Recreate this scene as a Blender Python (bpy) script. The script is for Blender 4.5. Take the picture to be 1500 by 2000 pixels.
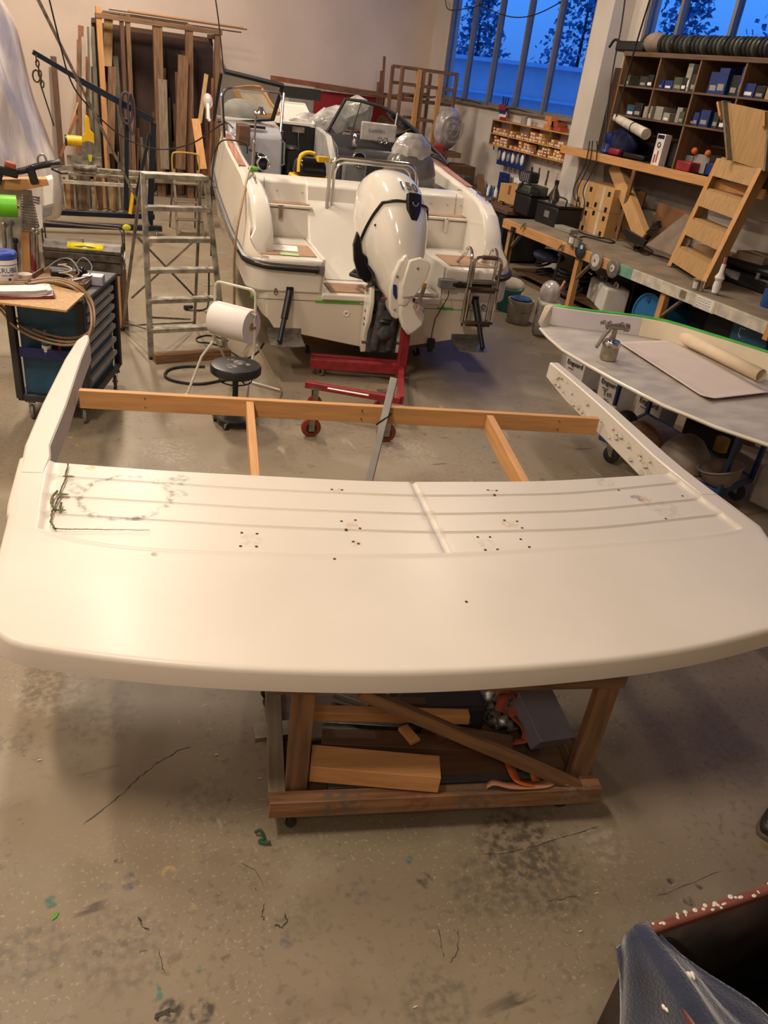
import bpy, bmesh, math, random
from mathutils import Vector, Matrix
random.seed(7)
S = bpy.context.scene
for o in list(bpy.data.objects): bpy.data.objects.remove(o)
COL = S.collection
PI = math.pi
# ---------------------------------------------------------------- camera
RW = Matrix(((0.91436215, 0.10216337, -0.39179652), (-0.38817501, 0.49639993, -0.77647104), (0.11516087, 0.86206134, 0.49354657)))
CAMH = 2.8
cd = bpy.data.cameras.new('camera'); cam = bpy.data.objects.new('camera', cd); COL.objects.link(cam)
cam.matrix_world = Matrix.Translation((0, 0, CAMH)) @ RW.to_4x4()
cd.sensor_fit = 'VERTICAL'; cd.sensor_height = 36.0; cd.lens = 36.0*1500/2000; cd.clip_end = 300
S.camera = cam
# ---------------------------------------------------------------- dusk sky
W = bpy.data.worlds.new('dusk'); S.world = W; W.use_nodes = True
wn = W.node_tree.nodes; wl = W.node_tree.links
bg = wn['Background']; tc = wn.new('ShaderNodeTexCoord'); sep = wn.new('ShaderNodeSeparateXYZ'); rp = wn.new('ShaderNodeValToRGB')
wl.new(tc.outputs['Generated'], sep.inputs[0]); wl.new(sep.outputs['Z'], rp.inputs[0]); wl.new(rp.outputs[0], bg.inputs[0])
rp.color_ramp.elements[0].color = (.06, .20, .62, 1); rp.color_ramp.elements[1].color = (.04, .19, .75, 1); rp.color_ramp.elements[1].position = .6
e = rp.color_ramp.elements.new(.12); e.color = (.08, .34, 1, 1)
bg.inputs[1].default_value = 1.1
# ---------------------------------------------------------------- exposure
S.view_settings.view_transform = 'Standard'; S.view_settings.look = 'None'; S.view_settings.gamma = 1
S.view_settings.use_curve_mapping = False; S.view_settings.exposure = 0.0
# ---------------------------------------------------------------- helpers
def mesh_from(name, v, f, smooth=True, ang=35):
    me = bpy.data.meshes.new(name); me.from_pydata([tuple(p) for p in v], [], f)
    bm = bmesh.new(); bm.from_mesh(me); bmesh.ops.recalc_face_normals(bm, faces=bm.faces); bm.to_mesh(me); bm.free()
    if smooth:
        me.shade_smooth(); me.set_sharp_from_angle(angle=math.radians(ang))
    return me
class M:
    def __init__(s): s.v = []; s.f = []; s.x = Matrix.Identity(4)
    def add(s, v, f):
        b = len(s.v); s.v += [s.x @ Vector(p) for p in v]; s.f += [tuple(i+b for i in q) for q in f]; return s
    def box(s, c, d, rz=0, rx=0, ry=0):
        R = Matrix.Rotation(rz, 4, 'Z') @ Matrix.Rotation(ry, 4, 'Y') @ Matrix.Rotation(rx, 4, 'X')
        v = [Vector(c) + R @ Vector((sx*d[0]/2, sy*d[1]/2, sz*d[2]/2)) for sz in (-1, 1) for sy in (-1, 1) for sx in (-1, 1)]
        return s.add(v, [(0,1,3,2),(4,6,7,5),(0,4,5,1),(2,3,7,6),(0,2,6,4),(1,5,7,3)])
    def bb(s, x0, x1, y0, y1, z0, z1): return s.box(((x0+x1)/2, (y0+y1)/2, (z0+z1)/2), (abs(x1-x0), abs(y1-y0), abs(z1-z0)))
    def beam(s, a, b, w, h, up=(0, 0, 1)):
        a = Vector(a); b = Vector(b); d = (b-a).normalized(); u = Vector(up)
        sd = d.cross(u)
        if sd.length < 1e-4: sd = d.cross(Vector((0, 1, 0)))
        sd.normalize(); u = sd.cross(d)
        v = [p + sd*i*w/2 + u*j*h/2 for p in (a, b) for i, j in ((-1,-1),(1,-1),(1,1),(-1,1))]
        return s.add(v, [(0,3,2,1),(4,5,6,7),(0,1,5,4),(1,2,6,5),(2,3,7,6),(3,0,4,7)])
    def rings(s, R, closed=False, caps=True, wrap=True):
        n = len(R[0]); v = [p for r in R for p in r]; f = []; m = len(R)
        for i in range(m if closed else m-1):
            for j in range(n if wrap else n-1):
                f.append((i*n+j, i*n+(j+1) % n, ((i+1) % m)*n+(j+1) % n, ((i+1) % m)*n+j))
        if caps and not closed and wrap: f += [tuple(range(n))[::-1], tuple(range((m-1)*n, m*n))]
        return s.add(v, f)
    def tube(s, P, r, n=8, closed=False, caps=True):
        P = [Vector(p) for p in P]; R = []; m = len(P); nrm = None
        for i, p in enumerate(P):
            a = P[i-1] if (i or closed) else p; b = P[(i+1) % m] if (i < m-1 or closed) else p
            t = (b-a).normalized()
            if nrm is None:
                nrm = t.orthogonal().normalized()
            nrm = (nrm - t*nrm.dot(t)).normalized(); bn = t.cross(nrm)
            rr = r[i] if isinstance(r, (list, tuple)) else r
            R.append([p + (nrm*math.cos(2*PI*k/n) + bn*math.sin(2*PI*k/n))*rr for k in range(n)])
        return s.rings(R, closed, caps)
    def cyl(s, a, b, r, r2=None, n=20): return s.tube([a, b], [r, r if r2 is None else r2], n)
    def lathe(s, prof, at=(0, 0, 0), n=24, axis='Z', caps=True):
        R = []
        for r, z in prof:
            ring = []
            for k in range(n):
                c, q = r*math.cos(2*PI*k/n), r*math.sin(2*PI*k/n)
                p = {'Z': (c, q, z), 'Y': (c, z, q), 'X': (z, c, q)}[axis]
                ring.append(Vector(at)+Vector(p))
            R.append(ring)
        return s.rings(R, False, caps)
    def prism(s, poly, h, xf=None):
        xf = xf or Matrix.Identity(4); n = len(poly)
        v = [xf @ Vector((x, y, 0)) for x, y in poly] + [xf @ Vector((x, y, h)) for x, y in poly]
        return s.add(v, [tuple(range(n))[::-1], tuple(range(n, 2*n))] + [(i, (i+1) % n, n+(i+1) % n, n+i) for i in range(n)])
    def ball(s, c, r, n=10, m=7):
        R = []
        for i in range(m+1):
            t = PI*i/m; t = min(max(t, .03), PI-.03)
            R.append([Vector((c[0]+r[0]*math.sin(t)*math.cos(2*PI*k/n), c[1]+r[1]*math.sin(t)*math.sin(2*PI*k/n), c[2]+r[2]*math.cos(t))) for k in range(n)]) if isinstance(r, (tuple, list)) else R.append([Vector((c[0]+r*math.sin(t)*math.cos(2*PI*k/n), c[1]+r*math.sin(t)*math.sin(2*PI*k/n), c[2]+r*math.cos(t))) for k in range(n)])
        return s.rings(R)
    def torus(s, c, R, r, n=28, m=8, axis='Z', sx=1, sy=1):
        P = []
        for k in range(n):
            a, b = R*sx*math.cos(2*PI*k/n), R*sy*math.sin(2*PI*k/n)
            P.append(Vector(c) + Vector({'Z': (a, b, 0), 'Y': (a, 0, b), 'X': (0, a, b)}[axis]))
        return s.tube(P, r, m, closed=True)
    def grid(s, fn, nu, nv):
        v = [fn(i/nu, j/nv) for j in range(nv+1) for i in range(nu+1)]
        return s.add(v, [(j*(nu+1)+i, j*(nu+1)+i+1, (j+1)*(nu+1)+i+1, (j+1)*(nu+1)+i) for j in range(nv) for i in range(nu)])
def obj(name, m, mat, parent=None, bev=0, label=None, solid=0, sub=0, smooth=True, ang=35):
    me = mesh_from(name, m.v, m.f, smooth, ang) if isinstance(m, M) else m
    o = bpy.data.objects.new(name, me); COL.objects.link(o)
    if mat: me.materials.append(mat)
    if parent: o.parent = parent
    if label: o['label'] = label
    if solid:
        q = o.modifiers.new('thick', 'SOLIDIFY'); q.thickness = solid; q.offset = 0
    if sub:
        q = o.modifiers.new('sub', 'SUBSURF'); q.levels = sub; q.render_levels = sub
    if bev:
        q = o.modifiers.new('bevel', 'BEVEL'); q.width = bev; q.segments = 2; q.limit_method = 'ANGLE'; q.angle_limit = math.radians(40)
    return o
def thing(name, label, cat, loc=(0, 0, 0), rz=0, group=None, rx=0, ry=0):
    o = bpy.data.objects.new(name, None); COL.objects.link(o); o.empty_display_size = .1
    o.location = loc; o.rotation_euler = (rx, ry, rz); o['label'] = label; o['category'] = cat
    if group: o['group'] = group
    return o
def one(name, m, mat, label, cat, loc=(0, 0, 0), rz=0, group=None, bev=0, **k):
    o = obj(name, m, mat, bev=bev, **k); o.location = loc; o.rotation_euler = (k.get('rx', 0), 0, rz) if False else (0, 0, rz)
    o['label'] = label; o['category'] = cat
    if group: o['group'] = group
    return o
def struct(name, m, mat, parent=None, **k):
    o = obj(name, m, mat, parent, **k)
    if not parent: o['kind'] = 'structure'
    return o
ONES = ['', 'first', 'second', 'third', 'fourth', 'fifth', 'sixth', 'seventh', 'eighth', 'ninth', 'tenth', 'eleventh', 'twelfth', 'thirteenth', 'fourteenth', 'fifteenth', 'sixteenth', 'seventeenth', 'eighteenth', 'nineteenth']
TENS = {2: 'twent', 3: 'thirt', 4: 'fort', 5: 'fift', 6: 'sixt', 7: 'sevent', 8: 'eight', 9: 'ninet'}
def ordn(n):
    if n < 20: return ONES[n]
    t, u = divmod(n, 10); return TENS[t]+('ieth' if u == 0 else 'y-'+ONES[u])
def dup(root, loc=None, rz=None, label=None, group=None, rot=None):
    r = root.copy(); COL.objects.link(r)
    if loc is not None: r.location = loc
    if rz is not None: r.rotation_euler = (0, 0, rz)
    if rot is not None: r.rotation_euler = rot
    if label: r['label'] = label
    if group: r['group'] = group
    for ch in list(root.children):
        c = ch.copy(); COL.objects.link(c); c.parent = r
        for g in list(ch.children):
            d = g.copy(); COL.objects.link(d); d.parent = c
    return r
def pdup(o, loc=None, rot=None, parent=None):
    c = o.copy(); COL.objects.link(c)
    if parent: c.parent = parent
    if loc is not None: c.location = loc
    if rot is not None: c.rotation_euler = rot
    return c
def text(name, body, size, mat, parent, mtx, ex=.0006, bold=0, align='CENTER'):
    cu = bpy.data.curves.new(name, 'FONT'); cu.body = body; cu.size = size; cu.extrude = ex; cu.offset = bold
    cu.align_x = align; cu.align_y = 'CENTER'; cu.resolution_u = 3
    t = bpy.data.objects.new(name, cu); COL.objects.link(t)
    dg = bpy.context.evaluated_depsgraph_get(); me = bpy.data.meshes.new_from_object(t.evaluated_get(dg))
    bpy.data.objects.remove(t); me.materials.clear(); me.materials.append(mat)
    me.transform(mtx)
    o = bpy.data.objects.new(name, me); COL.objects.link(o); o.parent = parent
    return o
# a pixel of the photograph turned into a point of the hall on a plane at its real height or depth
def ray(px, py): return RW @ Vector((px-750, -(py-1000), -1500))
def onz(px, py, z): r = ray(px, py); t = (z-CAMH)/r.z; return Vector((r.x*t, r.y*t, z))
def onx(px, py, x): r = ray(px, py); t = x/r.x; return Vector((x, r.y*t, CAMH+r.z*t))
def ony(px, py, y): r = ray(px, py); t = y/r.y; return Vector((r.x*t, y, CAMH+r.z*t))
class Frame:
    def __init__(s, o, deg):
        s.m = Matrix.Translation(o) @ Matrix.Rotation(math.radians(deg), 4, 'Z'); s.i = s.m.inverted()
    def on(s, px, py, ax, val):
        c = s.i @ Vector((0, 0, CAMH)); d = s.i.to_3x3() @ ray(px, py); t = (val-c[ax])/d[ax]; return c+d*t
    def w(s, p): return s.m @ Vector(p)
# ---------------------------------------------------------------- materials
MATS = {}
def mat(name, col, rough=.55, metal=0, amt=.12, scale=6, bump=0, bscale=40, coat=0, trans=0, stretch=(1, 1, 1), col2=None, spec=.5, emit=0, sheen=0, ior=1.45, alpha=1, lo=.35, hi=.65, detail=4, coords='Object'):
    m = bpy.data.materials.new(name); m.use_nodes = True; N = m.node_tree.nodes; L = m.node_tree.links; b = N['Principled BSDF']
    b.inputs['Roughness'].default_value = rough; b.inputs['Metallic'].default_value = metal; b.inputs['Coat Weight'].default_value = coat
    b.inputs['Coat Roughness'].default_value = .06
    b.inputs['Transmission Weight'].default_value = trans; b.inputs['IOR'].default_value = ior; b.inputs['Alpha'].default_value = alpha
    b.inputs['Specular IOR Level'].default_value = spec
    if emit: b.inputs['Emission Color'].default_value = (*col, 1); b.inputs['Emission Strength'].default_value = emit
    tc = N.new('ShaderNodeTexCoord'); mp = N.new('ShaderNodeMapping'); mp.inputs['Scale'].default_value = stretch
    L.new(tc.outputs[coords], mp.inputs[0])
    if amt or col2:
        nz = N.new('ShaderNodeTexNoise'); nz.inputs['Scale'].default_value = scale; nz.inputs['Detail'].default_value = detail
        L.new(mp.outputs[0], nz.inputs[0]); cr = N.new('ShaderNodeValToRGB'); L.new(nz.outputs[0], cr.inputs[0])
        c2 = col2 or tuple(c*(1-amt*1.6) for c in col); c1 = col if col2 else tuple(min(1, c*(1+amt)) for c in col)
        cr.color_ramp.elements[0].position = lo; cr.color_ramp.elements[1].position = hi
        cr.color_ramp.elements[0].color = (*c2, 1); cr.color_ramp.elements[1].color = (*c1, 1)
        L.new(cr.outputs[0], b.inputs['Base Color'])
    else: b.inputs['Base Color'].default_value = (*col, 1)
    if bump:
        n2 = N.new('ShaderNodeTexNoise'); n2.inputs['Scale'].default_value = bscale; L.new(mp.outputs[0], n2.inputs[0])
        bp = N.new('ShaderNodeBump'); bp.inputs['Strength'].default_value = bump; bp.inputs['Distance'].default_value = .01
        L.new(n2.outputs[0], bp.inputs['Height']); L.new(bp.outputs[0], b.inputs['Normal'])
    MATS[name] = m; return m
def add_stains(m, stains, coords='Object'):
    """stains with a shape of their own: (x, y, radius, colour, strength[, inner radius]) in object space"""
    N = m.node_tree.nodes; L = m.node_tree.links; b = N['Principled BSDF']
    inp = b.inputs['Base Color']; src = inp.links[0].from_socket if inp.links else None
    tc = N.new('ShaderNodeTexCoord')
    nz = N.new('ShaderNodeTexNoise'); nz.inputs['Scale'].default_value = 28; nz.inputs['Detail'].default_value = 6; L.new(tc.outputs[coords], nz.inputs[0])
    for st in stains:
        x, y, r, c, k = st[:5]; inner = st[5] if len(st) > 5 else 0
        sb = N.new('ShaderNodeVectorMath'); sb.operation = 'SUBTRACT'; sb.inputs[1].default_value = (x, y, 0); L.new(tc.outputs[coords], sb.inputs[0])
        ml = N.new('ShaderNodeVectorMath'); ml.operation = 'MULTIPLY'; ml.inputs[1].default_value = (1, 1, 0); L.new(sb.outputs[0], ml.inputs[0])
        ln = N.new('ShaderNodeVectorMath'); ln.operation = 'LENGTH'; L.new(ml.outputs[0], ln.inputs[0])
        mr = N.new('ShaderNodeMapRange'); mr.inputs[1].default_value = r; mr.inputs[2].default_value = r*.7 if not inner else r-.02; mr.inputs[3].default_value = 0; mr.inputs[4].default_value = 1
        L.new(ln.outputs['Value'], mr.inputs[0]); f = mr.outputs[0]
        if inner:
            m2 = N.new('ShaderNodeMapRange'); m2.inputs[1].default_value = inner-.02; m2.inputs[2].default_value = inner; L.new(ln.outputs['Value'], m2.inputs[0])
            mm = N.new('ShaderNodeMath'); mm.operation = 'MULTIPLY'; L.new(f, mm.inputs[0]); L.new(m2.outputs[0], mm.inputs[1]); f = mm.outputs[0]
        m3 = N.new('ShaderNodeMapRange'); m3.inputs[1].default_value = .42; m3.inputs[2].default_value = .62; m3.inputs[4].default_value = k; L.new(nz.outputs[0], m3.inputs[0])
        mm = N.new('ShaderNodeMath'); mm.operation = 'MULTIPLY'; L.new(f, mm.inputs[0]); L.new(m3.outputs[0], mm.inputs[1])
        mx = N.new('ShaderNodeMix'); mx.data_type = 'RGBA'; mx.inputs['B'].default_value = (*c, 1); L.new(mm.outputs[0], mx.inputs['Factor'])
        if src: L.new(src, mx.inputs['A'])
        else: mx.inputs['A'].default_value = inp.default_value
        src = mx.outputs['Result']
    L.new(src, inp)
def wood(name, c, ax=0, dark=.55, rough=.6, k=1, dirt=None):
    st = [14, 14, 14]; st[ax] = 1.2
    return mat(name, c, rough, stretch=tuple(st), scale=2.2*k, col2=tuple(v*dark for v in c), lo=.3, hi=.62, detail=6, bump=.08, bscale=9)
PINE = (.58, .30, .115); OLDW = (.22, .118, .058); DARKW = (.13, .065, .035)
pine = [wood('pine_x', PINE, 0, .78), wood('pine_y', PINE, 1, .78), wood('pine_z', PINE, 2, .78)]
oldw = [wood('old_wood_x', OLDW, 0, .45), wood('old_wood_y', OLDW, 1, .45), wood('old_wood_z', OLDW, 2, .45)]
darkw = [wood('dark_wood_x', DARKW, 0, .6), wood('dark_wood_y', DARKW, 1, .6), wood('dark_wood_z', DARKW, 2, .6)]
greyw = [wood('grey_wood_x', (.23, .18, .12), 0, .6), wood('grey_wood_y', (.23, .18, .12), 1, .6), wood('grey_wood_z', (.23, .18, .12), 2, .6)]
ply = wood('plywood', (.46, .28, .12), 2, .75)
gel = mat('gelcoat', (.70, .655, .57), .28, amt=.02, scale=2, coat=.35)
gelw = mat('boat_gelcoat', (.70, .665, .595), .2, amt=.015, scale=2, coat=.35)
hullm = mat('hull_gelcoat', (.66, .60, .50), .3, amt=.02, scale=2, coat=.3)
chrome = mat('polished_steel', (.62, .60, .57), .12, 1, 0)
steel = mat('dull_steel', (.36, .34, .31), .4, 1, .2, 12)
alu = mat('worn_aluminium', (.36, .33, .27), .55, .5, .3, 10, .1, 60)
black = mat('black_plastic', (.012, .012, .014), .4, 0, 0)
blackg = mat('black_gloss', (.008, .008, .01), .12, 0, 0)
rubber = mat('black_rubber', (.02, .019, .018), .75, 0, .2, 20)
grey = mat('grey_plastic', (.18, .18, .18), .5, 0, .1)
red = mat('red_paint', (.26, .022, .028), .4, 0, .15, 12)
bluep = mat('blue_steel_paint', (.018, .075, .14), .38, 0, .15, 8)
navy = mat('navy_paint', (.014, .025, .06), .4, 0, .15, 8)
whitep = mat('white_plastic', (.72, .70, .66), .45, 0, .04)
offw = mat('aged_white_paint', (.55, .51, .43), .6, 0, .15, 9)
paper = mat('paper', (.76, .72, .70), .8, 0, .02)
card = mat('cardboard', (.50, .29, .12), .8, 0, .06, 5)
teak = wood('teak_pad', (.36, .21, .13), 0, .8)
green = mat('green_tape', (.10, .36, .03), .5, 0, .05)
cable = mat('cable_rubber', (.015, .014, .014), .5, 0, 0)
ink = mat('ink', (.02, .02, .025), .6, 0, 0)
yellow = mat('yellow_plastic', (.75, .45, .01), .4, 0, .05)
orange = mat('orange_strap', (.62, .14, .03), .7, 0, .2, 14)
# ---------------------------------------------------------------- the lamps of the hall and the shell
WX = 9.2; RY = 19.0; LX = -5.5; FY = -6.0; CH = 7.2
def tubelamp(x, y, p, rz=PI/2, size=(1.6, .35)):
    ld = bpy.data.lights.new('lamp_light', 'AREA'); ld.shape = 'RECTANGLE'; ld.size, ld.size_y = size; ld.energy = p; ld.color = (1, .835, .66)
    t = thing('ceiling_lamp', 'ceiling lamp with a wide glowing diffuser, number out of view', 'lamp', (x, y, 6.6), rz)
    t['label'] = {9.6: 'ceiling lamp high above the left side of the motorboat', 9.8: 'ceiling lamp high above the right side of the motorboat', 2.2: 'ceiling lamp nearest the camera, left of the deck', -2.5: 'ceiling lamp behind the camera', 14.8: 'ceiling lamp in front of the timber rack', 6.0: 'ceiling lamp above the wrapped hull at the far left'}[y]
    lo = bpy.data.objects.new('lamp_light', ld); COL.objects.link(lo); lo.parent = t; lo.location = (0, 0, -.09)
    m = M(); m.box((0, 0, 0), (1.7, .42, .12)); obj('housing', m, whitep, t)
    m = M(); m.box((0, 0, -.07), (1.6, .35, .01)); obj('diffuser', m, lampglow, t).visible_shadow = True
    for s in (-.6, .6): m = M(); m.cyl((s, 0, .06), (s, 0, .6), .01, n=6); obj('hanger', m, steel, t)
lampglow = mat('lamp_diffuser', (1, .84, .62), .5, 0, 0, emit=6)
for i, (x, y, p) in enumerate(((.6, 9.6, 320), (6.0, 9.8, 165), (-1.4, 2.2, 300), (-1.8, -2.5, 100), (1.6, 14.8, 430), (-2.8, 6.0, 230))):
    tubelamp(x, y, p)
wallm = mat('painted_wall', (.66, .545, .46), .85, 0, .04, 1.2, .05, 30)
wallw = mat('painted_window_wall', (.60, .55, .50), .85, 0, .05, 1.5, .05, 30)
floorm = mat('concrete_floor', (.255, .207, .143), .5, 0, scale=.9, col2=(.19, .152, .104), bump=.10, bscale=14, detail=9, lo=.3, hi=.7)
def floor_marks():
    m = floorm; N = m.node_tree.nodes; L = m.node_tree.links; b = N['Principled BSDF']; src = b.inputs['Base Color'].links[0].from_socket
    tc = N.new('ShaderNodeTexCoord')
    def layer(scale, lo, hi, col, k, stretch=(1, 1, 1), typ='noise', det=6, off=0, gate=None):
        nonlocal src
        mp = N.new('ShaderNodeMapping'); mp.inputs['Scale'].default_value = stretch; mp.inputs['Location'].default_value = (off, off*.7, 0); L.new(tc.outputs['Object'], mp.inputs[0])
        if typ == 'noise':
            t = N.new('ShaderNodeTexNoise'); t.inputs['Detail'].default_value = det; t.inputs['Scale'].default_value = scale; L.new(mp.outputs[0], t.inputs[0]); o = t.outputs[0]
        else:
            w = N.new('ShaderNodeTexNoise'); w.inputs['Scale'].default_value = scale*2.2; L.new(mp.outputs[0], w.inputs[0])
            a = N.new('ShaderNodeVectorMath'); a.operation = 'MULTIPLY_ADD'; a.inputs[1].default_value = (.13, .13, 0); L.new(w.outputs['Color'], a.inputs[0]); L.new(mp.outputs[0], a.inputs[2])
            t = N.new('ShaderNodeTexVoronoi'); t.inputs['Scale'].default_value = scale; t.inputs['Randomness'].default_value = 1; L.new(a.outputs[0], t.inputs[0]); o = t.outputs['Distance']
        mr = N.new('ShaderNodeMapRange'); mr.inputs[1].default_value = lo; mr.inputs[2].default_value = hi; mr.inputs[4].default_value = k; L.new(o, mr.inputs[0]); f = mr.outputs[0]
        g = N.new('ShaderNodeTexNoise'); g.inputs['Scale'].default_value = 1.1; g.inputs['Detail'].default_value = 3
        mg = N.new('ShaderNodeMapping'); mg.inputs['Location'].default_value = (off*3+2, off, 4); L.new(tc.outputs['Object'], mg.inputs[0]); L.new(mg.outputs[0], g.inputs[0])
        r2 = N.new('ShaderNodeMapRange'); gl = gate or .5; r2.inputs[1].default_value = gl; r2.inputs[2].default_value = gl+.06; L.new(g.outputs[0], r2.inputs[0])
        mm = N.new('ShaderNodeMath'); mm.operation = 'MULTIPLY'; L.new(f, mm.inputs[0]); L.new(r2.outputs[0], mm.inputs[1])
        mx = N.new('ShaderNodeMix'); mx.data_type = 'RGBA'; mx.inputs['B'].default_value = (*col, 1); L.new(mm.outputs[0], mx.inputs['Factor']); L.new(src, mx.inputs['A']); src = mx.outputs['Result']
    layer(.7, .5, .7, (.20, .145, .085), .45, off=5, gate=.3)
    layer(3.2, .56, .66, (.15, .115, .075), .45, off=9, gate=.47)
    layer(11, .62, .68, (.08, .065, .05), .6, off=2, gate=.52)
    layer(26, .56, .64, (.13, .105, .075), .5, off=52, gate=.42)
    layer(60, .60, .66, (.42, .37, .28), .45, off=57, gate=.53)
    layer(1.6, .52, .62, (.30, .26, .19), .5, off=61, gate=.45)
    layer(9, .085, .05, (.06, .05, .045), .75, typ='v', off=3, gate=.50)
    layer(6, .10, .06, (.10, .10, .125), .6, typ='v', off=11, gate=.55)
    layer(7.3, .09, .06, (.03, .16, .12), .8, typ='v', off=17, gate=.53)
    layer(5.1, .10, .05, (.40, .29, .13), .6, typ='v', off=23, gate=.56)
    layer(13, .07, .04, (.45, .40, .32), .6, typ='v', off=31, gate=.56)
    layer(2.5, .66, .69, (.045, .035, .03), .7, stretch=(.35, 2.2, 1), off=37, det=9, gate=.5)
    layer(2.5, .68, .71, (.42, .38, .3), .5, stretch=(2.2, .5, 1), off=41, det=9, gate=.42)
    L.new(src, b.inputs['Base Color'])
    n = N.new('ShaderNodeTexNoise'); n.inputs['Scale'].default_value = 1.6; n.inputs['Detail'].default_value = 6; L.new(tc.outputs['Object'], n.inputs[0])
    r = N.new('ShaderNodeMapRange'); r.inputs[3].default_value = .34; r.inputs[4].default_value = .62; L.new(n.outputs[0], r.inputs[0]); L.new(r.outputs[0], b.inputs['Roughness'])
floor_marks()
GY, DK, PU, TL, YL, WH_ = (.10, .085, .065), (.035, .03, .027), (.10, .095, .12), (.02, .13, .10), (.42, .30, .12), (.40, .36, .30)
add_stains(floorm, [(*onz(px, py, 0)[:2], r, c, k) for px, py, r, c, k in ((1010, 1650, .20, DK, .75), (940, 1730, .16, GY, .6), (1060, 1720, .22, GY, .7), (1180, 1650, .12, WH_, .4), (830, 1720, .04, DK, .9), (850, 1960, .14, GY, .6), (330, 1705, .035, YL, .9), (378, 1775, .02, YL, .9), (252, 1722, .045, PU, .9), (205, 1735, .03, PU, .9), (100, 1762, .03, TL, .8), (232, 1683, .022, DK, 1), (395, 1990-15, .05, DK, .9), (335, 1975, .05, DK, .9), (560, 1840, .03, PU, .8), (700, 1745, .06, PU, .7), (800, 1680, .022, TL, 1), (512, 1735, .014, TL, 1), (388, 1893, .016, TL, 1), (140, 1828, .014, TL, 1), (60, 1860, .14, GY, .6), (240, 1850, .20, GY, .5), (100, 1350, .2, WH_, .45), (200, 1400, .2, GY, .5), (40, 1605, .02, DK, 1), (600, 1790, .10, GY, .35), (1345, 1760, .03, DK, .9), (1365, 1730, .02, DK, .9), (1310, 1720, .02, DK, .9), (1440, 1490, .25, PU, .35), (400, 1560, .15, GY, .4), (330, 880, .25, WH_, .4), (800, 880, .3, WH_, .35), (30, 1450, .1, GY, .6))])
m = M(); m.bb(LX, WX+.4, FY, RY+.3, -.2, 0); flo = struct('floor', m, floorm)
crackm = mat('dark_scuff', (.05, .042, .034), .8)
random.seed(77)
for P_, w_ in ((((160, 1612), (205, 1580), (245, 1545), (270, 1520), (300, 1495), (340, 1470), (380, 1455)), .0028), (((940, 1668), (1000, 1665), (1070, 1645), (1120, 1630), (1180, 1610)), .0022), (((1065, 1760), (1100, 1755), (1135, 1749)), .0022), (((270, 1790), (280, 1810), (292, 1818)), .004), (((515, 1765), (513, 1790), (518, 1800)), .003), (((555, 1780), (560, 1800), (550, 1812), (536, 1808)), .004), (((855, 1810), (862, 1850), (870, 1875)), .002), (((895, 1815), (893, 1860), (875, 1885)), .002), (((305, 1996), (330, 1975), (362, 1962)), .009), (((310, 1855), (316, 1885), (325, 1905)), .0018), (((470, 1640+45), (500, 1700), (520, 1740)), .0014), (((1410, 1000+700), (1300, 1745), (1280, 1750)), .0018)):
    P_ = [onz(*q, .0008) for q in P_]; R_ = []
    Q_ = []
    for a_, b_ in zip(P_[:-1], P_[1:]):
        for k in range(6): Q_.append(a_.lerp(b_, k/6)+Vector((random.uniform(-w_, w_)*1.6, random.uniform(-w_, w_)*1.6, 0)))
    for i, q in enumerate(Q_): t_ = (Q_[min(i+1, len(Q_)-1)]-Q_[max(0, i-1)]); nn_ = Vector((-t_.y, t_.x, 0)).normalized()*w_*random.uniform(.3, 1.2)*(1 if 0 < i < len(Q_)-1 else .1); R_.append([q-nn_, q+nn_])
    m = M(); m.rings(R_, wrap=False); obj('scuff_mark', m, crackm, flo)

m = M(); m.bb(LX, WX+.4, FY, RY+.3, CH, CH+.2); struct('ceiling', m, mat('ceiling_paint', (.5, .45, .4), .9, 0, .03))
m = M(); m.bb(LX-.3, LX, FY, RY+.3, 0, CH); struct('wall_left', m, wallm)
m = M(); m.bb(LX, WX+.4, FY-.3, FY, 0, CH); struct('wall_front', m, wallm)
m = M(); m.bb(LX, WX+.4, RY, RY+.3, 0, CH); struct('wall_rear', m, wallm)
SILL = 2.45; WT = 6.4; WD = .22
wins = [(12.55, 18.15), (2.6, 11.5)]
m = M(); m.bb(WX, WX+WD, FY, RY, 0, SILL); m.bb(WX, WX+WD, FY, RY, WT, CH); m.bb(WX, WX+WD, 18.15, RY, SILL, WT); m.bb(WX, WX+WD, 11.5, 12.55, SILL, WT); m.bb(WX, WX+WD, FY, 2.6, SILL, WT)
struct('wall_right', m, wallw)
m = M(); m.bb(8.8, WX, 11.86, 12.32, 0, CH); struct('trim_1', m, wallw, bev=.01)['label'] = 'white pillar between the windows'
alf = mat('window_frame_grey', (.20, .195, .19), .45, .3, .05)
glass = mat('window_glass', (.75, .85, 1), .05, 0, 0, trans=1, ior=1.02)
for n, (y0, y1) in enumerate(wins):
    m = M(); fr = M()
    for z in (SILL+.03, WT-.03): fr.bb(WX+.05, WX+.12, y0, y1, z-.03, z+.03)
    fo = struct(f'window_{n+1}', fr, alf)
    k = 0; ys = [y1]
    y = 15.83 if n == 0 else 9.95
    if n == 0: ys = [y1, 17.13, 16.05, 14.96, 13.93, 12.86, y0]
    else: ys = [y1, 10.77, 9.69, 8.61, 7.53, 6.45, 5.37, 4.29, 3.21, y0]
    for i, yy in enumerate(ys):
        q = M(); q.bb(WX-.0, WX+.12, yy-.03, yy+.03, SILL, WT); obj('mullion', q, alf, fo)
    for a, bq in zip(ys[:-1], ys[1:]):
        q = M(); q.bb(WX+.075, WX+.082, bq+.03, a-.03, SILL+.06, WT-.06); obj('pane', q, glass, fo)
    q = M(); q.bb(WX-.1, WX+.1, y0-.02, y1+.02, SILL-.035, SILL); obj('window_sill', q, greyw[1], fo)
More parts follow.
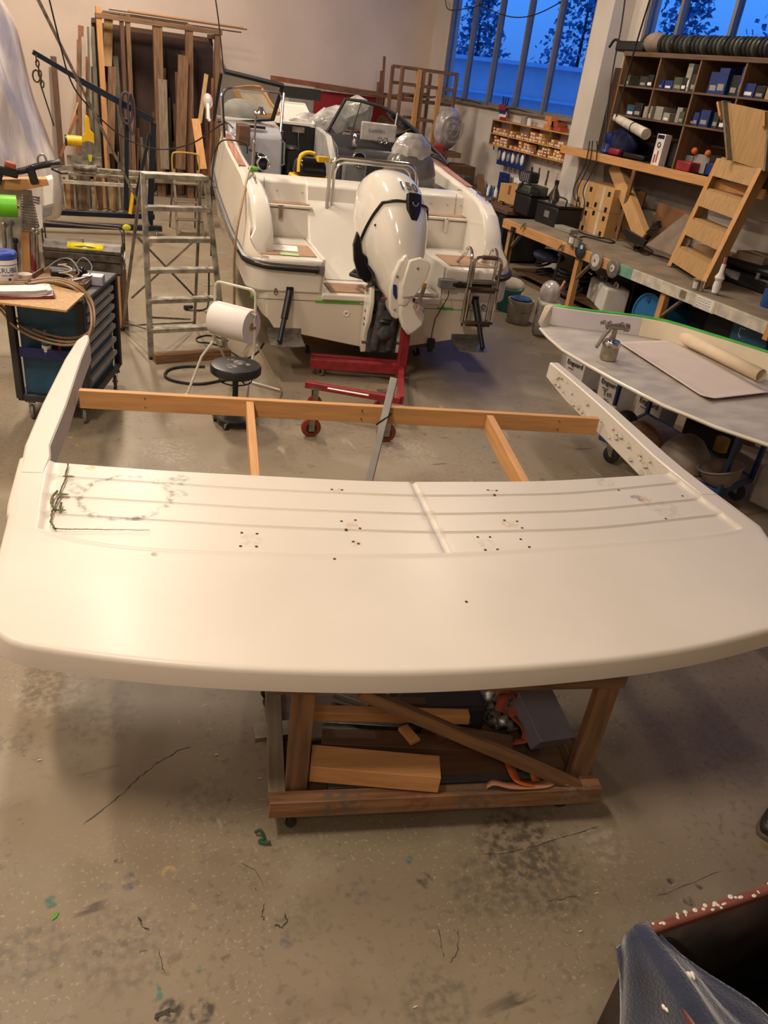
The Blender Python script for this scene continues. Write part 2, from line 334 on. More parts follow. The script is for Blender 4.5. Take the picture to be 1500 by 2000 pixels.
# outdoors, seen through the glass
snow = mat('frosty_ground', (.55, .55, .62), .9, 0, .2, .3)
one('yard', M().bb(WX+.6, 90, -40, 80, -.4, -.05), snow, 'frosty blue yard outside the windows', 'ground')['kind'] = 'structure'
fac = mat('pale_cladding', (.80, .72, .74), .8, 0, .06, 1)
bd = thing('low_building', 'long pale low building seen outside through the left windows', 'building', (26, 24, 0), .5)
obj('wall', M().bb(-1.5, 1.5, -16, 16, -.1, 3.7), fac, bd); obj('roof', M().bb(-2, 2, -16.5, 16.5, 3.7, 3.85), mat('snowy_roof', (.7, .78, .9), .8, 0, .05), bd)
for k in range(8):
    obj('window', M().bb(-1.53, -1.5, -14+k*3.8, -12+k*3.8, 1.2, 2.0), navy, bd)
obj('base_rail', M().bb(-1.9, -1.6, -16, 30, 2.5, 2.6), MATS['snowy_roof'], bd)
leaf = mat('dusk_foliage', (.16, .28, .42), .9, 0, .3, 3); bark = mat('bark', (.05, .04, .035), .9)  # haze painted into the leaves: paler and bluer base colour
random.seed(3)
for k, (x, y, h) in enumerate(((34, 62, 10), (38, 54, 12), (40, 46, 11), (46, 42, 14), (48, 33, 12), (50, 27, 12), (48, 18, 9), (40, 13.5, 6), (54, 13, 9))):
    t = thing('tree', ['tall dark tree outside at the left end of the windows', 'second dark tree outside from the left', 'lower tree outside beyond the pale building', 'tallest dark tree outside the left windows', 'dark tree outside in front of the tallest one', 'dark tree outside behind the white pillar', 'dark tree outside beyond the shelf', 'small bush-like tree outside the right windows', 'far tree outside the right windows'][k], 'tree', (x, y, -.3), group='trees in the yard outside')
    obj('trunk', M().cyl((0, 0, 0), (0, 0, h*.7), .2, .08, 8), bark, t)
    m = M()
    for q in range(1500):
        a = random.uniform(0, 2*PI); z = random.uniform(.25, 1); r = (1.15-z)*h*.42*random.uniform(.2, 1)
        c = Vector((r*math.cos(a), r*math.sin(a), z*h)); s = random.uniform(.10, .26)
        d1 = Vector((random.uniform(-1, 1), random.uniform(-1, 1), random.uniform(-1, 1))).normalized()*s; d2 = d1.orthogonal().normalized()*s
        m.add([c-d1, c+d2, c+d1, c-d2], [(0, 1, 2, 3)])
    obj('crown', m, leaf, t, smooth=False)
# ---------------------------------------------------------------- the big moulded deck and what carries it
D = Frame((1.1, 1.9, 0), -14.5); DR = math.radians(-14.5)
def interp(pts, x):
    if x <= pts[0][0]: 
        (a, b), (c, d) = pts[0], pts[1]; return b+(d-b)*(x-a)/(c-a)
    for (a, b), (c, d) in zip(pts[:-1], pts[1:]):
        if x <= c: return b+(d-b)*(x-a)/(c-a)
    (a, b), (c, d) = pts[-2], pts[-1]; return b+(d-b)*(x-a)/(c-a)
def smooth_curve(pts):
    import itertools
    def f(x):
        s = 0; w = 0
        for k in range(-6, 7):
            g = math.exp(-(k/3)**2/2); s += g*interp(pts, x+k*.06); w += g
        return s/w
    return f
Ff = smooth_curve([(-1.7, .29), (-1.43, .19), (-1.2, .125), (-.87, .055), (-.52, .01), (0, -.02), (.45, 0), (1.0, .06), (1.39, .14), (1.7, .24), (2.1, .36)])
RFf = smooth_curve([(-1.6, 1.02), (-1.49, .93), (-1.2, .81), (-.95, .775), (-.29, .75), (.37, .77), (1.26, .90), (1.9, 1.01), (2.2, 1.12)])
G3 = smooth_curve([(-1.5, 1.08), (-.5, .99), (.36, .965), (1.2, 1.04), (1.96, 1.22)])
G2 = smooth_curve([(-1.5, 1.245), (-.5, 1.16), (.34, 1.14), (1.2, 1.22), (1.99, 1.41)])
G1 = smooth_curve([(-1.5, 1.44), (-.5, 1.35), (.34, 1.33), (1.2, 1.41), (2.03, 1.62)])
BK = smooth_curve([(-1.6, 1.60), (-1, 1.53), (.14, 1.475), (1.1, 1.55), (2.1, 1.75)])
def Lx(y): return interp([(-.1, -1.47), (.3, -1.5), (.74, -1.555), (1.05, -1.60), (1.14, -1.62), (1.6, -1.68)], y)
def Rx(y): return interp([(-.1, 1.93), (.3, 2.0), (.8, 2.14), (1.04, 2.2), (1.26, 2.17), (1.5, 2.13), (1.8, 2.09)], y)
def deck_z(x, y, row):
    z = .9 + .012*(1-((x-.25)/1.9)**2)
    return z
def build_deck():
    t = thing('boat_deck_moulding', 'large cream white moulded boat deck lying on the wooden trolley in the foreground', 'boat part', D.w((0, 0, 0)), DR)
    rows = []     # (function, dz)
    for q in (0, .012, .03, .06, .1, .17, .25, .34, .43, .52, .61, .7, .79, .87, .93): rows.append((lambda x, q=q: Ff(x)+(RFf(x)-Ff(x))*q, 0, 0))
    for o, dz in ((-.022, 0), (-.014, .003), (-.003, .001), (.006, -.014), (.02, -.014)): rows.append((lambda x, o=o: RFf(x)+o, dz, 1))
    prev = RFf
    for G in (G3, G2, G1):
        for q in (.3, .6): rows.append((lambda x, q=q, P=prev, G=G: P(x)+(G(x)-P(x))*q, -.012, 1))
        for o, dz in ((-.013, -.012), (-.008, -.018), (0, -.023), (.008, -.018), (.013, -.012)): rows.append((lambda x, o=o, G=G: G(x)+o, dz, 1))
        prev = G
    for q in (.4, .75, .97, 1): rows.append((lambda x, q=q, P=prev: P(x)+(BK(x)-P(x))*q, -.012, 1))
    nx = 150; us = [i/nx for i in range(nx+1)]
    # extra columns around the recess ends and the centre seam
    V = []; F = []
    def sm(a, b, x): q = min(1, max(0, (x-a)/(b-a))); return q*q*(3-2*q)
    W = 0
    for j, (fn, dz, rec) in enumerate(rows):
        line = []
        yl = fn(-1.5); yr = fn(2.0)
        a, b = Lx(yl), Rx(yr)
        tf = j/14
        if j < 15:
            q = [0, .012, .03, .06, .1, .17, .25, .34, .43, .52, .61, .7, .79, .87, .93][j]
            k = max(0, 1-q/.3); rr = .17*(1-math.sqrt(max(0, 1-k*k))); a += rr; b -= rr
        xs = set(a+(b-a)*u for u in us)
        la, rb = a+.13, b-.12
        base = sorted(xs)
        # snap columns
        def snap(v):
            i = min(range(1, len(base)-1), key=lambda i: abs(base[i]-v)); base[i] = v
        sx = .33+.04*(1.47-fn(.35))/.7
        cols = []
        i0 = int(.036*nx)
        seg = [a, a+.03, a+.08, la-.012, la, la+.015, la+.03]
        n1 = 66; seg += [la+.03+(sx-.024-la-.03)*(i+1)/n1 for i in range(n1)]
        seg += [sx-.015, sx-.006, sx+.006, sx+.015, sx+.024]
        seg += [sx+.024+(rb-.03-sx-.024)*(i+1)/n1 for i in range(n1)]
        seg += [rb-.015, rb, rb+.012, b-.07, b-.03, b]
        for c, x in enumerate(seg):
            y = fn(x); z = deck_z(x, y, j)
            w = 1 if not rec else sm(la, la+.025, x)*sm(rb, rb-.025, x)
            if rec:
                z += dz*w + (1-w)*.002
                if j > 17: z -= .011*math.exp(-((x-sx)/.012)**2)
            line.append((x, y, z))
        V.append(line)
    n = len(V[0]); m = M(); nr = len(V)
    m.rings([[Vector(p) for p in l] for l in V], wrap=False)
    # perimeter: from the back left round the front to the back right
    per = [V[j][0] for j in range(nr-1, -1, -1)] + V[0][1:] + [V[j][-1] for j in range(1, nr)]
    P = [Vector(p) for p in per]; prof = [(0, 0), (.008, -.003), (.015, -.010), (.018, -.022), (.024, -.095), (.010, -.098), (.006, -.03)]
    R = []
    for i, p in enumerate(P):
        a = P[max(0, i-1)]; b = P[min(len(P)-1, i+1)]; tg = (b-a); tg.z = 0; tg.normalize(); nn = Vector((tg.y, -tg.x, 0))
        R.append([p + nn*o + Vector((0, 0, h)) for o, h in prof])
    m.rings(R, wrap=False)
    o = obj('deck_panel', m, deckm, t, ang=50)
    bm = bmesh.new(); bm.from_mesh(o.data); bmesh.ops.remove_doubles(bm, verts=bm.verts, dist=.0004); bm.to_mesh(o.data); bm.free()
    # back lip
    m = M(); m.rings([[Vector((x, BK(x)+dy, deck_z(x, 0, 0)-.012+dz)) for dy, dz in ((-.004, 0), (.006, -.004), (.006, -.03), (-.004, -.03))] for x in [-1.55+i*.05 for i in range(73)]])
    obj('back_lip', m, deckm, t)
    # arms
    def arm(pts, mt, name='side_arm'):
        R = []
        for (ox, ix, y, zt, hb) in pts:
            s = 1 if ix > ox else -1
            R.append([Vector((ox-.012*s, y, zt-hb)), Vector((ox, y, zt-.012)), Vector((ox+.012*s, y, zt)), Vector((ix-.008*s, y, zt)), Vector((ix, y, zt-.008)), Vector((ix+.004*s, y, zt-hb*.95))])
        m = M(); m.rings(R); obj(name, m, mt, t, ang=28)
    arm([(-1.655, -1.54, 1.45, .905, .10), (-1.68, -1.545, 1.62, .91, .13), (-1.70, -1.575, 1.75, .91, .15), (-1.735, -1.60, 2.3, .91, .16), (-1.765, -1.66, 3.1, .905, .16), (-1.765, -1.68, 3.5, .90, .16), (-1.745, -1.705, 3.64, .89, .10)], deckm)
    arm([(2.145, 2.03, 1.45, .905, .10), (2.10, 1.99, 1.75, .91, .14), (2.085, 1.97, 1.95, .91, .19), (2.05, 1.95, 2.7, .91, .19), (2.0, 1.92, 3.3, .905, .18), (1.975, 1.89, 3.68, .90, .13)], deckm)
    # torn laminate left on the inner face of the right arm
    random.seed(5)
    m = M()
    for k in range(34):
        y = random.uniform(1.9, 3.55); s = random.uniform(.012, .045); x = interp([(1.9, 1.968), (2.7, 1.948), (3.3, 1.918), (3.7, 1.888)], y)-.006
        z = random.uniform(.76, .88)
        m.add([(x-.004, y-s, z), (x-.010, y+s*.2, z-s*.5), (x-.005, y+s, z+.01), (x-.004, y, z+s*.35)], [(0, 1, 2, 3)])
    o = obj('torn_laminate', m, mat('raw_laminate', (.50, .46, .36), .8, 0, .12, 30), t); o['kind'] = 'stuff'; o['label'] = 'rough torn laminate flakes'
    # holes, screws and fittings left behind
    hole = mat('rusty_hole', (.06, .04, .02), .8, 0, .3, 60)
    def pt(px, py): return D.on(px, py, 2, .9)
    for px, py in ((472, 1040), (502, 1042), (470, 1066), (501, 1067), (667, 1018), (694, 1016), (676, 1034), (703, 1032), (690, 1058), (700, 1062), (648, 956), (668, 957), (953, 957), (970, 958), (966, 966), (985, 1016), (1010, 1018), (1020, 1031), (933, 1049), (957, 1049), (948, 1074), (972, 1073), (1017, 1053), (1034, 1068), (1209, 956), (1334, 966), (1301, 1011), (653, 1096), (910, 1180)):
        p = pt(px, py); m = M(); m.lathe([(.0025, .0015), (.007, .001), (.0072, -.004)], n=10); q = obj('screw_hole', m, hole, t); q.location = (p.x, p.y, deck_z(p.x, p.y, 0)-.0115)
        if py > 1090: q.location.z += .012
    # the dirty sealant bead at the left end of the recess
    bead = mat('mossy_sealant', (.13, .12, .045), .9, 0, .5, 60)
    m = M(); P = [pt(*q) for q in ((133, 908), (128, 935), (118, 965), (110, 985), (101, 1005), (99, 1022), (108, 1035), (128, 1036), (180, 1036), (245, 1037), (305, 1038))]
    Q = []
    for a, b in zip(P[:-1], P[1:]):
        for k in range(5): Q.append(a.lerp(b, k/5)+Vector((random.uniform(-.003, .003), random.uniform(-.003, .003), 0)))
    m.tube([(p.x, p.y, .898+.008) for p in Q], [max(.0012, .0045*(1-.75*(i/len(Q))) if i > 30 else random.uniform(.003, .0055)) for i in range(len(Q))], 6); obj('sealant_bead', m, bead, t)
    m = M(); P = [pt(*q) for q in ((112, 962), (103, 972), (100, 985), (106, 998), (116, 1000), (120, 985))]
    m.tube([(p.x, p.y, .908) for p in P], .006, 6); obj('sealant_lump', m, bead, t)
    for px, py in ((130, 932), (118, 967), (112, 998)):
        p = pt(px, py); m = M(); m.ball((0, 0, 0), (.03, .008, .004)); q = obj('sealant_lump', m, bead, t); q.location = (p.x+.01, p.y, .905)
    return t
deckm = mat('deck_gelcoat', (.595, .55, .485), .40, amt=.03, scale=1.3, coat=.05, bump=.02, bscale=90, spec=.4)
deckm.node_tree.nodes['Principled BSDF'].inputs['Coat Roughness'].default_value = .2
def dp(px, py): p = D.on(px, py, 2, .9); return p.x, p.y
sc = dp(245, 968)
GR = (.27, .245, .20); BR = (.42, .24, .08)
add_stains(deckm, [(*sc, .235, (.16, .15, .13), 1, .205), (*dp(350, 936), .06, (.25, .23, .2), .9), (*dp(350, 963), .05, GR, .8), (*dp(150, 950), .07, GR, .7), (*dp(176, 911), .03, (.5, .34, .08), .8),
    (*dp(1245, 970), .045, (.16, .14, .12), .8), (*dp(1262, 975), .055, BR, .5), (*dp(1300, 992), .11, GR, .35), (*dp(1180, 940), .07, GR, .35), (*dp(686, 1026), .04, BR, .35), (*dp(995, 1022), .05, BR, .55), (*dp(658, 957), .03, BR, .7), (*dp(962, 960), .03, BR, .6),
    (*dp(696, 1062), .03, BR, .6), (*dp(303, 1085), .02, (.2, .18, .15), .8), (*dp(490, 1054), .06, GR, .25), (*dp(950, 1062), .05, GR, .3)])
build_deck()
# timber frame clamped between the arms
tf = thing('pine_stud_frame', 'frame of fresh pine studs fastened between the arms of the deck', 'frame', D.w((0, 0, 0)), DR)
def stud(a, b, w, h, mt, name='stud', par=tf, bev=.003):
    a = Vector(a); b = Vector(b); L = (b-a).length; m = M(); m.bb(0, L, -w/2, w/2, -h/2, h/2)
    o = obj(name, m, mt, par, bev=bev); o.location = a
    o.rotation_mode = 'QUATERNION'; o.rotation_quaternion = (b-a).to_track_quat('X', 'Z'); return o
stud((-1.60, 2.665, .80), (1.90, 2.635, .80), .045, .12, pine[0], 'long_stud')
stud((-.54, 2.64, .79), (-.50, 1.30, .79), .048, .12, pine[0])
stud((1.09, 2.61, .79), (1.02, 1.30, .79), .048, .12, pine[0])
for x, y in ((-1.2, 2.64), (-.52, 2.64), (.2, 2.62), (1.09, 2.61), (1.6, 2.61)):
    for dz in (-.03, .03):
        m = M(); m.cyl((x, y, .80+dz), (x, y-.003, .80+dz), .006, n=8); obj('screw_head', m, steel, tf)
# grey bar hooked to the long stud
g = thing('grey_metal_bar', 'upright grey metal bar hooked onto the long pine stud', 'bar', D.w((0, 0, 0)), DR)
gb0 = D.on(770, 738, 2, 1.05); gb1 = D.on(722, 935, 2, .42); stud(gb0, gb0+(gb1-gb0)*(1.045/.63), .05, .02, mat('grey_bar_paint', (.30, .29, .28), .5, .2, .1), 'bar', g)
m = M(); p = D.on(757, 815, 1, 2.60); m.tube([p+Vector((.02, 0, .035)), p+Vector((0, -.03, .02)), p+Vector((-.05, -.03, -.02)), p+Vector((-.075, -.02, -.05))], .006, 8); obj('hook', m, black, g)
# the trolley
tr = thing('wooden_trolley', 'worn wooden trolley with castors carrying the deck', 'trolley', D.w((0, 0, 0)), DR)
X0, X1, Y0, Y1 = -.44, .98, -.02, 1.0
dirtw = wood('dirty_trolley_wood', (.30, .155, .07), 0, .35)
add_stains(dirtw, [(.3, 0, .1, (.10, .09, .08), .8), (.62, 0, .08, (.16, .05, .04), .6), (.9, 0, .15, (.12, .10, .08), .8), (1.3, 0, .1, (.25, .22, .18), .6)])
stud((X0, Y0+.03, .17), (X1+.02, Y0+.03, .17), .06, .09, dirtw, 'bottom_rail', tr)
stud((X0, Y1, .17), (X1, Y1, .17), .06, .09, oldw[0], 'bottom_rail', tr)
stud((X0+.03, Y0+.06, .17), (X0+.03, Y1, .17), .07, .09, greyw[0], 'bottom_rail', tr)
stud((X1-.03, Y0+.06, .17), (X1-.03, Y1, .17), .07, .09, oldw[0], 'bottom_rail', tr)
m = M(); m.bb(X0+.02, X1-.02, Y0+.02, Y1, .10, .124); obj('bottom_board', m, darkw[0], tr, bev=.002)
for x, y, mt in ((X0+.11, Y0+.10, oldw[2]), (X1-.06, Y0+.10, oldw[2]), (X0+.11, Y1-.04, oldw[2]), (X1-.06, Y1-.04, oldw[2])):
    m = M(); m.bb(x-.045, x+.045, y-.025, y+.025, .125, .80); obj('post', m, mt, tr, bev=.003)
for y in (Y0+.10, Y1-.04):
    m = M(); m.bb(X0, X1, y-.03, y+.03, .735, .80); obj('top_rail', m, oldw[0], tr, bev=.003)
stud(D.on(705, 1352, 1, Y0+.055), D.on(1128, 1535, 1, Y0+.035), .035, .055, oldw[0], 'brace', tr)
def caster(par, loc, r=.045, wm=None, rz=0, w=.03, plate=.09):
    c = bpy.data.objects.new('castor', M_caster(r, w)); COL.objects.link(c); c.parent = par; c.location = loc; c.rotation_euler = (0, 0, rz); c.data.materials.append(steel)
    wl_ = M(); wl_.lathe([(r*.35, -w/2), (r*.9, -w/2), (r, -w*.3), (r, w*.3), (r*.9, w/2), (r*.35, w/2)], (0, -r*.35, -plate+r), 20, 'X')
    q = obj('castor_wheel', wl_, wm or rubber, c); 
    hb = M(); hb.lathe([(.001, -w*.6), (r*.45, -w*.55), (r*.45, w*.55), (.001, w*.6)], (0, -r*.35, -plate+r), 14, 'X'); obj('hub', hb, steel, par).location = loc
    return c
def M_caster(r, w, plate=.09):
    return None
def caster(par, loc, r=.045, wm=None, rz=0, w=.028):
    """castor whose wheel stands on the ground at the height loc.z; loc is the ground point under its stem"""
    H = r*2+.03; m = M(); m.box((0, 0, H), (r*1.5, r*1.5, .006)); m.cyl((0, 0, H-.02), (0, 0, H), r*.5, n=12)
    for s in (-1, 1):
        m.prism([(r*.45, H-.015), (-r*.55, H-.015), (-r*.65, r*.8), (-r*.3, r*.8)], .003, Matrix.Translation((s*w*.75, 0, 0)) @ Matrix(((0, 0, 1, 0), (1, 0, 0, 0), (0, 1, 0, 0), (0, 0, 0, 1))))
    m.cyl((-w*.9, -r*.45, r), (w*.9, -r*.45, r), r*.12, n=8)
    c = obj('castor', m, steel, par); c.location = loc; c.rotation_euler = (0, 0, rz)
    q = M(); q.lathe([(r*.12, -w/2), (r*.88, -w/2), (r, -w*.28), (r, w*.28), (r*.88, w/2), (r*.12, w/2)], (0, -r*.45, r), 20, 'X'); obj('wheel', q, wm or rubber, c)
    q = M(); q.lathe([(r*.13, -w*.56), (r*.5, -w*.56), (r*.5, w*.56), (r*.13, w*.56)], (0, -r*.45, r), 14, 'X'); obj('hub', q, grey if wm is None else black, c)
    return c
for x, y, a in ((X0+.08, Y0+.08, .5), (X1-.12, Y0+.1, 1.4), (X0-.0, Y1-.2, 2.0), (X1-.1, Y1-.1, .2)): caster(tr, (x, y, 0), .037, rubber, a)
# ---------------------------------------------------------------- the motorboat
B = Frame((3.35, 7.29, 0), -8); BR_ = math.radians(-8)
boat = thing('motorboat', 'white open motorboat with black rub rail seen from its stern', 'boat', B.w((0, 0, 0)), BR_)
def bp(name, m, mt, bev=0, **k): return obj(name, m, mt, k.pop('par', boat), bev=bev, **k)
SH = [(0, 1.13), (.3, 1.30), (.7, 1.62), (1.1, 1.72), (2, 1.79), (3, 1.88), (4.5, 1.95), (6, 2.03), (7.4, 2.1)]
RB = [(0, 1.07), (1, 1.15), (2, 1.25), (3, 1.36), (4, 1.45), (5.5, 1.58), (7.4, 1.75)]
HB = [(0, 1.42), (1, 1.47), (2.5, 1.5), (3.5, 1.48), (4.5, 1.36), (5.5, 1.1), (6.5, .66), (7.2, .2), (7.4, .03)]
def station(v, s):
    cr_ = .24*(1-math.sqrt(max(0, 1-(max(0, .24-v)/.24)**2)))*.8; hb = interp(HB, v)-cr_; rb = interp(RB, v); sh = interp(SH, v); k = interp(HB, v)/1.45; kz = .22+max(0, v-4)**2*.06
    sh = max(sh, rb+.05)
    return [Vector((0, v, kz)), Vector((s*.85*k, v, kz+.15)), Vector((s*1.13*k, v, kz+.21)), Vector((s*(1.25*k-cr_*.3), v, kz+.30)), Vector((s*(1.39*k-cr_*.9), v, .83+max(0, v-4)*.1)), Vector((s*hb, v, rb)), Vector((s*(hb-.01), v, rb+.05)), Vector((s*(hb-.09*min(1, (sh-rb)/.3)), v, sh-.02)), Vector((s*(hb-.115*min(1, (sh-rb)/.3)), v, sh))]
vs = [0, .01, .03, .06, .1, .15, .2, .25, .3, .5, .7, .9, 1.1, 1.5, 2, 2.5, 3, 3.5, 4, 4.5, 5, 5.5, 6, 6.5, 7, 7.4]
for s in (-1, 1):
    m = M(); m.rings([station(v, s) for v in vs], wrap=False); bp('hull_side', m, hullm, ang=28)
# transom
m = M()
tp = [(-1.23, 1.10), (-1.21, .83), (-1.19, .52), (-1.13, .43), (-.85, .37), (0, .22), (.85, .37), (1.13, .43), (1.19, .52), (1.21, .83), (1.23, 1.10), (.62, 1.10), (.62, .79), (-.66, .79), (-.66, 1.10)]
m.add([(x, .02, z) for x, z in tp] + [(x, -.0, z) for x, z in tp], [tuple(range(15)), tuple(range(15, 30))] + [(i, (i+1) % 15, 15+(i+1) % 15, 15+i) for i in range(15)])
bp('transom', m, hullm)
# stern boxes (swim platforms)
for a, b in ((-1.415, -.66), (.62, 1.415)):
    q = [(a, -.012), (b, -.012), (b, 1.07), (a, 1.07)]; cx = a if a < 0 else b; sg = 1 if a < 0 else -1
    arc = [(cx+sg*(.20-.20*math.cos(t)), .22-.23*math.sin(t)) for t in [PI/2*k/8 for k in range(9)]]
    q = ([(a, 1.07)]+arc+[(b, -.012), (b, 1.07)]) if a < 0 else ([(a, 1.07), (a, -.012)]+arc[::-1]+[(b, 1.07)])
    m = M(); m.prism(q, .34, Matrix.Translation((0, 0, .78))); bp('swim_platform', m, gelw, bev=.03)
    m = M(); m.bb(a+.10, b-.05, .12, .62, 1.121, 1.130); bp('teak_pad', m, teak, bev=.002)
# well floor, step and back wall
m = M(); m.bb(-.66, .62, -.03, .62, .74, .80); bp('well_floor', m, gelw, bev=.012)
m = M(); m.bb(-.56, -.12, .05, .40, .80, .812); bp('teak_pad', m, teak, bev=.002)
m = M(); m.bb(.32, .6, .05, .35, .80, .84); bp('well_step', m, gelw, bev=.01)
for a, b in ((-.67, -.645), (.61, .635)): m = M(); m.bb(a, b, 0, 1.2, .78, 1.13); bp('well_side', m, gelw)
m = M(); m.rings([[Vector((x, y, z)) for y, z in ((.55, .8), (.75, .95), (1.0, 1.35), (1.18, 1.5), (1.22, 1.65), (1.3, 1.675), (1.6, 1.685), (1.62, .8))] for x in (-.66, .62)]); bp('engine_well_wall', m, gelw, bev=.02)
m = M(); m.ball((-.30, 1.10, 1.40), (.02, .02, .03)); bp('vent', m, grey)
# benches: box with lid, teak strip, back wall, cockpit coaming
for a, b, s in ((-1.31, -.60, -1), (.56, 1.31, 1)):
    m = M(); m.bb(a, b, 1.05, 1.62, 1.10, 1.415); bp('bench_box', m, gelw, bev=.02)
    m = M(); m.bb(a, b+.01*s, 1.03, 1.32, 1.425, 1.455); lid = bp('bench_lid', m, gelw, bev=.01)
    m = M(); m.bb(a+.03, b-.03, 1.08, 1.22, 1.456, 1.462); obj('teak_strip', m, teak, lid)
    q = (a+b)/2+.0
    m = M(); m.bb(q-.022, q+.022, 1.012, 1.03, 1.30, 1.44); m.bb(q-.03, q+.03, 1.02, 1.035, 1.40, 1.45); bp('latch', m, chrome, bev=.003)
    m = M(); m.rings([[Vector((x, y, z)) for y, z in ((1.25, 1.45), (1.29, 1.645), (1.33, 1.665), (1.62, 1.68), (1.64, .95), (1.5, .95))] for x in (a, b+.08*(-s))]); bp('bench_back', m, gelw, bev=.015)
    for x in ((a+.06, a+.13, a+.34, a+.62) if s < 0 else (b-.06, b-.13, b-.3, b-.5)):
        m = M(); m.ball((0, 0, 0), .008, 8, 5); q = bp('snap_button', m, steel); q.location = (x, 1.262, 1.56)
    m = M(); P = [Vector((a+.2 if s < 0 else b-.2, 1.247, 1.46)), Vector((a+.2 if s < 0 else b-.2, 1.283, 1.68))]; m.tube(P, .003, 5); bp('panel_seam', m, grey)
    m = M(); x = a+.09 if s < 0 else b-.1; m.tube([(x+.05*math.cos(t), 1.40+.02*math.sin(t), 1.712) for t in [PI*i/8 for i in range(9)]], .005, 6); bp('deck_eye', m, steel)
    # side coaming: curved wing at the quarter
    R = []
    for v, zt in ((.16, 1.10), (.20, 1.2), (.27, 1.34), (.36, 1.47), (.52, 1.60), (.75, 1.68), (1.05, 1.715), (1.5, 1.75), (2.2, 1.80), (3.0, 1.88), (3.6, 1.91)):
        hb = interp(HB, v); o = hb-.02 if zt < 1.3 else hb-.10; zs = 1.0 if v < 1.2 else .95
        w2 = .05*max(0, 1-v/1.2); R.append([Vector((s*(hb-.04), v, zs)), Vector((s*o, v, zt-.03)), Vector((s*(o-.03), v, zt)), Vector((s*(o-.13-w2), v, zt)), Vector((s*(o-.16-w2), v, zt-.03)), Vector((s*(o-.18-w2), v, zs))])
    m = M(); m.rings(R); bp('side_coaming', m, gelw, ang=40, bev=.008)
    m = M(); m.rings([[Vector((s*(interp(HB, v)-.115-dx), v, interp(SH, v)+.004+dz)) for dx, dz in ((0, 0), (0, .008), (.075, .008), (.075, 0))] for v in (1.45, 1.8, 2.2, 2.6, 3.0, 3.25)]); bp('side_teak', m, mat('red_teak', (.34, .15, .10), .5, 0, .2, 6, stretch=(8, .5, 1)))
    m = M(); m.tube([(s*1.27, .75, 1.70), (s*1.27, .78, 1.725), (s*1.27, 1.05, 1.74), (s*1.27, 1.08, 1.725)], .01, 8); bp('cleat', m, chrome)
    # rub rail
    P = [Vector((s*(interp(HB, v)+.012), v, interp(RB, v)+.0)) for v in [7.2-i*.3 for i in range(23)]+[.35]]
    P += [Vector((s*1.425, .17, 1.07)), Vector((s*1.395, .09, 1.065)), Vector((s*1.34, .025, 1.06)), Vector((s*1.27, -.015, 1.052)), Vector((s*1.2, -.025, 1.045))]
    if s < 0: P += [Vector((-1.0, -.03, 1.04)), Vector((-.72, -.03, 1.035))]
    m = M(); m.tube(P, .036, 8); bp('rub_rail', m, black)
    m = M(); m.tube([p+Vector((.03*s if p.y > .2 else 0, 0 if p.y > .2 else -.03, .012)) for p in P], .006, 6); bp('rub_insert', m, steel)
m = M(); m.bb(-.74, -.66, -.04, -.005, .99, 1.08); bp('rail_end', m, grey, bev=.006)
m = M(); m.bb(-1.25, 1.25, 1.6, 6, .90, 1.05); bp('cockpit_floor', m, grey)
# hull details
m = M(); m.bb(-1.36, -.62, -.004, 0, .716, .722); m.bb(-.62, .3, -.004, 0, .70, .706); m.bb(.3, 1.36, -.004, 0, .69, .696); bp('waterline', m, grey)
for a, b, z in ((-1.38, -1.30, .735), (-.72, -.25, .715), (.60, .78, .70)):
    m = M(); m.bb(a, b, -.006, 0, z-.013, z+.012); bp('green_tape_strip', m, green, label='bright green masking tape strip')
m = M(); m.lathe([(.012, .0), (.022, -.008), (.032, -.006), (.034, 0)], (-.385, 0, .60), 16, 'Y'); bp('through_hull', m, whitep)
m = M(); m.torus((-1.13, -.012, .80), .022, .007, 14, 6, 'Y', .6, 1.2); m.bb(-1.145, -1.115, -.008, 0, .77, .83); bp('stern_eye', m, steel)
m = M(); m.torus((.93, -.012, .74), .03, .009, 14, 6, 'Y'); m.torus((1.12, -.012, .74), .022, .008, 14, 6, 'Y'); bp('stern_eye', m, steel)
def trim_tab(x, s):
    m = M(); m.rings([[Vector((x-.17, -.005, .36+(.04 if s*0 else 0))), Vector((x+.17, -.005, .36)), Vector((x+.17, -.28, .33)), Vector((x+.10, -.31, .33)), Vector((x-.10, -.31, .33)), Vector((x-.17, -.28, .33))], [Vector((x-.17, -.005, .368)), Vector((x+.17, -.005, .368)), Vector((x+.17, -.28, .338)), Vector((x+.10, -.31, .338)), Vector((x-.10, -.31, .338)), Vector((x-.17, -.28, .338))]])
    t = bp('trim_tab', m, mat('brushed_plate', (.32, .31, .30), .35, .8, .15, 20))
    m = M(); m.bb(x-.17, x+.17, -.012, 0, .35, .43); 
    for k in range(7): m.cyl((x-.15+k*.05, -.016, .40), (x-.15+k*.05, -.01, .40), .007, n=6)
    obj('hinge', m, steel, t)
    m = M(); a = Vector((x+.03, -.02, .80)); b = Vector((x+.03+(-.11 if s < 0 else .08), -.24, .37)); m.cyl(a, a.lerp(b, .55), .036, n=14); m.cyl(a.lerp(b, .5), b, .026, n=12)
    m.ball(a, .036, 10, 6); m.box(a+Vector((0, .01, .01)), (.07, .03, .08)); m.ball(b, .03, 10, 6); bp('trim_ram', m, black, label='black trim tab ram')
trim_tab(-1.02, -1); trim_tab(.98, 1)
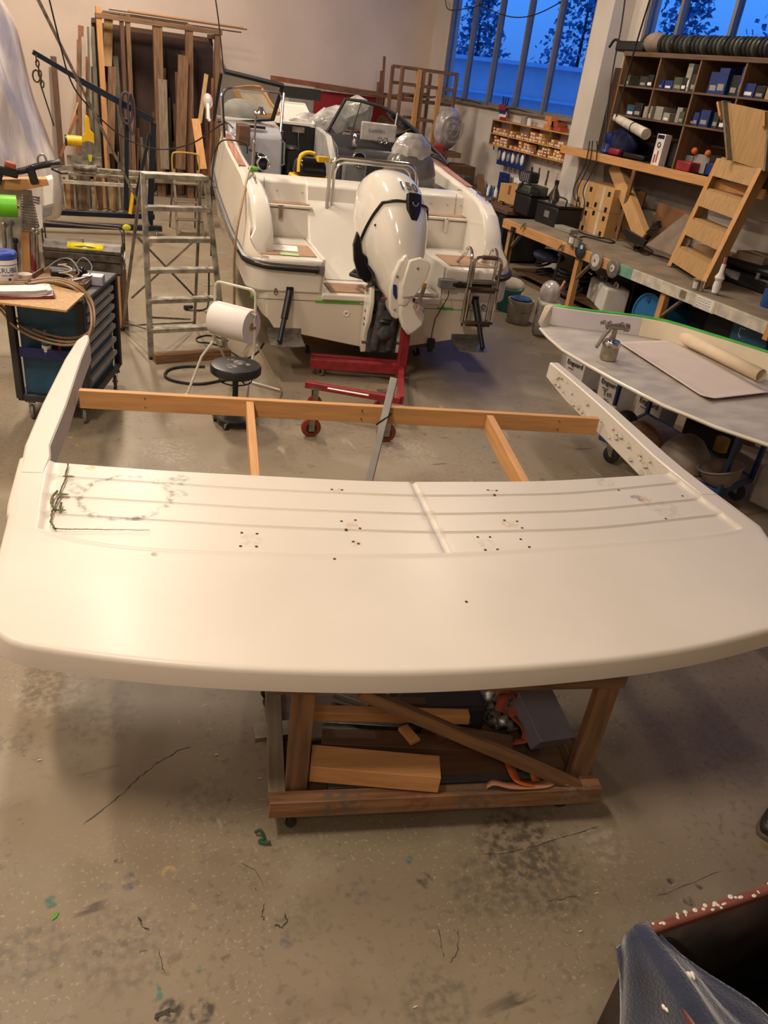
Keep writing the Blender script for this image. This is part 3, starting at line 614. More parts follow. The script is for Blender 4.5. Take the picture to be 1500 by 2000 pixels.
# boarding ladder, black bracket, log with its cable
lad = bpy.data.objects.new('boarding_ladder', None); COL.objects.link(lad); lad.parent = boat
def hooprail(x, name='ladder_rail'):
    m = M(); P = [(x, -.10, .60), (x, -.10, 1.22)]
    for k in range(1, 9): t = PI*k/8*.9; P.append((x, -.10+.10-.10*math.cos(t), 1.22+.12*math.sin(t)))
    P.append((x, .30, 1.135)); m.tube(P, .0165, 10); obj(name, m, chrome, lad)
hooprail(.86); hooprail(1.14)
m = M(); P = [(.86+.02, -.135, .56), (.88, -.135, 1.18)] + [(.94-.06*math.cos(PI/2*k/5), -.135, 1.22+.06*math.sin(PI/2*k/5)) for k in range(6)] + [(1.12+.06*math.sin(PI/2*k/5), -.135, 1.22+.06*math.cos(PI/2*k/5)) for k in range(6)] + [(1.18, -.135, .56)]
m.tube(P, .0165, 10); obj('ladder_frame', m, chrome, lad)
m = M(); m.cyl((.96, -.135, 1.28), (1.12, -.135, 1.28), .024, n=12); obj('grip', m, mat('brown_grip', (.10, .05, .035), .5), lad)
for z, r in ((.60, .02), (.96, .02), (1.04, .018)):
    m = M(); m.cyl((.86, -.135, z), (1.18, -.135, z), r, n=12); m.cyl((.86, -.105, z-.03), (1.18, -.105, z-.03), r, n=12); obj('rung', m, MATS['brown_grip'] if z != 1.04 else chrome, lad, label='rung with dark brown tread' if z != 1.04 else None)
for z in (.60, .96):
    m = M(); m.bb(.85, 1.19, -.165, -.15, z-.01, z+.02); obj('rung_plate', m, chrome, lad)
m = M(); m.bb(.56, .74, -.09, 0, .93, 1.02); bp('bracket_box', m, grey, bev=.008)
m = M(); m.cyl((.70, -.06, .975), (1.16, -.06, .975), .036, n=14); bp('telescopic_tube', m, black)
m = M(); m.tube([(.66, -.1, .92), (.655, -.12, .86), (.63, -.08, .75), (.585, -.03, .6), (.565, -.04, .45), (.56, -.06, .38)], .005, 6); m.ball((.63, -.08, .75), .01); bp('sensor_cable', m, cable)
m = M(); m.bb(.53, .60, -.10, -.02, .29, .38); m.bb(.545, .585, -.09, -.03, .24, .29); m.cyl((.53, -.06, .37), (.60, -.06, .37), .02, n=10); bp('sensor', m, black, bev=.004)
# polished hoop over the well
m = M(); y = 1.12
P = [(-.515, .98, 1.20), (-.50, 1.0, 1.24), (-.455, 1.06, 1.30), (-.44, y, 1.38), (-.43, y, 1.82)] + [(-.30-.13*math.cos(PI/2*k/6), y, 1.83+.13*math.sin(PI/2*k/6)) for k in range(1, 7)] + [(.42+.13*math.sin(PI/2*k/6), y, 1.83+.13*math.cos(PI/2*k/6)) for k in range(7)] + [(.57, y+.02, 1.72)]
m.tube(P, .021, 12); bp('tow_hoop', m, chrome)
m = M(); m.tube([(p[0]+(.055 if p[0] < 0 else -.045), p[1]+.03, p[2]-.04) for p in P[1:]], .017, 10); bp('tow_hoop', m, chrome)
# consoles
conm = mat('console_grey', (.40, .40, .44), .14, 0, .03, coat=.6)
m = M(); m.rings([[Vector((x, 3.15, 1.0)), Vector((x, 3.18, 1.92)), Vector((x, 3.28, 2.02)), Vector((x, 3.9, 2.06)), Vector((x, 4.4, 2.0)), Vector((x, 4.4, 1.0))] for x in (-1.32, -.76, -.64)]); bp('port_console', m, conm, bev=.03)
m = M(); m.bb(-1.22, -.86, 3.20, 3.23, 2.0, 2.03); bp('console_slot', m, black)
m = M(); m.bb(-1.3, -.62, 3.9, 4.45, 2.02, 2.075); bp('console_top', m, gelw, bev=.02)
m = M(); m.tube([(-.66, 3.14, 1.9), (-.63, 3.1, 1.88), (-.62, 3.1, 1.62), (-.66, 3.14, 1.6)], .014, 8); bp('grab_rail', m, chrome)
m = M(); m.bb(-.72, -.0, 4.25, 4.3, .95, 2.02); m.bb(-.65, -.62, 3.2, 4.3, .95, 2.0); bp('cabin_bulkhead', m, blackg, bev=.01)
m = M(); m.bb(-.35, -.18, 4.22, 4.25, 1.93, 2.0); m.tube([(-.26, 4.22, 1.95), (-.265, 4.2, 1.85), (-.25, 4.2, 1.72)], .004, 5); bp('latch_plate', m, steel)
m = M(); m.lathe([(.001, .0), (.12, .0), (.16, .02), (.13, .05), (.001, .05)], (-.5, 3.7, 1.75), 20); m.cyl((-.5, 3.7, .95), (-.5, 3.7, 1.75), .05); bp('seat_pedestal', m, black)
m = M(); m.rings([[Vector((-.02, y0, z0)), Vector((-.02, y1, z1)), Vector((.06, y1, z1)), Vector((.06, y0, z0))] for y0, z0, y1, z1 in ((3.0, .95, 4.3, .95), (3.1, 1.75, 4.3, 1.9), (3.5, 1.98, 4.3, 2.02))]); bp('starboard_console_side', m, mat('console_side_grey', (.40, .38, .36), .4))
m = M(); m.rings([[Vector((x, 2.9, .95)), Vector((x, 2.95, 1.62)), Vector((x, 3.15, 1.9)), Vector((x, 3.7, 2.0)), Vector((x, 4.3, 2.0)), Vector((x, 4.3, .95))] for x in (.06, 1.3)]); bp('starboard_console', m, black, bev=.02)
m = M(); m.bb(.10, .42, 2.83, 2.9, 1.2, 1.75); bp('console_panel', m, grey, bev=.03)
# wheel/throttle and dash pieces
m = M(); m.torus((.30, 2.80, 1.80), .085, .014, 22, 8, 'Y'); bp('round_gauge_rim', m, chrome)
m = M(); m.lathe([(.001, -.01), (.078, -.01), (.08, .05)], (.30, 2.80, 1.80), 20, 'Y'); bp('round_gauge', m, blackg)
m = M(); m.torus((.85, 2.72, 1.80), .19, .016, 26, 8, 'Y'); 
for a in (.5, 2.6, 4.7): m.cyl((.85, 2.76, 1.80), (.85+.18*math.cos(a), 2.72, 1.80+.18*math.sin(a)), .012, n=6)
bp('steering_wheel', m, black)
m = M(); m.bb(.10, .22, 2.96, 3.0, 1.25, 1.36); bp('switch_plate', m, whitep, bev=.005)
# foredeck
m = M(); m.rings([[Vector((s*max(.05, interp(HB, v)-.12), v, interp(SH, v)-.02)) for s in (-1, 1)] + [Vector((.0, v, interp(SH, v)+.06))] for v in (4.3, 5, 5.6, 6.2, 6.8, 7.2)], caps=False); bp('foredeck', m, gelw)
# windshield: two wings, frame and glass
wg = mat('windshield_glass', (.62, .64, .62), .04, 0, 0, trans=1, ior=1.04)
def frame_tube(P, r, mt=black, name='windshield_frame', sm=0, par=boat):
    m = M(); m.tube(P, r, 8); return obj(name, m, mt, par)
WSH = [(.06, 3.80, 2.00), (.28, 3.80, 2.43), (.48, 3.72, 2.43), (.72, 3.52, 2.40), (.90, 3.28, 2.32), (1.04, 3.02, 2.21), (1.18, 2.80, 2.08), (1.30, 2.62, 1.97), (1.39, 2.48, 1.87)]
Sb = [(.06, 3.80, 2.00), (.20, 3.84, 1.97), (.60, 3.95, 1.97), (.95, 3.75, 1.96), (1.15, 3.45, 1.94), (1.27, 3.1, 1.92), (1.34, 2.8, 1.90), (1.38, 2.6, 1.88), (1.39, 2.48, 1.87)]
frame_tube(WSH, .022); frame_tube(Sb, .014)
m = M(); m.rings([[Vector(a), Vector(b)] for a, b in zip(WSH, Sb)], wrap=False, caps=False); bp('windshield_pane', m, wg, solid=.005)
frame_tube([WSH[2], (.42, 3.9, 1.98)], .008, steel); frame_tube([WSH[5], (.80, 3.62, 1.97)], .018)
frame_tube([Sb[0], (.18, 3.68, 1.90), (.22, 3.6, 1.80)], .02)
T = [(-1.48, 3.5, 2.02), (-1.40, 3.30, 2.55), (-1.37, 3.30, 2.585), (-.60, 3.62, 2.50), (-.70, 3.75, 2.08)]
frame_tube(T[:1]+[(-1.41, 3.30, 2.56)], .02); frame_tube([T[2], T[3]], .03); frame_tube(T[3:], .028); frame_tube([T[4], (-1.42, 3.6, 2.0)], .014)
m = M(); m.add([(-1.45, 3.55, 2.0), (-1.39, 3.31, 2.57), (-.61, 3.63, 2.49), (-.70, 3.75, 2.08)], [(0, 1, 2, 3)]); bp('windshield_pane', m, wg, solid=.005)
P = [(-1.40, 3.02, 1.86), (-1.43, 3.02, 2.28)] + [(-1.33-.10*math.cos(PI/2*k/6), 3.02+.04*k/6, 2.30+.12*math.sin(PI/2*k/6)) for k in range(7)] + [(-.66, 3.45, 2.42), (-.62, 3.5, 2.36), (-.70, 3.6, 2.02)]
frame_tube(P[:-1], .014, chrome); frame_tube([(p[0]+.02, p[1], p[2]) for p in P[:9]], .01, black)
frame_tube([(-.60, 3.5, 2.42), (-.66, 3.25, 1.98)], .016, steel)
m = M(); P = [(-1.5, 3.9, 1.98)] + [(-1.52, 3.9+.25*k/6, 2.0+.16*math.sin(PI*k/6)) for k in range(7)] + [(-1.5, 4.2, 1.98)]; m.tube(P, .02, 8); bp('bow_rail', m, whitep)
# drawer-like speaker and dark box on the port side deck
m = M(); m.bb(-1.24, -1.10, 2.75, 3.1, 1.83, 2.05); bp('side_locker', m, MATS['dark_wood_x'], bev=.01)
P = [B.on(*q, 0, 1.165) for q in ((838, 360), (846, 356), (897, 384), (893, 392), (832, 380))]
m = M(); m.add(P+[p+Vector((.01, 0, 0)) for p in P], [(0, 1, 2, 3, 4), (5, 6, 7, 8, 9)]+[(i, (i+1) % 5, 5+(i+1) % 5, 5+i) for i in range(5)]); bp('side_pocket', m, mat('pocket_grey', (.16, .14, .12), .6))
# keel cradle
for k, (x, y) in enumerate(((-.45, .5), (.35, .6), (-.45, 4.6), (.45, 4.6))):
    t = bpy.data.objects.new('cradle_castor', None)
cr = thing('boat_cradle', 'low timber cradle on castors under the motorboat', 'cradle', B.w((0, 0, 0)), BR_)
m = M(); m.bb(-.75, .75, .45, .6, .12, .205); obj('cross_beam', m, oldw[0], cr, bev=.004)
m = M(); m.bb(-.75, .75, 4.2, 4.35, .12, .205); obj('cross_beam', m, oldw[0], cr, bev=.004)
m = M(); m.bb(-.06, .06, .6, 4.2, .12, .20); obj('long_beam', m, oldw[1], cr, bev=.004)
for x, y, a in ((-.68, .52, .3), (.6, .52, .8), (-.6, 4.28, 0), (.6, 4.28, 0)): caster(cr, (x, y, 0), .045, rubber, a)
for s in (-1, 1):
    m = M(); m.prism([(s*.3, .205), (s*.72, .205), (s*.72, .33), (s*.3, .26)], .12, Matrix.Translation((0, .59, 0)) @ Matrix.Rotation(PI/2, 4, 'X')); obj('chock', m, pine[0], cr)
# ---------------------------------------------------------------- the outboard, tilted and steered over
AL, PS = math.radians(32), math.radians(14)
om = thing('outboard_motor', 'large white tilted outboard motor with 150 on its cowl, hung on the transom', 'outboard motor')
om.matrix_world = Matrix.Translation(B.w((-.02, -.13, .9))) @ Matrix.Rotation(BR_, 4, 'Z')
TILT = Matrix.Rotation(-AL, 4, 'X') @ Matrix.Rotation(PS, 4, 'Z')
cowlm = mat('cowl_white', (.72, .69, .62), .12, 0, .01, coat=.8)
def oring(z, y0, y1, hw, n=32, e=2.6, sh=0):
    cy = (y0+y1)/2; hy = (y0-y1)/2; R = []
    for k in range(n):
        a = 2*PI*k/n; c, s_ = math.cos(a), math.sin(a)
        R.append(Vector((hw*math.copysign(abs(c)**(2/e), c), cy+hy*math.copysign(abs(s_)**(2/e), s_) , z+sh*s_)))
    return R
CS = [(-.26, -.14, -.34, .05), (-.10, -.04, -.40, .12), (.06, .10, -.45, .18), (.20, .24, -.50, .235), (.34, .31, -.54, .275), (.50, .34, -.56, .295), (.66, .35, -.555, .30), (.80, .34, -.52, .295), (.93, .32, -.46, .275), (1.03, .29, -.39, .25), (1.11, .24, -.31, .21), (1.16, .15, -.22, .15), (1.185, .04, -.14, .07)]
def oo(name, m, mt, par=None, **k):
    m.v = [TILT @ v for v in m.v]; return obj(name, m, mt, par or om, **k)
m = M(); m.rings([oring(*c, sh=.03) for c in CS]); oo('cowl', m, cowlm, ang=60, sub=1)
def csurf(z, side, fy, out=.008):
    """point on the cowl skin at height z, fy = -1 aft .. 1 fore"""
    zz = min(max(z, .12), 1.16); y0 = interp([(c[0], c[1]) for c in CS], zz); y1 = interp([(c[0], c[2]) for c in CS], zz); hw = interp([(c[0], c[3]) for c in CS], zz)
    cy = (y0+y1)/2; hy = (y0-y1)/2; x = side*hw*(max(0, 1-abs(fy)**2.6))**(1/2.6)
    return Vector((x*(1+out/.3), cy+hy*fy*(1+out/.3), z+.03*fy))
m = M(); P = [csurf(.71, -1, -1)]+[csurf(.71-.0*k, -1, -1+k*.08) for k in range(1, 5)]+[csurf(.70-.04*k, -1, -.68+k*.14) for k in range(1, 10)]
m.tube(P, .014, 8); oo('cowl_seal', m, black)
m = M(); P = [csurf(.71, 1, -1)]+[csurf(.71, 1, -1+k*.08) for k in range(1, 5)]+[csurf(.70-.045*k, 1, -.68+k*.11) for k in range(1, 12)]
m.tube(P, .012, 8); oo('cowl_seal', m, black)
m = M(); R = []
for k in range(9):
    z = -.02+.062*k; f = .02+.5*(k/8)**1.3
    R.append([csurf(z, -1, f+(1-f)*j/5, .018) for j in range(6)] + [csurf(z, 1, f+(1-f)*j/5, .018) for j in range(5, -1, -1)])
m.rings(R, wrap=False); oo('lower_cowl', m, blackg, solid=.01, label='glossy black front lower cowl')
# latch
lt = Matrix.Translation(csurf(.69, -1, -1, .0)) @ Matrix.Rotation(math.radians(8), 4, 'X')
m = M(); m.rings([[lt @ Vector((x*w, -y, z)) for x, y in ((-1, 0), (-.9, .03), (0, .042), (.9, .03), (1, 0), (0, -.03))] for z, w in ((.10, .06), (.09, .08), (.03, .085), (-.06, .075), (-.15, .035))]); oo('cowl_latch', m, black, bev=.004)
m = M()
for x in (-.05, .05): m.add([lt @ Vector(p) for p in ()], [])
m.tube([lt @ Vector((.03*math.cos(t), -.046, .01+.035*math.sin(t))) for t in [PI+PI*i/8 for i in range(9)]], .006, 6); oo('latch_ring', m, grey)
m = M(); q = csurf(.52, -1, -.42, 0); m.ball(q, .012, 8, 5); oo('cowl_plug', m, black)
# numerals on the aft top of the cowl
t0 = csurf(1.02, 1, -1, .004); t1 = csurf(1.10, 1, -.9, .004)
for body, sz, dz, nm_ in (('150', .145, .86, 'number'), ('MARINE', .03, .955, 'lettering'), ('SEA POWER', .022, .775, 'lettering')):
    if nm_ == 'lettering': continue
    q = text(nm_, body, sz, ink, om, Matrix.Rotation(math.radians(68), 4, 'X'), .003, .004)
    for v in q.data.vertices:
        x, y, z = v.co; zz = dz+z; i_ = zz+.03; y1 = interp([(c[0], c[2]) for c in CS], i_); y0 = interp([(c[0], c[1]) for c in CS], i_); hw = interp([(c[0], c[3]) for c in CS], i_)
        hy = (y0-y1)/2; v.co = TILT @ Vector((x, (y0+y1)/2-hy*(max(0, 1-abs(x/hw)**2.6))**(1/2.6)-.006-(.003 if False else 0), zz))
# mid section and gearcase
m = M(); m.bb(-.05, .05, .0, .16, -.3, .15); m.cyl((0, .10, -.32), (0, .10, .12), .07); oo('swivel_bracket', m, mat('engine_dark_grey', (.07, .07, .075), .5, 0, .2, 20))
# leg and lower unit, as they stand tilted behind the transom
IM = (om.matrix_world.inverted() @ B.m)
def lowp(name, px, v, th, mt, bev=.008, **k):
    P = [IM @ B.on(x, y, 1, v) for x, y in px]; d = IM.to_3x3() @ Vector((0, th, 0)); n = len(P); m = M()
    m.add(P+[p+d for p in P], [tuple(range(n)), tuple(range(n, 2*n))]+[(i, (i+1) % n, n+(i+1) % n, n+i) for i in range(n)]); return obj(name, m, mt, om, bev=bev, **k)
lowp('leg_shroud', [(795, 497), (780, 512), (768, 540), (761, 565), (760, 603), (765, 618), (773, 625), (781, 622), (783, 582), (789, 550), (803, 508)], -.50, .16, cowlm, .02)
lowp('cavitation_plate', [(801, 509), (822, 504), (839, 512), (842, 520), (834, 544), (824, 562), (810, 580), (786, 582), (785, 562), (792, 536)], -.56, .05, cowlm, .012)
lowp('gearcase', [(784, 575), (812, 575), (806, 590), (820, 606), (832, 618), (827, 638), (812, 650), (798, 658), (786, 640), (778, 615)], -.52, .12, cowlm, .03)
lowp('lower_cowl_side', [(699, 452), (706, 468), (709, 494), (724, 508), (744, 528), (731, 538), (727, 552), (714, 553), (700, 540), (692, 510), (691, 478)], -.10, .07, blackg, .015)
lowp('leg_strut', [(730, 538), (744, 532), (766, 556), (762, 590), (752, 594), (746, 565), (738, 550)], -.18, .10, cowlm, .012)
lowp('tilt_column', [(728, 548), (738, 545), (748, 570), (752, 600), (734, 600), (729, 572)], -.14, .10, MATS['engine_dark_grey'], .01)
c_ = IM @ B.on(819, 598, 1, -.60); a_ = IM @ B.on(818, 590, 1, -.62); b_ = IM @ B.on(829, 560, 1, -.66); c2_ = IM @ B.on(831, 552, 1, -.67)
m = M(); d_ = (b_-a_).normalized(); m.tube([c_-d_*.03, c_+d_*.03], .058, 20); obj('hub_ring', m, chrome, om)
m = M(); m.tube([a_, b_], .02, 12); obj('prop_shaft', m, steel, om)
m = M(); m.tube([b_-d_*.03, c2_], .017, 10); obj('shaft_tip', m, mat('brass', (.55, .34, .10), .25, 1, 0), om)
lowp('blue_sticker', [(768, 556), (775, 557), (776, 583), (772, 584), (768, 575)], -.515, .01, mat('blue_sticker', (.01, .03, .14), .4), .002)
for q_, v_ in (((816, 524), -.565), ((771, 604), -.51), ((776, 540), -.51)):
    m = M(); m.ball(IM @ B.on(*q_, 1, v_), .013, 8, 5); obj('bolt', m, steel, om)
# clamp brackets fixed to the transom (not tilted)
for s, x0 in ((-1, -.20), (1, .17)):
    m = M(); m.prism([(.10, .0), (.09, -.62), (.03, -.68), (-.02, -.66), (-.03, -.45), (-.12, -.30), (-.15, -.10), (-.10, .05), (.02, .08)], .05, Matrix.Translation((x0, .02, 0)) @ Matrix(((0, 0, 1, 0), (1, 0, 0, 0), (0, 1, 0, 0), (0, 0, 0, 1)))); obj('clamp_bracket', m, cowlm, om, bev=.012)
    for z in (-.22, -.30, -.36, -.55):
        m = M(); m.cyl((x0-.008, -.0, z), (x0+.06, 0, z), .016, n=8); obj('bracket_bolt', m, steel, om)
m = M(); m.cyl((-.22, 0, 0), (.23, 0, 0), .03, n=12); obj('tilt_tube', m, steel, om)
m = M(); m.bb(-.15, .16, -.02, .10, -.66, -.25); m.cyl((-.08, -.03, -.62), (-.06, -.10, -.1), .045, n=12); m.cyl((.08, -.03, -.62), (.08, -.10, -.15), .04, n=12); m.ball((.0, -.05, -.42), (.12, .08, .10)); obj('trim_unit', m, MATS['engine_dark_grey'], om, bev=.01)
m = M(); m.tube([(-.15, -.04, .05), (-.22, .10, .08), (-.30, .35, .05), (-.20, .55, .05)], .022, 8); m.tube([(-.05, -.02, .1), (-.18, .15, .12), (-.22, .5, .02)], .016, 8); obj('rigging_hose', m, rubber, om)
# ---------------------------------------------------------------- left side of the hall
def pp(px, plane, val):
    return {'x': onx, 'y': ony, 'z': onz}[plane](px[0], px[1], val)
def pprism(name, pts, plane, val, th, mt, par=None, bev=0, **k):
    """flat piece whose outline stands on the plane x, y or z = val; th is its thickness away from the viewer"""
    P = [pp(p, plane, val) for p in pts]; d = {'x': Vector((th, 0, 0)), 'y': Vector((0, th, 0)), 'z': Vector((0, 0, -th))}[plane]
    if par: P = [par.matrix_world.inverted() @ p for p in P]; d = par.matrix_world.to_3x3().inverted() @ d
    n = len(P); m = M(); m.add(P+[p+d for p in P], [tuple(range(n)), tuple(range(n, 2*n))]+[(i, (i+1) % n, n+(i+1) % n, n+i) for i in range(n)])
    if not par:
        c = sum(P, Vector())/n; m.v = [v-c for v in m.v]; o = obj(name, m, mt, bev=bev); o.location = c
    else: o = obj(name, m, mt, par, bev=bev)
    for a, b in k.items(): o[a] = b
    return o
def tagged(o, label, cat, group=None):
    o['label'] = label; o['category'] = cat
    if group: o['group'] = group
    return o
def plank(a, b, w, t, mt, label=None, cat='plank', group=None, up=(0, -1, 0), name='timber_plank', bev=0):
    a = Vector(a); b = Vector(b); c = (a+b)/2; m = M(); m.beam(a-c, b-c, w, t, up); o = obj(name, m, mt, bev=bev); o.location = c
    if label: tagged(o, label, cat, group)
    return o
# plastic-wrapped hull at the far left
random.seed(11)
wrapm = mat('milky_plastic_wrap', (.60, .54, .50), .2, 0, scale=1.3, col2=(.27, .24, .25), lo=.38, hi=.62, bump=1, bscale=7, coat=.6, stretch=(3, 3, .6), detail=8)
def wrap():
    prof = [(131, 441), (128, 400), (122, 345), (112, 305), (98, 275), (84, 235), (66, 190), (55, 140), (44, 90), (36, 55), (22, 25), (0, -10), (-40, -50)]
    R = []
    for px, py in prof:
        p = ony(px, py, 12.0); r = []
        n = 44; x0 = -4.6; cx = (p.x+x0)/2; hx = (p.x-x0)/2; hy = .75+.25*min(1, p.z)
        for k in range(n):
            a = 2*PI*k/n; c, s_ = math.cos(a), math.sin(a); w = 1+.05*math.sin(k*2.7+p.z*1.2)+random.uniform(-.03, .03)
            r.append(Vector((cx+hx*math.copysign(abs(c)**.6, c)*(w if c < .9 else 1), 12.1+hy*math.copysign(abs(s_)**.8, s_)*w, p.z if py < 441 else p.z*.9*(.5+.5*abs(c)))))
        R.append(r)
    m = M(); m.rings(R); o = obj('wrapped_hull', m, wrapm, ang=70, sub=1); tagged(o, 'tall hull wrapped in crinkled milky plastic sheeting at the far left', 'wrapped boat')
    m = M(); m.bb(-4.2, -.3, 11.7, 12.5, 0, .25); obj('support_block', m, oldw[0], o)
    return o
wh = wrap()
pprism('wall_box', [(84, 352), (104, 346), (106, 400), (84, 405)], 'y', 11.1, .25, whitep, bev=.02, label='white rounded box hanging in front of the plastic wrap', category='box')
pprism('dark_cup', [(85, 404), (103, 401), (100, 420), (86, 424)], 'y', 11.1, .12, grey, bev=.01, label='grey cup under the white box beside the plastic wrap', category='cup')
# timber rack against the rear wall
rk = thing('timber_rack', 'tall open timber rack full of upright boards against the rear wall', 'rack', (0, 0, 0))
def rp_(px, py, y=17.8): return ony(px, py, y)
tp = [(191, 10), (236, 24), (248, 25), (306, 38), (368, 46), (424, 58)]
for i, (x, y) in enumerate(tp):
    p = rp_(x, y); w = (.10, .07, .08, .17, .14, .10)[i]; m = M(); m.bb(p.x-w/2, p.x+w/2, 17.7, 17.82, 0, p.z-.02); obj('rack_post', m, (pine, darkw, oldw, oldw, oldw, oldw)[i][2], rk, bev=.004)
a, b = rp_(184, 14), rp_(432, 58)
m = M(); m.bb(a.x, b.x, 17.68, 17.8, 3.06, 3.14); obj('top_beam', m, oldw[0], rk, bev=.004)
m = M(); m.bb(a.x, b.x, 18.6, 18.66, 2.9, 3.0); obj('back_beam', m, darkw[0], rk)
m = M(); m.bb(a.x+.05, b.x, 18.55, 18.6, .05, 2.92); obj('dark_back_sheet', m, mat('dark_hardboard', (.05, .026, .018), .7, 0, .25, 1.5), rk)
for x in (a.x+.05, b.x-.05): m = M(); m.bb(x-.04, x+.04, 17.8, 18.7, 2.98, 3.06); obj('top_bearer', m, darkw[1], rk)
p = rp_(436, 480); m = M(); m.bb(a.x-.6, b.x+.3, 17.6, 17.72, .28, .38); obj('bottom_rail', m, greyw[0], rk)
# boards lying along the top of the rack
for k, (p, q, yy, w, mt) in enumerate((((193, 2), (470, 58), 17.9, .14, oldw[0]), ((200, -4), (366, 28), 18.1, .16, greyw[0]), ((212, 4), (482, 66), 17.75, .05, darkw[0]), ((250, 12), (474, 62), 18.0, .1, pine[0]))):
    A = ony(*p, yy); Bq = ony(*q, yy); z = 3.16+.03*k; plank((A.x, yy, z), (Bq.x, yy, z-.0), w, .022, mt, ('wide board lying on top of the timber rack', 'short grey board on top of the timber rack', 'thin dark batten on top of the rack, reaching furthest right', 'narrow pine strip lying on top of the rack')[k], up=(0, 0, 1))
# the boards in the rack
random.seed(21)
cols = [oldw[2], darkw[2], greyw[2], pine[2], mat('olive_board', (.13, .12, .08), .6, 0, .2, 3), mat('pale_board', (.40, .33, .25), .6, 0, .15, 3), mat('reddish_board', (.24, .09, .045), .6, 0, .2, 3)]
spots = []
for k in range(52):
    px = 160+k*5.3+random.uniform(-2, 2); ph = random.choice([random.uniform(90, 200), random.uniform(140, 270), random.uniform(200, 300)])
    if 250 < px < 300 or 372 < px < 392: ph = random.uniform(215, 300)
    spots.append((px, ph, random.uniform(.03, .13), random.uniform(-.10, .06)))
spots.sort()
CN = ['brown', 'dark brown', 'grey', 'light pine', 'olive grey', 'pale', 'reddish brown']
for k, (px, ph, w, ln) in enumerate(spots):
    yy = 17.95+.5*random.random(); p = ony(px, ph, yy); h = min(p.z, 2.85)
    ci = random.choice((0, 1, 1, 1, 2, 4, 5, 6, 1)); plank((p.x+ln, yy-.12, .02), (p.x, yy, h), w, random.uniform(.012, .03), cols[ci], f"{'tall' if h > 1.9 else 'low'} {CN[ci]} board upright in the timber rack, {ordn(k+1)} board from the left", group='boards stored upright in the timber rack')
for k in range(40):
    px = 124+k*4.1+random.uniform(-1.2, 1.2); yy = 15.72+.3*random.random(); p = ony(px, 345, yy)
    plank((p.x+random.uniform(-.04, .04), yy-.05, .02), (p.x, yy, random.uniform(.45, .62)), random.uniform(.03, .10), random.choice((.015, .02)), cols[(k*5+k//3) % 7], f'{CN[(k*5+k//3) % 7]} offcut standing under the saw bench, {ordn(k+1)} from the left', group='offcuts standing under the saw bench')
def lean(pt, pb, yt, yb, w, th, mt, label, name='timber_plank'):
    a = ony(*pt, yt); b = ony(*pb, yb); b.z = max(b.z, .02); return plank(b, a, w, th, mt, label, name=name)
lean((104, 110), (122, 330), 18.8, 18.5, .11, .03, darkw[2], 'dark plank standing alone against the wall left of the rack')
lean((158, 50), (158, 300), 17.9, 17.6, .10, .02, cols[6], 'brown board with pointed top just left of the rack')
lean((154, 78), (152, 300), 17.7, 17.5, .07, .03, oldw[2], 'tall brown plank left of the rack, front of the pointed board')
lean((163, 72), (164, 310), 17.65, 17.45, .07, .02, cols[5], 'pale board beside the tall brown plank left of the rack')
lean((172, 52), (178, 310), 17.55, 17.4, .035, .04, cols[4], 'grey-green square post left of the rack')
lean((181, 52), (190, 310), 17.6, 17.45, .05, .04, cols[4], 'second grey-green post left of the rack')
lean((152, 200), (122, 300), 17.5, 17.35, .03, .03, pine[2], 'thin pine strip leaning left beside the saw')
lean((150, 225), (118, 305), 17.4, 17.25, .05, .03, cols[6], 'reddish strip leaning left beside the saw')
lean((219, 130), (216, 300), 17.6, 17.5, .14, .02, oldw[2], 'brown board with a chipped top in the first rack bay')
lean((212, 35), (210, 130), 18.2, 18.1, .16, .02, MATS['plywood'], 'curved plywood offcut in the first rack bay')
lean((358, 108), (352, 330), 17.6, 17.5, .20, .02, oldw[2], 'wide pale brown board standing in the right rack bay')
lean((317, 155), (322, 330), 17.6, 17.4, .17, .02, greyw[2], 'wide board with cut corner in the middle rack bay')
lean((403, 145), (390, 240), 17.6, 17.3, .08, .02, MATS['plywood'], 'rounded board leaning in the right rack bay')
lean((382, 232), (396, 330), 15.0, 14.7, .14, .02, pine[2], 'light pine board leaning beside the boat bow')
# saw bench with saw
sb = thing('saw_bench', 'long steel saw bench with white rails before the boards', 'bench', (0, 0, 0))
a = ony(112, 332, 15.4); b = ony(290, 352, 15.4)
for k, z in enumerate((.66, .72)):
    m = M(); m.bb(a.x-.4, b.x, 15.32+.1*k, 15.37+.1*k, z-.02, z+.02); obj('rail', m, alu, sb, bev=.004)
m = M(); m.bb(a.x-.4, b.x, 15.30, 15.34, .50, .56); obj('white_rail', m, offw, sb, bev=.003)
for x in (a.x-.3, a.x+.55, b.x-.1):
    m = M(); m.bb(x-.025, x+.025, 15.33, 15.38, 0, .64); obj('leg', m, alu, sb)
    m = M(); m.bb(x-.025, x+.025, 15.33, 15.6, .60, .64); obj('bracket', m, black, sb)
for k in range(4): m = M(); m.bb(a.x-.4, b.x-.1, 15.42+k*.05, 15.45+k*.05, .735, .75); obj('guide', m, (alu, offw)[k % 2], sb)
saw = thing('mitre_saw', 'yellow mitre saw standing on the bench beside the wrapped hull', 'saw', ony(165, 310, 15.4))
saw.location = (ony(165, 310, 15.4).x, 15.4, .755)
m = M(); m.lathe([(.001, 0), (.19, 0), (.2, .03), (.19, .06), (.001, .06)], (0, 0, 0), 22); obj('turntable', m, alu, saw)
m = M(); m.bb(-.28, .28, .02, .06, .05, .19); obj('fence', m, alu, saw, bev=.004)
m = M(); m.cyl((-.26, .05, .42), (-.02, .05, .42), .085, n=18); obj('motor', m, yellow, saw)
m = M(); m.cyl((-.29, .05, .42), (-.26, .05, .42), .087, n=18); obj('motor_cap', m, black, saw)
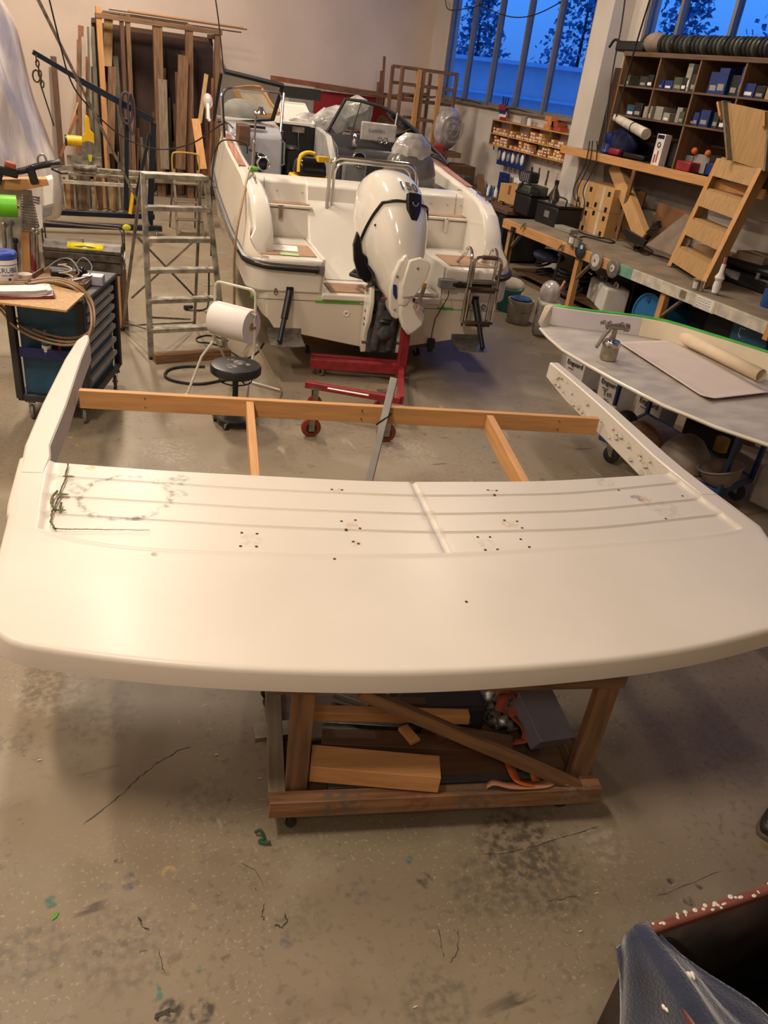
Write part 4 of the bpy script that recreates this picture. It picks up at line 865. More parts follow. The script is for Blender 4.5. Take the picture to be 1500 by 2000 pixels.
m = M(); m.prism([(-.02, .30), (.0, .52), (.04, .56), (.05, .78), (.08, .84), (.12, .80), (.12, .62), (.18, .56), (.18, .32), (.1, .26)], .06, Matrix.Translation((0, .08, 0)) @ Matrix.Rotation(PI/2, 4, 'X')); obj('blade_guard', m, yellow, saw, bev=.01)
m = M(); m.cyl((.08, .0, .30), (.08, .012, .30), .14, n=28); obj('blade', m, steel, saw)
m = M(); m.box((.08, .16, .25), (.05, .06, .35)); obj('arm', m, grey, saw)
m = M(); m.prism([(.06, .22), (.13, .22), (.11, .12), (.07, .12)], .02, Matrix.Translation((0, -.01, 0)) @ Matrix.Rotation(PI/2, 4, 'X')); obj('lower_guard', m, mat('lemon_plastic', (.6, .6, .02), .4), saw)
# blue engine crane
cr2 = thing('workshop_crane', 'dark blue engine hoist with a long raised jib in front of the timber rack', 'crane', (1.7, 14.0, 0))
crm = mat('dark_blue_paint', (.007, .013, .026), .35, 0, .15, 6)
L = cr2.matrix_world; cr2.matrix_world = Matrix.Translation((1.7, 14.0, 0)); off = Vector((1.7, 14.0, 0))
def cb(name, a, b, w, h, mt=crm, up=(0, -1, 0)): m = M(); m.beam(Vector(a)-off, Vector(b)-off, w, h, up); return obj(name, m, mt, cr2, bev=.006)
jA = ony(64, 101, 13.9); jM = ony(180, 170, 14.0); jB = ony(300, 236, 14.0)
cb('jib_inner', jM-(jB-jM)*.25, jB, .09, .09); cb('jib_outer', jA, jM, .07, .07)
mb = ony(292, 420, 14.05); cb('mast', (mb.x, 14.05, .1), jB+Vector((0, .05, -.03)), .09, .09)
rb_ = ony(247, 425, 13.95); rt = ony(247, 232, 13.95)
cb('ram', (rb_.x, 13.95, .35), rt, .07, .07); m = M(); m.cyl(Vector((rb_.x, 13.95, .9))-off, rt-off, .035); obj('ram_rod', m, steel, cr2)
cb('strut', ony(262, 400, 13.9), ony(292, 260, 13.95), .05, .05)
y0 = onz(130, 421, .12); y1 = onz(292, 441, .12)
cb('base_beam', (y0.x-.5, 13.75, .12), (mb.x+.15, 13.75, .12), .08, .10)
cb('base_beam', (y0.x-.5, 14.55, .16), (mb.x+.15, 14.55, .16), .08, .10)
cb('cross_beam', (mb.x, 13.7, .13), (mb.x, 14.6, .13), .10, .10)
m = M(); q = ony(262, 408, 13.7); m.cyl(ony(254, 418, 13.85)-off, ony(260, 375, 13.9)-off, .03, n=10); obj('pump_handle', m, yellow, cr2)
m = M(); q = ony(247, 440, 13.68); m.ball(Vector((q.x, 13.68, .13))-off, (.07, .02, .05)); obj('yellow_mark', m, MATS['lemon_plastic'], cr2)
for x, y in ((y0.x-.4, 13.75), (mb.x+.05, 13.7), (mb.x+.05, 14.6)): caster(cr2, Vector((x, y, 0))-off, .035, steel)
m = M(); q = ony(248, 200, 13.9); m.tube([q-off+Vector((.09*math.cos(t)-.02, -.06, .22*math.sin(t)-.08)) for t in [2*PI*k/16 for k in range(16)]], .022, 8, True); m.tube([q-off+Vector((.05*math.cos(t)+.05, -.09, .28*math.sin(t)-.15)) for t in [2*PI*k/16 for k in range(16)]], .018, 8, True)
tagged(obj('lifting_sling', m, mat('purple_sling', (.06, .045, .06), .8)), 'purple-grey lifting sling hung over the crane jib', 'sling').location = off
ch = thing('lifting_chain', 'rusty chain with a hook strap hanging from the tip of the crane jib', 'chain', ony(70, 106, 13.88))
cm = mat('rusty_steel', (.10, .065, .045), .6, .5, .2, 20)
for k in range(6):
    m = M(); m.torus((0, 0, 0), .035, .011, 14, 6, 'Y' if k % 2 else 'X', .6, 1.3); q = obj('link', m, cm, ch); q.location = (.01*k, 0, -.05-.065*k)
m = M(); m.torus((0, 0, 0), .07, .012, 18, 6, 'Y', .7, 1.1); q = obj('ring', m, cm, ch); q.location = (-.02, 0, -.28)
m = M(); m.beam((.02, 0, -.36), (.16, 0, -.92), .05, .02); obj('strap', m, mat('dark_strap', (.04, .025, .035), .8), ch)
# two long poles and the cord hanging from the roof
for n_, (pa, pb, ya, yb, r, mt, lb) in enumerate((((70, -10), (292, 440), 9.5, 13.2, .018, MATS['worn_aluminium'], 'long grey pole leaning across the crane'), ((94, -10), (128, 130), 9.5, 10.2, .008, cable, 'thin black cord hanging down to the crane jib'))):
    a = ony(*pa, ya); b = ony(*pb, yb); m = M(); m.cyl((0, 0, 0), b-a, r, n=8); o = obj(('long_pole', 'ceiling_wire')[n_], m, mt); o.location = a; tagged(o, lb, ('pole', 'cord')[n_])
P = [(128, 130, 11.0), (150, 180, 11.2), (200, 235, 11.4), (245, 270, 11.5), (290, 288, 11.5), (330, 291, 11.5), (375, 280, 11.0), (410, 258, 10.6), (440, 240, 10.4), (455, 250, 10.3)]
m = M(); P = [ony(*p) for p in P]
def smoothp(P, n=5):
    Q = []
    for i in range(len(P)-1):
        p0 = P[max(0, i-1)]; p1 = P[i]; p2 = P[i+1]; p3 = P[min(len(P)-1, i+2)]
        for k in range(n):
            t = k/n; Q.append(.5*((2*p1)+(p2-p0)*t+(2*p0-5*p1+4*p2-p3)*t*t+(3*p1-p0-3*p2+p3)*t**3))
    return Q+[P[-1]]
def cablething(name, P, r, mt, label, cat='cable', n=8):
    P = [Vector(p) for p in P]; c = sum(P, Vector())/len(P); m = M(); m.tube(smoothp([p-c for p in P]), r, n); o = obj(name, m, mt); o.location = c; return tagged(o, label, cat)
cablething('power_cable', P, .009, cable, 'black cable slung from the jib across to the boat')
cablething('ceiling_wire', [ony(420, -8, 12.2), ony(428, 50, 12.2), ony(437, 140, 12.2)], .009, cable, 'black cord from the roof to the windshield corner')
cablething('power_cable', [ony(*p) for p in ((412, 500, 10.2), (413, 430, 10.2), (414, 350, 10.2), (420, 300, 10.2), (432, 276, 10.15), (455, 274, 10.1), (480, 282, 10.1), (483, 300, 10.1))], .009, cable, 'thin cable looping over the boat side to the chrome lamp')
# stepladder
sl = thing('stepladder', 'worn seven-step aluminium stepladder with paint marks beside the boat', 'stepladder', (1.06, 7.8, 0), math.radians(8))
LF = Frame((1.06, 7.8, 0), 8)
def lp(px, py, v): return LF.on(px, py, 1, v)
H_ = 1.72; sx0, sx1 = 0, .78
def rail(x, top, y0, y1, w=.026, d=.055, name='side_rail', mt=alu): m = M(); m.beam((x, y0, 0), (x+top, y1, H_), w, d, (1, 0, 0)); return obj(name, m, mt, sl, bev=.003)
TY = .30
rail(.0, .07, 0, TY); rail(.80, -.12, 0, TY)
for k in range(1, 7):
    z = H_*(.01+k*.165); y = TY*z/H_; xa = .07*z/H_; xb = .80-.12*z/H_
    m = M(); m.bb(xa, xb, y-.05, y+.06 if k < 6 else y+.12, z-.022, z); m.bb(xa, xb, y-.052, y-.046, z-.04, z); obj('step', m, alu, sl, bev=.003)
for s, xb, xt in ((0, -.04, .08), (1, .78, .66)):
    m = M(); m.beam((xb, .95, 0), (xt, TY+.08, H_-.05), .02, .03, (1, 0, 0)); obj('rear_leg', m, steel, sl, bev=.003)
m = M(); m.beam((0.02, .72, .42), (.68, .50, 1.1), .012, .02); obj('cross_brace', m, steel, sl)
m = M(); m.beam((.70, .72, .42), (.04, .50, 1.1), .012, .02); obj('cross_brace', m, steel, sl)
m = M(); m.beam((-.03, .93, .06), (.78, .93, .06), .012, .02); obj('rear_stay', m, steel, sl)
m = M(); m.beam((.02, .05, .28), (-.03, .88, .12), .012, .02, (1, 0, 0)); m.beam((.01, .1, .4), (.7, .85, .12), .012, .02); obj('side_stay', m, steel, sl)
for x, y in ((0, 0), (.80, 0), (-.04, .95), (.78, .95)): m = M(); m.bb(x-.02, x+.02, y-.03, y+.03, 0, .025); obj('foot', m, rubber, sl)
m = M(); m.bb(0, .80, -.16, -.055, .0, .09); o = obj('pine_board', m, oldw[0], bev=.004); o.matrix_world = LF.m; tagged(o, 'short brown board on the floor at the foot of the stepladder', 'board')
# small yellow steps behind
ys = thing('step_stool', 'small folding steps with a yellow hoop behind the stepladder', 'step stool', onz(360, 470, 0)); ys.location = (onz(372, 462, 0).x, onz(372, 462, 0).y, 0)
for x in (-.22, .22):
    m = M(); m.beam((x, 0, 0), (x*.9, .35, 1.0), .02, .04, (1, 0, 0)); obj('side_rail', m, MATS['grey_wood_z'], ys); m = M(); m.beam((x, .75, 0), (x*.9, .38, 1.0), .02, .03, (1, 0, 0)); obj('rear_leg', m, steel, ys)
for k in range(3): m = M(); m.bb(-.22, .22, .10*k+.05, .10*k+.2, .24+.27*k, .26+.27*k); obj('step', m, greyw[0], ys)
m = M(); m.tube(smoothp([Vector(p) for p in ((-.22, .35, .95), (-.22, .36, 1.2), (-.15, .36, 1.26), (.15, .36, 1.26), (.22, .36, 1.2), (.22, .35, .95))]), .014, 8); obj('hoop', m, mat('mustard_paint', (.45, .30, .04), .5), ys)
# paper roll stand
rs = thing('paper_roll_stand', 'cream tubular stand holding the big paper roll beside the stool', 'stand', (1.42, 6.92, 0), math.radians(-47))
RS = Frame((1.42, 6.92, 0), -47); crm2 = mat('cream_tube_paint', (.60, .56, .46), .4, 0, .05)
m = M(); P = [(-.04, -.30, .02), (-.01, -.25, .03), (.04, -.1, .36), (.10, .0, .50), (.10, .02, .98)]+[(.15-.05*math.cos(PI/2*k/5), .02, .98+.06*math.sin(PI/2*k/5)) for k in range(6)]+[(.47+.05*math.sin(PI/2*k/5), .02, .98+.06*math.cos(PI/2*k/5)) for k in range(6)]+[(.52, .02, .50), (.56, -.1, .36), (.62, -.25, .03), (.60, -.30, .02), (-.04, -.30, .02)]
m.tube(P, .012, 10); obj('front_frame', m, crm2, rs)
m = M(); m.tube([(.08, .02, .56), (.05, .42, .02), (.60, .42, .02), (.55, .02, .56)], .011, 8); obj('rear_frame', m, crm2, rs)
m = M(); m.tube([(.08, -.02, .86), (.56, -.02, .84), (.56, -.05, .78)], .006, 6); obj('cutter_bar', m, steel, rs)
m = M(); m.cyl((.09, .0, .72), (.54, .0, .72), .01); obj('spindle', m, steel, rs)
pr = thing('paper_roll', 'large white paper towel roll on the cream stand', 'paper roll', RS.w((.12, 0, .72)), math.radians(-47))
m = M(); m.lathe([(.035, .0), (.147, .0), (.15, .006), (.15, .374), (.147, .38), (.035, .38)], (0, 0, 0), 40, 'X'); obj('paper', m, paper, pr)
m = M(); m.lathe([(.035, -.002), (.032, -.002), (.032, .382), (.035, .382)], (0, 0, 0), 20, 'X'); obj('core', m, card, pr)
# stool
st = thing('rolling_stool', 'round black padded rolling stool spattered with paint', 'stool', (1.52, 6.12, 0))
seatm = mat('worn_black_vinyl', (.018, .018, .02), .32, 0, scale=9, col2=(.018, .018, .02), bump=.15, bscale=8)
add_stains(seatm, [(.03, .02, .06, (.3, .28, .25), .9), (-.05, -.06, .05, (.25, .24, .22), .8), (.09, -.03, .03, (.3, .28, .25), .8), (-.02, .1, .03, (.3, .3, .28), .8)])
m = M(); m.lathe([(.001, .455), (.16, .455), (.20, .46), (.213, .475), (.213, .52), (.203, .537), (.15, .545), (.001, .547)], n=36); obj('seat', m, seatm, st)
m = M(); m.torus((0, 0, .40), .135, .006, 28, 6); 
for k in range(4): a = k*PI/2+.4; m.tube([(.02*math.cos(a), .02*math.sin(a), .44), (.135*math.cos(a), .135*math.sin(a), .40)], .005, 6)
obj('lever_ring', m, black, st)
m = M(); m.cyl((0, 0, .08), (0, 0, .46), .025); obj('column', m, black, st)
m = M(); m.lathe([(.03, .15), (.05, .13), (.17, .10), (.19, .085), (.19, .075), (.03, .08)], n=28); obj('base', m, black, st)
for k in range(5): a = 2*PI*k/5+.3; caster(st, (.17*math.cos(a), .17*math.sin(a), 0), .025, rubber, a)
# hose and cables on the floor
cablething('floor_hose', [onz(*p, .012) for p in ((400, 716), (360, 716), (330, 722), (323, 735), (345, 745), (390, 750), (440, 742), (500, 735))], .014, rubber, 'dark hose looping on the floor left of the stool')
cablething('floor_cable', [onz(*p, .008) for p in ((445, 665), (410, 655), (385, 660), (388, 668), (410, 670), (440, 680), (475, 700), (500, 690), (515, 670))], .009, cable, 'black cable on the floor behind the paper roll')
P = [onz(361, 602, .02), onz(380, 606, .02), onz(400, 604, .03), onz(407, 590, .25), onz(408, 520, .8)]
cablething('floor_cable', P, .01, cable, 'black cable running down to a plug behind the stepladder')
tagged(obj('plug', M().cyl((0, 0, 0), (.1, .04, 0), .03, .02, 10), rubber), 'black plug lying on the floor behind the stepladder', 'plug').location = onz(361, 601, .03)
# blue tool trolley
TT = Frame((.30, 6.30, 0), -21); TR = math.radians(-21)
tt = thing('tool_trolley', 'blue tool cabinet on castors with grey drawer handles at the left', 'tool trolley', (.30, 6.30, 0), TR)
dk = mat('dark_trolley_frame', (.03, .03, .035), .5, 0, .15)
m = M(); m.bb(-.50, .07, -.04, .92, .16, .22); obj('plinth', m, dk, tt, bev=.01)
m = M(); m.bb(-.44, .02, .0, .86, .22, .98); obj('carcass', m, bluep, tt, bev=.006)
for x, y in ((-.48, -.03), (.05, -.03), (-.48, .91), (.05, .91)):
    m = M(); m.bb(x-.03, x+.03, y-.02, y+.04, .18, 1.0); obj('corner_post', m, dk, tt, bev=.012)
m = M(); m.bb(-.51, .08, -.05, .94, .98, 1.02); obj('top_tray', m, dk, tt, bev=.012)
m = M(); m.bb(-.40, -.0, -.03, -.005, .60, .61); m.bb(-.42, .0, -.09, -.03, .56, .58); m.bb(-.42, 0, -.095, -.09, .56, .64); obj('side_shelf', m, mat('indigo_tray', (.015, .02, .12), .4), tt)
z = .955
for k, h in enumerate((.075, .085, .085, .09, .12, .12, .13)):
    m = M(); m.bb(.02, .035, .03, .84, z-h+.006, z-.002); d = obj('drawer', m, bluep, tt, bev=.003)
    m = M(); m.bb(.035, .07, .05, .82, z-.035, z-.01); m.bb(.06, .075, .05, .82, z-.05, z-.01); obj('handle', m, mat('handle_grey', (.28, .27, .24), .5, 0, .1) if 'handle_grey' not in MATS else MATS['handle_grey'], d, bev=.006)
    z -= h
for x, y in ((-.42, .03), (.0, .03), (-.4, .85), (.03, .85)): caster(tt, (x, y, 0), .06, mat('grey_rubber', (.16, .15, .14), .6) if 'grey_rubber' not in MATS else MATS['grey_rubber'], .3)
# plywood board on top, papers, coil of hose, tub and the rest
pb = pprism('plywood_board', [(130, 606), (166, 573), (60, 545), (-60, 535), (-60, 583)], 'z', 1.075, .016, MATS['plywood'], bev=.002, label='plywood board lying on the tool trolley under the papers', category='board')
stack = thing('paper_stack', 'stack of curled white papers on the plywood board', 'papers', onz(40, 575, 1.08))
stack.matrix_world = Matrix.Translation(onz(40, 575, 1.08))
random.seed(4)
def sheet(n_, z, rot, mt, sx=.42, sy=.19, ox=0):
    m = M(); R = Matrix.Rotation(rot, 4, 'Z')
    m.grid(lambda u, v: R @ Vector(((u-.5)*sx+ox, (v-.5)*sy, z+.010*max(0, (u-.75)*4)**2*random.uniform(.7, 1.3))), 12, 4); return obj(n_, m, mt, stack, solid=.001)
sheet('red_folder', .002, .06, red, .46, .23, .0)
for k in range(9): sheet('sheet', .006+.005*k, random.uniform(-.05, .1), paper, .40, .17, random.uniform(-.03, .03))
tub = thing('wipes_tub', 'white tub of hand wipes with a blue lid and SCRUBS printed on it', 'tub', onz(14, 560, 1.08)+Vector((-.01, .08, 0)))
tub.matrix_world = Matrix.Translation(tub.location)
m = M(); m.lathe([(.001, 0), (.088, 0), (.092, .01), (.098, .20), (.094, .205), (.001, .205)], n=36); obj('tub', m, whitep, tub)
m = M(); m.lathe([(.099, .195), (.103, .2), (.103, .235), (.095, .245), (.04, .247), (.035, .252), (.001, .252)], n=36); obj('lid', m, mat('royal_blue_plastic', (.02, .06, .38), .35), tub)
def curved_text(name, body, size, mt, par, r, z, a0, rot=0):
    t = text(name, body, size, mt, par, Matrix.Identity(4), .0005)
    for v in t.data.vertices:
        a = a0+v.co.x/r; zz = v.co.y+z; rr = r+.0012+v.co.z; v.co = Vector((rr*math.cos(a), rr*math.sin(a), zz))
    return t
bt = mat('navy_print', (.01, .03, .16), .5)
curved_text('lettering', 'SCRUBS', .052, bt, tub, .096, .12, math.radians(-82)); curved_text('lettering', 'HAND WIPES', .015, bt, tub, .095, .085, math.radians(-75))
m = M(); m.lathe([(.0935, .155), (.0995, .157), (.0995, .160), (.0935, .162)], n=30); obj('print_band', m, bt, tub)
m = M(); q = [Vector((.0955*math.cos(math.radians(-68)+.12*math.cos(t)), .0955*math.sin(math.radians(-68)+.12*math.cos(t)), .055+.01*math.sin(t))) for t in [2*PI*k/16 for k in range(16)]]; m.add(q, [tuple(range(16))]); obj('print_oval', m, bt, tub)
sm_ = one('tape_roll', M().lathe([(.03, 0), (.052, 0), (.055, .05), (.05, .052), (.03, .052)], n=24), mat('dusty_cream', (.5, .44, .36), .8), 'dusty cream roll beside the wipes tub', 'roll', onz(50, 553, 1.08)+Vector((0, .08, 0)))
coil = thing('hose_coil', 'coil of tan rubber hose hooked round the top of the tool trolley', 'hose', (0, 0, 0))
hm = mat('tan_hose', (.30, .19, .10), .5, 0, .08, 20)
for k, (dx, dy) in enumerate(((0, 0), (.0, 8), (-9, 14))):
    P = []
    for (x, y, z) in ((60, 548, 1.12), (110, 543, 1.12), (150, 556, 1.10), (178, 585, 1.0), (184, 620, .9), (172, 650, .82), (140, 660, .78), (100, 655, .76), (60, 640, .76), (30, 620, .80), (8, 600, .86), (-20, 575, .95), (-40, 560, 1.05), (0, 548, 1.12)):
        q = onz(x+dx*.6, y+(dy if y > 600 else dy*.5), z); f = .0
        P.append(q)
    # keep the loop standing clear in front of the cabinet
    c = sum(P, Vector())/len(P); m = M(); Q = smoothp(P+[P[0]], 5)[:-1]; m.tube(Q, .0095, 8, True); obj('loop', m, hm, coil)
spray = one('spray_bottle', M().lathe([(.001, 0), (.034, 0), (.036, .01), (.036, .11), (.028, .13), (.012, .14), (.012, .17), (.001, .17)], n=20), mat('blue_bottle', (.02, .10, .30), .3), 'small blue bottle in the side tray of the trolley', 'bottle', TT.w((-.22, -.06, .585)))
m = M(); m.lathe([(.0365, .03), (.0372, .035), (.0372, .075), (.0365, .08)], n=20); obj('label', m, whitep, spray); m = M(); m.lathe([(.001, .17), (.011, .17), (.011, .195), (.001, .2)], n=12); obj('cap', m, grey, spray)
one('paint_marker', M().cyl((0, 0, 0), (0, 0, .13), .012, n=12), red, 'red marker standing in the side tray of the trolley', 'marker', TT.w((-.12, -.06, .585)))
tray = thing('tool_tray', 'brown tray heaped with cables and small tools on the trolley', 'tray', TT.w((-.20, .45, 1.02)), TR)
m = M(); m.bb(-.26, .2, -.16, .22, 0, .012); 
for a in ((-.26, -.25, -.16, .22), (.19, .2, -.16, .22), (-.26, .2, -.16, -.15), (-.26, .2, .21, .22)): m.bb(*a, 0, .05)
obj('tray', m, oldw[0], tray)
m = M(); m.box((-.06, .05, .06), (.14, .09, .06), .4); obj('charger', m, black, tray, bev=.01)
m = M(); m.ball((.10, .10, .07), .05); obj('headlamp', m, blackg, tray)
m = M(); m.tube(smoothp([Vector(p) for p in ((-.2, .1, .06), (-.1, .18, .14), (.02, .12, .16), (.1, .02, .08), (.0, -.08, .05), (.12, -.1, .06))]), .006, 6); m.tube(smoothp([Vector(p) for p in ((0, .15, .06), (.08, .2, .17), (.17, .15, .12), (.16, .03, .05))]), .005, 6); obj('wires', m, grey, tray)
m = M(); m.tube([(.02+.05*math.cos(t), -.05+.04*math.sin(t), .06+.01*t) for t in [k*.5 for k in range(24)]], .006, 6); obj('coiled_wire', m, MATS['dusty_cream'], tray)
for k in range(4): m = M(); m.cyl((.05+.02*k, -.13, .06), (.17+.012*k, -.02+.015*k, .075), .006, n=6); obj('drill_bit', m, (steel, MATS['rusty_steel'])[k % 2], tray)
bx = one('carton', M().box((0, 0, .035), (.16, .12, .07), .1), mat('lilac_card', (.32, .30, .40), .6), 'small lilac and white carton on the trolley top', 'box', TT.w((.0, .52, 1.022)), TR, bev=.002)
m = M(); m.bb(-.07, .07, -.05, .05, .0702, .0712); obj('carton_print', m, paper, bx)
# metal toolbox
TB = Frame((.16, 8.95, 0), -14)
bs = thing('timber_crate', 'rough timber crate carrying the old toolbox', 'crate', TB.w((0, 0, 0)), math.radians(-14))
m = M(); m.bb(.0, .78, .0, .35, .0, .585); obj('crate_body', m, darkw[0], bs)
for x in (.05, .72): m = M(); m.bb(x-.04, x+.04, -.02, 0, 0, .58); obj('batten', m, pine[2], bs)
tb = thing('metal_toolbox', 'old grey cantilever toolbox with a yellow sticker on its lid', 'toolbox', TB.w((0, 0, .59)), math.radians(-14))
tbm = mat('scuffed_grey_steel', (.10, .085, .075), .45, .4, .3, 12)
m = M(); m.bb(0, .78, .02, .32, 0, .12); obj('lower_tray', m, tbm, tb, bev=.008)
m = M(); m.bb(0, .78, .0, .34, .125, .20); obj('upper_tray', m, tbm, tb, bev=.008)
m = M(); m.rings([[Vector((x, y, z)) for y, z in ((.0, .205), (.0, .24), (.09, .29), (.25, .29), (.34, .24), (.34, .205))] for x in (0, .78)]); lidt = obj('lid', m, tbm, tb, bev=.006)
m = M(); m.add([(.24, .004, .2445), (.60, .004, .2445), (.60, .088, .2915), (.24, .088, .2915)], [(0, 1, 2, 3)]); m.v = [v+Vector((0, -.003, .001)) for v in m.v]; obj('yellow_sticker', m, mat('yellow_sticker', (.72, .62, .01), .4), lidt, solid=.001)
m = M(); m.v = []; m.add([(.30, .03, .262), (.42, .05, .272), (.54, .03, .262), (.46, .02, .257), (.42, .04, .267), (.38, .02, .257)], [(0, 1, 2, 3, 4, 5)]); m.v = [v+Vector((0, -.004, .003)) for v in m.v]; obj('sticker_wings', m, ink, lidt)
for y in (.10, .24):
    m = M(); m.tube([(0-.01, y, .22), (-.01, y, .42), (.02, y, .46), (.76, y, .46), (.79, y, .42), (.79, y, .22)], .008, 8); obj('handle', m, mat('brown_rod', (.07, .05, .045), .5), tb)
m = M(); m.beam((.79, .05, .05), (.79, .25, .2), .02, .006, (1, 0, 0)); m.beam((.79, .25, .05), (.79, .05, .2), .02, .006, (1, 0, 0)); m.tube([(.39, .1, .29), (.39, .1, .33), (.36, .1, .34)], .007, 6); obj('hinge_arm', m, steel, tb)
# tool board with hanging tools, behind the trolley at the frame's left edge
py = 8.1
brd = thing('tool_board', 'perforated tool board hung with spanners behind the trolley', 'tool board', (0, 0, 0))
pprism('board', [(-60, 360), (62, 372), (85, 560), (-60, 560)], 'y', py+.06, .03, offw, brd)
pprism('shelf', [(-60, 352), (92, 350), (96, 362), (40, 372), (-60, 368)], 'y', py-.06, .16, pine[0], brd, bev=.004)
pprism('wood_strip', [(40, 447), (56, 447), (60, 530), (44, 530)], 'y', py, .04, pine[2], brd)
random.seed(8)
for k in range(14):
    y_ = 382+k*5.2; a = ony(44, y_, py); b = ony(75-k*.25, y_+4, py); m = M(); m.tube([a, b], .008, 6); m.ball(a, (.016, .008, .014), 8, 5); m.ball(b, (.014, .008, .013), 8, 5)
    o = obj('spanner', m, steel); tagged(o, f'combination spanner hung on the tool board, {ordn(k+1)} from the top', 'spanner', 'spanners hung on the tool board')
for k, (x, y0_, y1_, w, mt, lb, nm_) in enumerate(((8, 440, 500, .02, steel, 'dark pliers hanging left on the tool board', 'pliers'), (20, 435, 520, .025, grey, 'long grey tool hanging beside the green tape', 'file'), (30, 470, 540, .02, black, 'black-handled tool hanging on the tool board', 'screwdriver'), (66, 450, 520, .018, steel, 'adjustable spanner hanging under the row of spanners', 'spanner'), (72, 455, 540, .016, steel, 'long steel spanner at the right of the tool board', 'spanner'), (65, 500, 530, .022, red, 'red-handled tool hanging low on the tool board', 'screwdriver'))):
    a = ony(x, y0_, py-.02); b = ony(x+2, y1_, py-.02); m = M(); m.tube([a, a.lerp(b, .5), b], [w*.5, w, w*.7], 8); m.ball(a, (w*1.4, w*.6, w*1.4), 8, 5); tagged(obj(nm_, m, mt), lb, nm_)
for k in range(2): pprism('paper_label', [(68+5*k, 400), (77+4*k, 400), (84, 440+5*k), (78, 447)], 'y', py-.03-.01*k, .003, paper, label=('white paper slip hanging beside the spanners', 'second white paper slip at the board edge')[k], category='paper')
gt = thing('tape_roll', 'bright green roll of masking tape at the left edge', 'tape', ony(4, 402, py-.25)); gt.matrix_world = Matrix.Translation(gt.location)
m = M(); m.lathe([(.058, -.12), (.092, -.12), (.092, .12), (.058, .12)], (0, 0, 0), 30, 'X'); obj('tape', m, mat('vivid_green_tape', (.13, .50, .02), .4), gt)
m = M(); m.lathe([(.048, -.121), (.058, -.121), (.058, .122), (.048, .122)], (0, 0, 0), 26, 'X'); obj('core', m, mat('orange_core', (.55, .22, .1), .6), gt)
m = M(); m.cyl((-.3, 0, .0), (.14, 0, 0), .015); obj('peg', m, pine[0], gt)
# grinder and drill on the shelf
gz = ony(50, 352, py-.05)
dr = thing('angle_grinder', 'black angle grinder lying on the shelf of the tool board', 'power tool', gz); dr.matrix_world = Matrix.Translation(gz)
m = M(); m.tube(smoothp([Vector(p) for p in ((-.30, 0, .05), (-.2, 0, .09), (-.05, 0, .07), (.10, 0, .12), (.22, 0, .15), (.30, 0, .16))]), .028, 10); obj('body', m, black, dr)
m = M(); m.box((.06, 0, .05), (.07, .06, .15), 0, 0, -.2); obj('handle', m, blackg, dr, bev=.01)
m = M(); m.box((.26, 0, .15), (.10, .05, .06), 0, 0, -.3); obj('gear_head', m, grey, dr, bev=.01)
m = M(); m.tube(smoothp([Vector(p) for p in ((.12, 0, .12), (.12, 0, .20), (.17, 0, .22), (.19, 0, .16))]), .009, 6); obj('trigger_guard', m, steel, dr)
m = M(); m.tube([(.22, -.02, .11), (.30, -.02, .08), (.36, -.02, .085)], .008, 6); obj('lever', m, black, dr)
dr2 = thing('cordless_drill', 'black and orange drill at the left end of the shelf', 'power tool', ony(14, 355, py-.1)); dr2.matrix_world = Matrix.Translation(dr2.location)
m = M(); m.box((0, 0, .09), (.20, .07, .08), 0, 0, .2); obj('body', m, black, dr2, bev=.015)
m = M(); m.box((-.06, 0, .03), (.05, .05, .12), 0, 0, .3); obj('grip', m, black, dr2, bev=.012)
m = M(); m.box((.04, -.01, .14), (.09, .07, .05), 0, 0, .3); obj('housing', m, mat('dull_red', (.3, .06, .03), .5), dr2, bev=.012)
# ---------------------------------------------------------------- right side: bench, shelves, second moulding
BZ = .92; BXF = 7.45
wb = thing('workbench', 'long deep workbench with pine and white painted front along the window wall', 'workbench', (BXF, 0, 0))
def wbp(name, m, mt, **k): m.v = [v-Vector((BXF, 0, 0)) for v in m.v]; return obj(name, m, mt, wb, **k)
topm = mat('dusty_bench_top', (.25, .20, .15), .7, 0, scale=3, col2=(.17, .135, .10), bump=.05)
m = M(); m.bb(BXF, 9.18, 4.2, 11.72, BZ-.035, BZ); wbp('bench_top', m, topm, bev=.004)
yg = onz(1212, 520, BZ-.07).y; yw = onz(1243, 535, BZ-.07).y
m = M(); m.bb(BXF-.035, BXF, yg, 11.72, BZ-.15, BZ-.01); wbp('front_board', m, pine[1], bev=.004)
m = M(); m.bb(BXF-.035, BXF, yw, yg, BZ-.15, BZ-.01); wbp('green_patch', m, mat('mint_paint', (.16, .33, .24), .6, 0, .1), bev=.003, label='mint green painted stretch of the bench front')
ye = onz(1470, 640, BZ-.07).y
m = M(); m.bb(BXF-.035, BXF, ye, yw, BZ-.15, BZ-.01); wbp('white_board', m, offw, bev=.004, label='chipped white painted front board')
m = M(); m.bb(BXF-.04, BXF, 4.2, ye, BZ-.15, BZ-.0); wbp('end_board', m, oldw[1], bev=.004)
m = M(); m.bb(BXF-.045, BXF+.1, ye-.07, ye, BZ-.2, BZ+.0); wbp('end_block', m, pine[2], bev=.004)
for y in (11.55, 9.6, 7.7, 5.8, 4.4):
    m = M(); m.bb(BXF+.02, BXF+.11, y-.045, y+.045, 0, BZ-.035); wbp('leg', m, pine[2], bev=.004)
    m = M(); m.beam((BXF+.07, y-.02, .45), (BXF+.05, y-.42, BZ-.06), .03, .06, (1, 0, 0)); wbp('brace', m, greyw[1], bev=.003)
    m = M(); m.bb(9.05, 9.14, y-.045, y+.045, 0, BZ-.035); wbp('leg', m, pine[2])
m = M(); m.bb(7.7, 9.1, 4.3, 11.6, .10, .13); wbp('lower_shelf', m, darkw[1])
note = thing('handwritten_note', 'cream note with handwriting taped to the white bench front', 'note', (BXF-.037, onz(1400, 592, BZ-.07).y, BZ-.08))
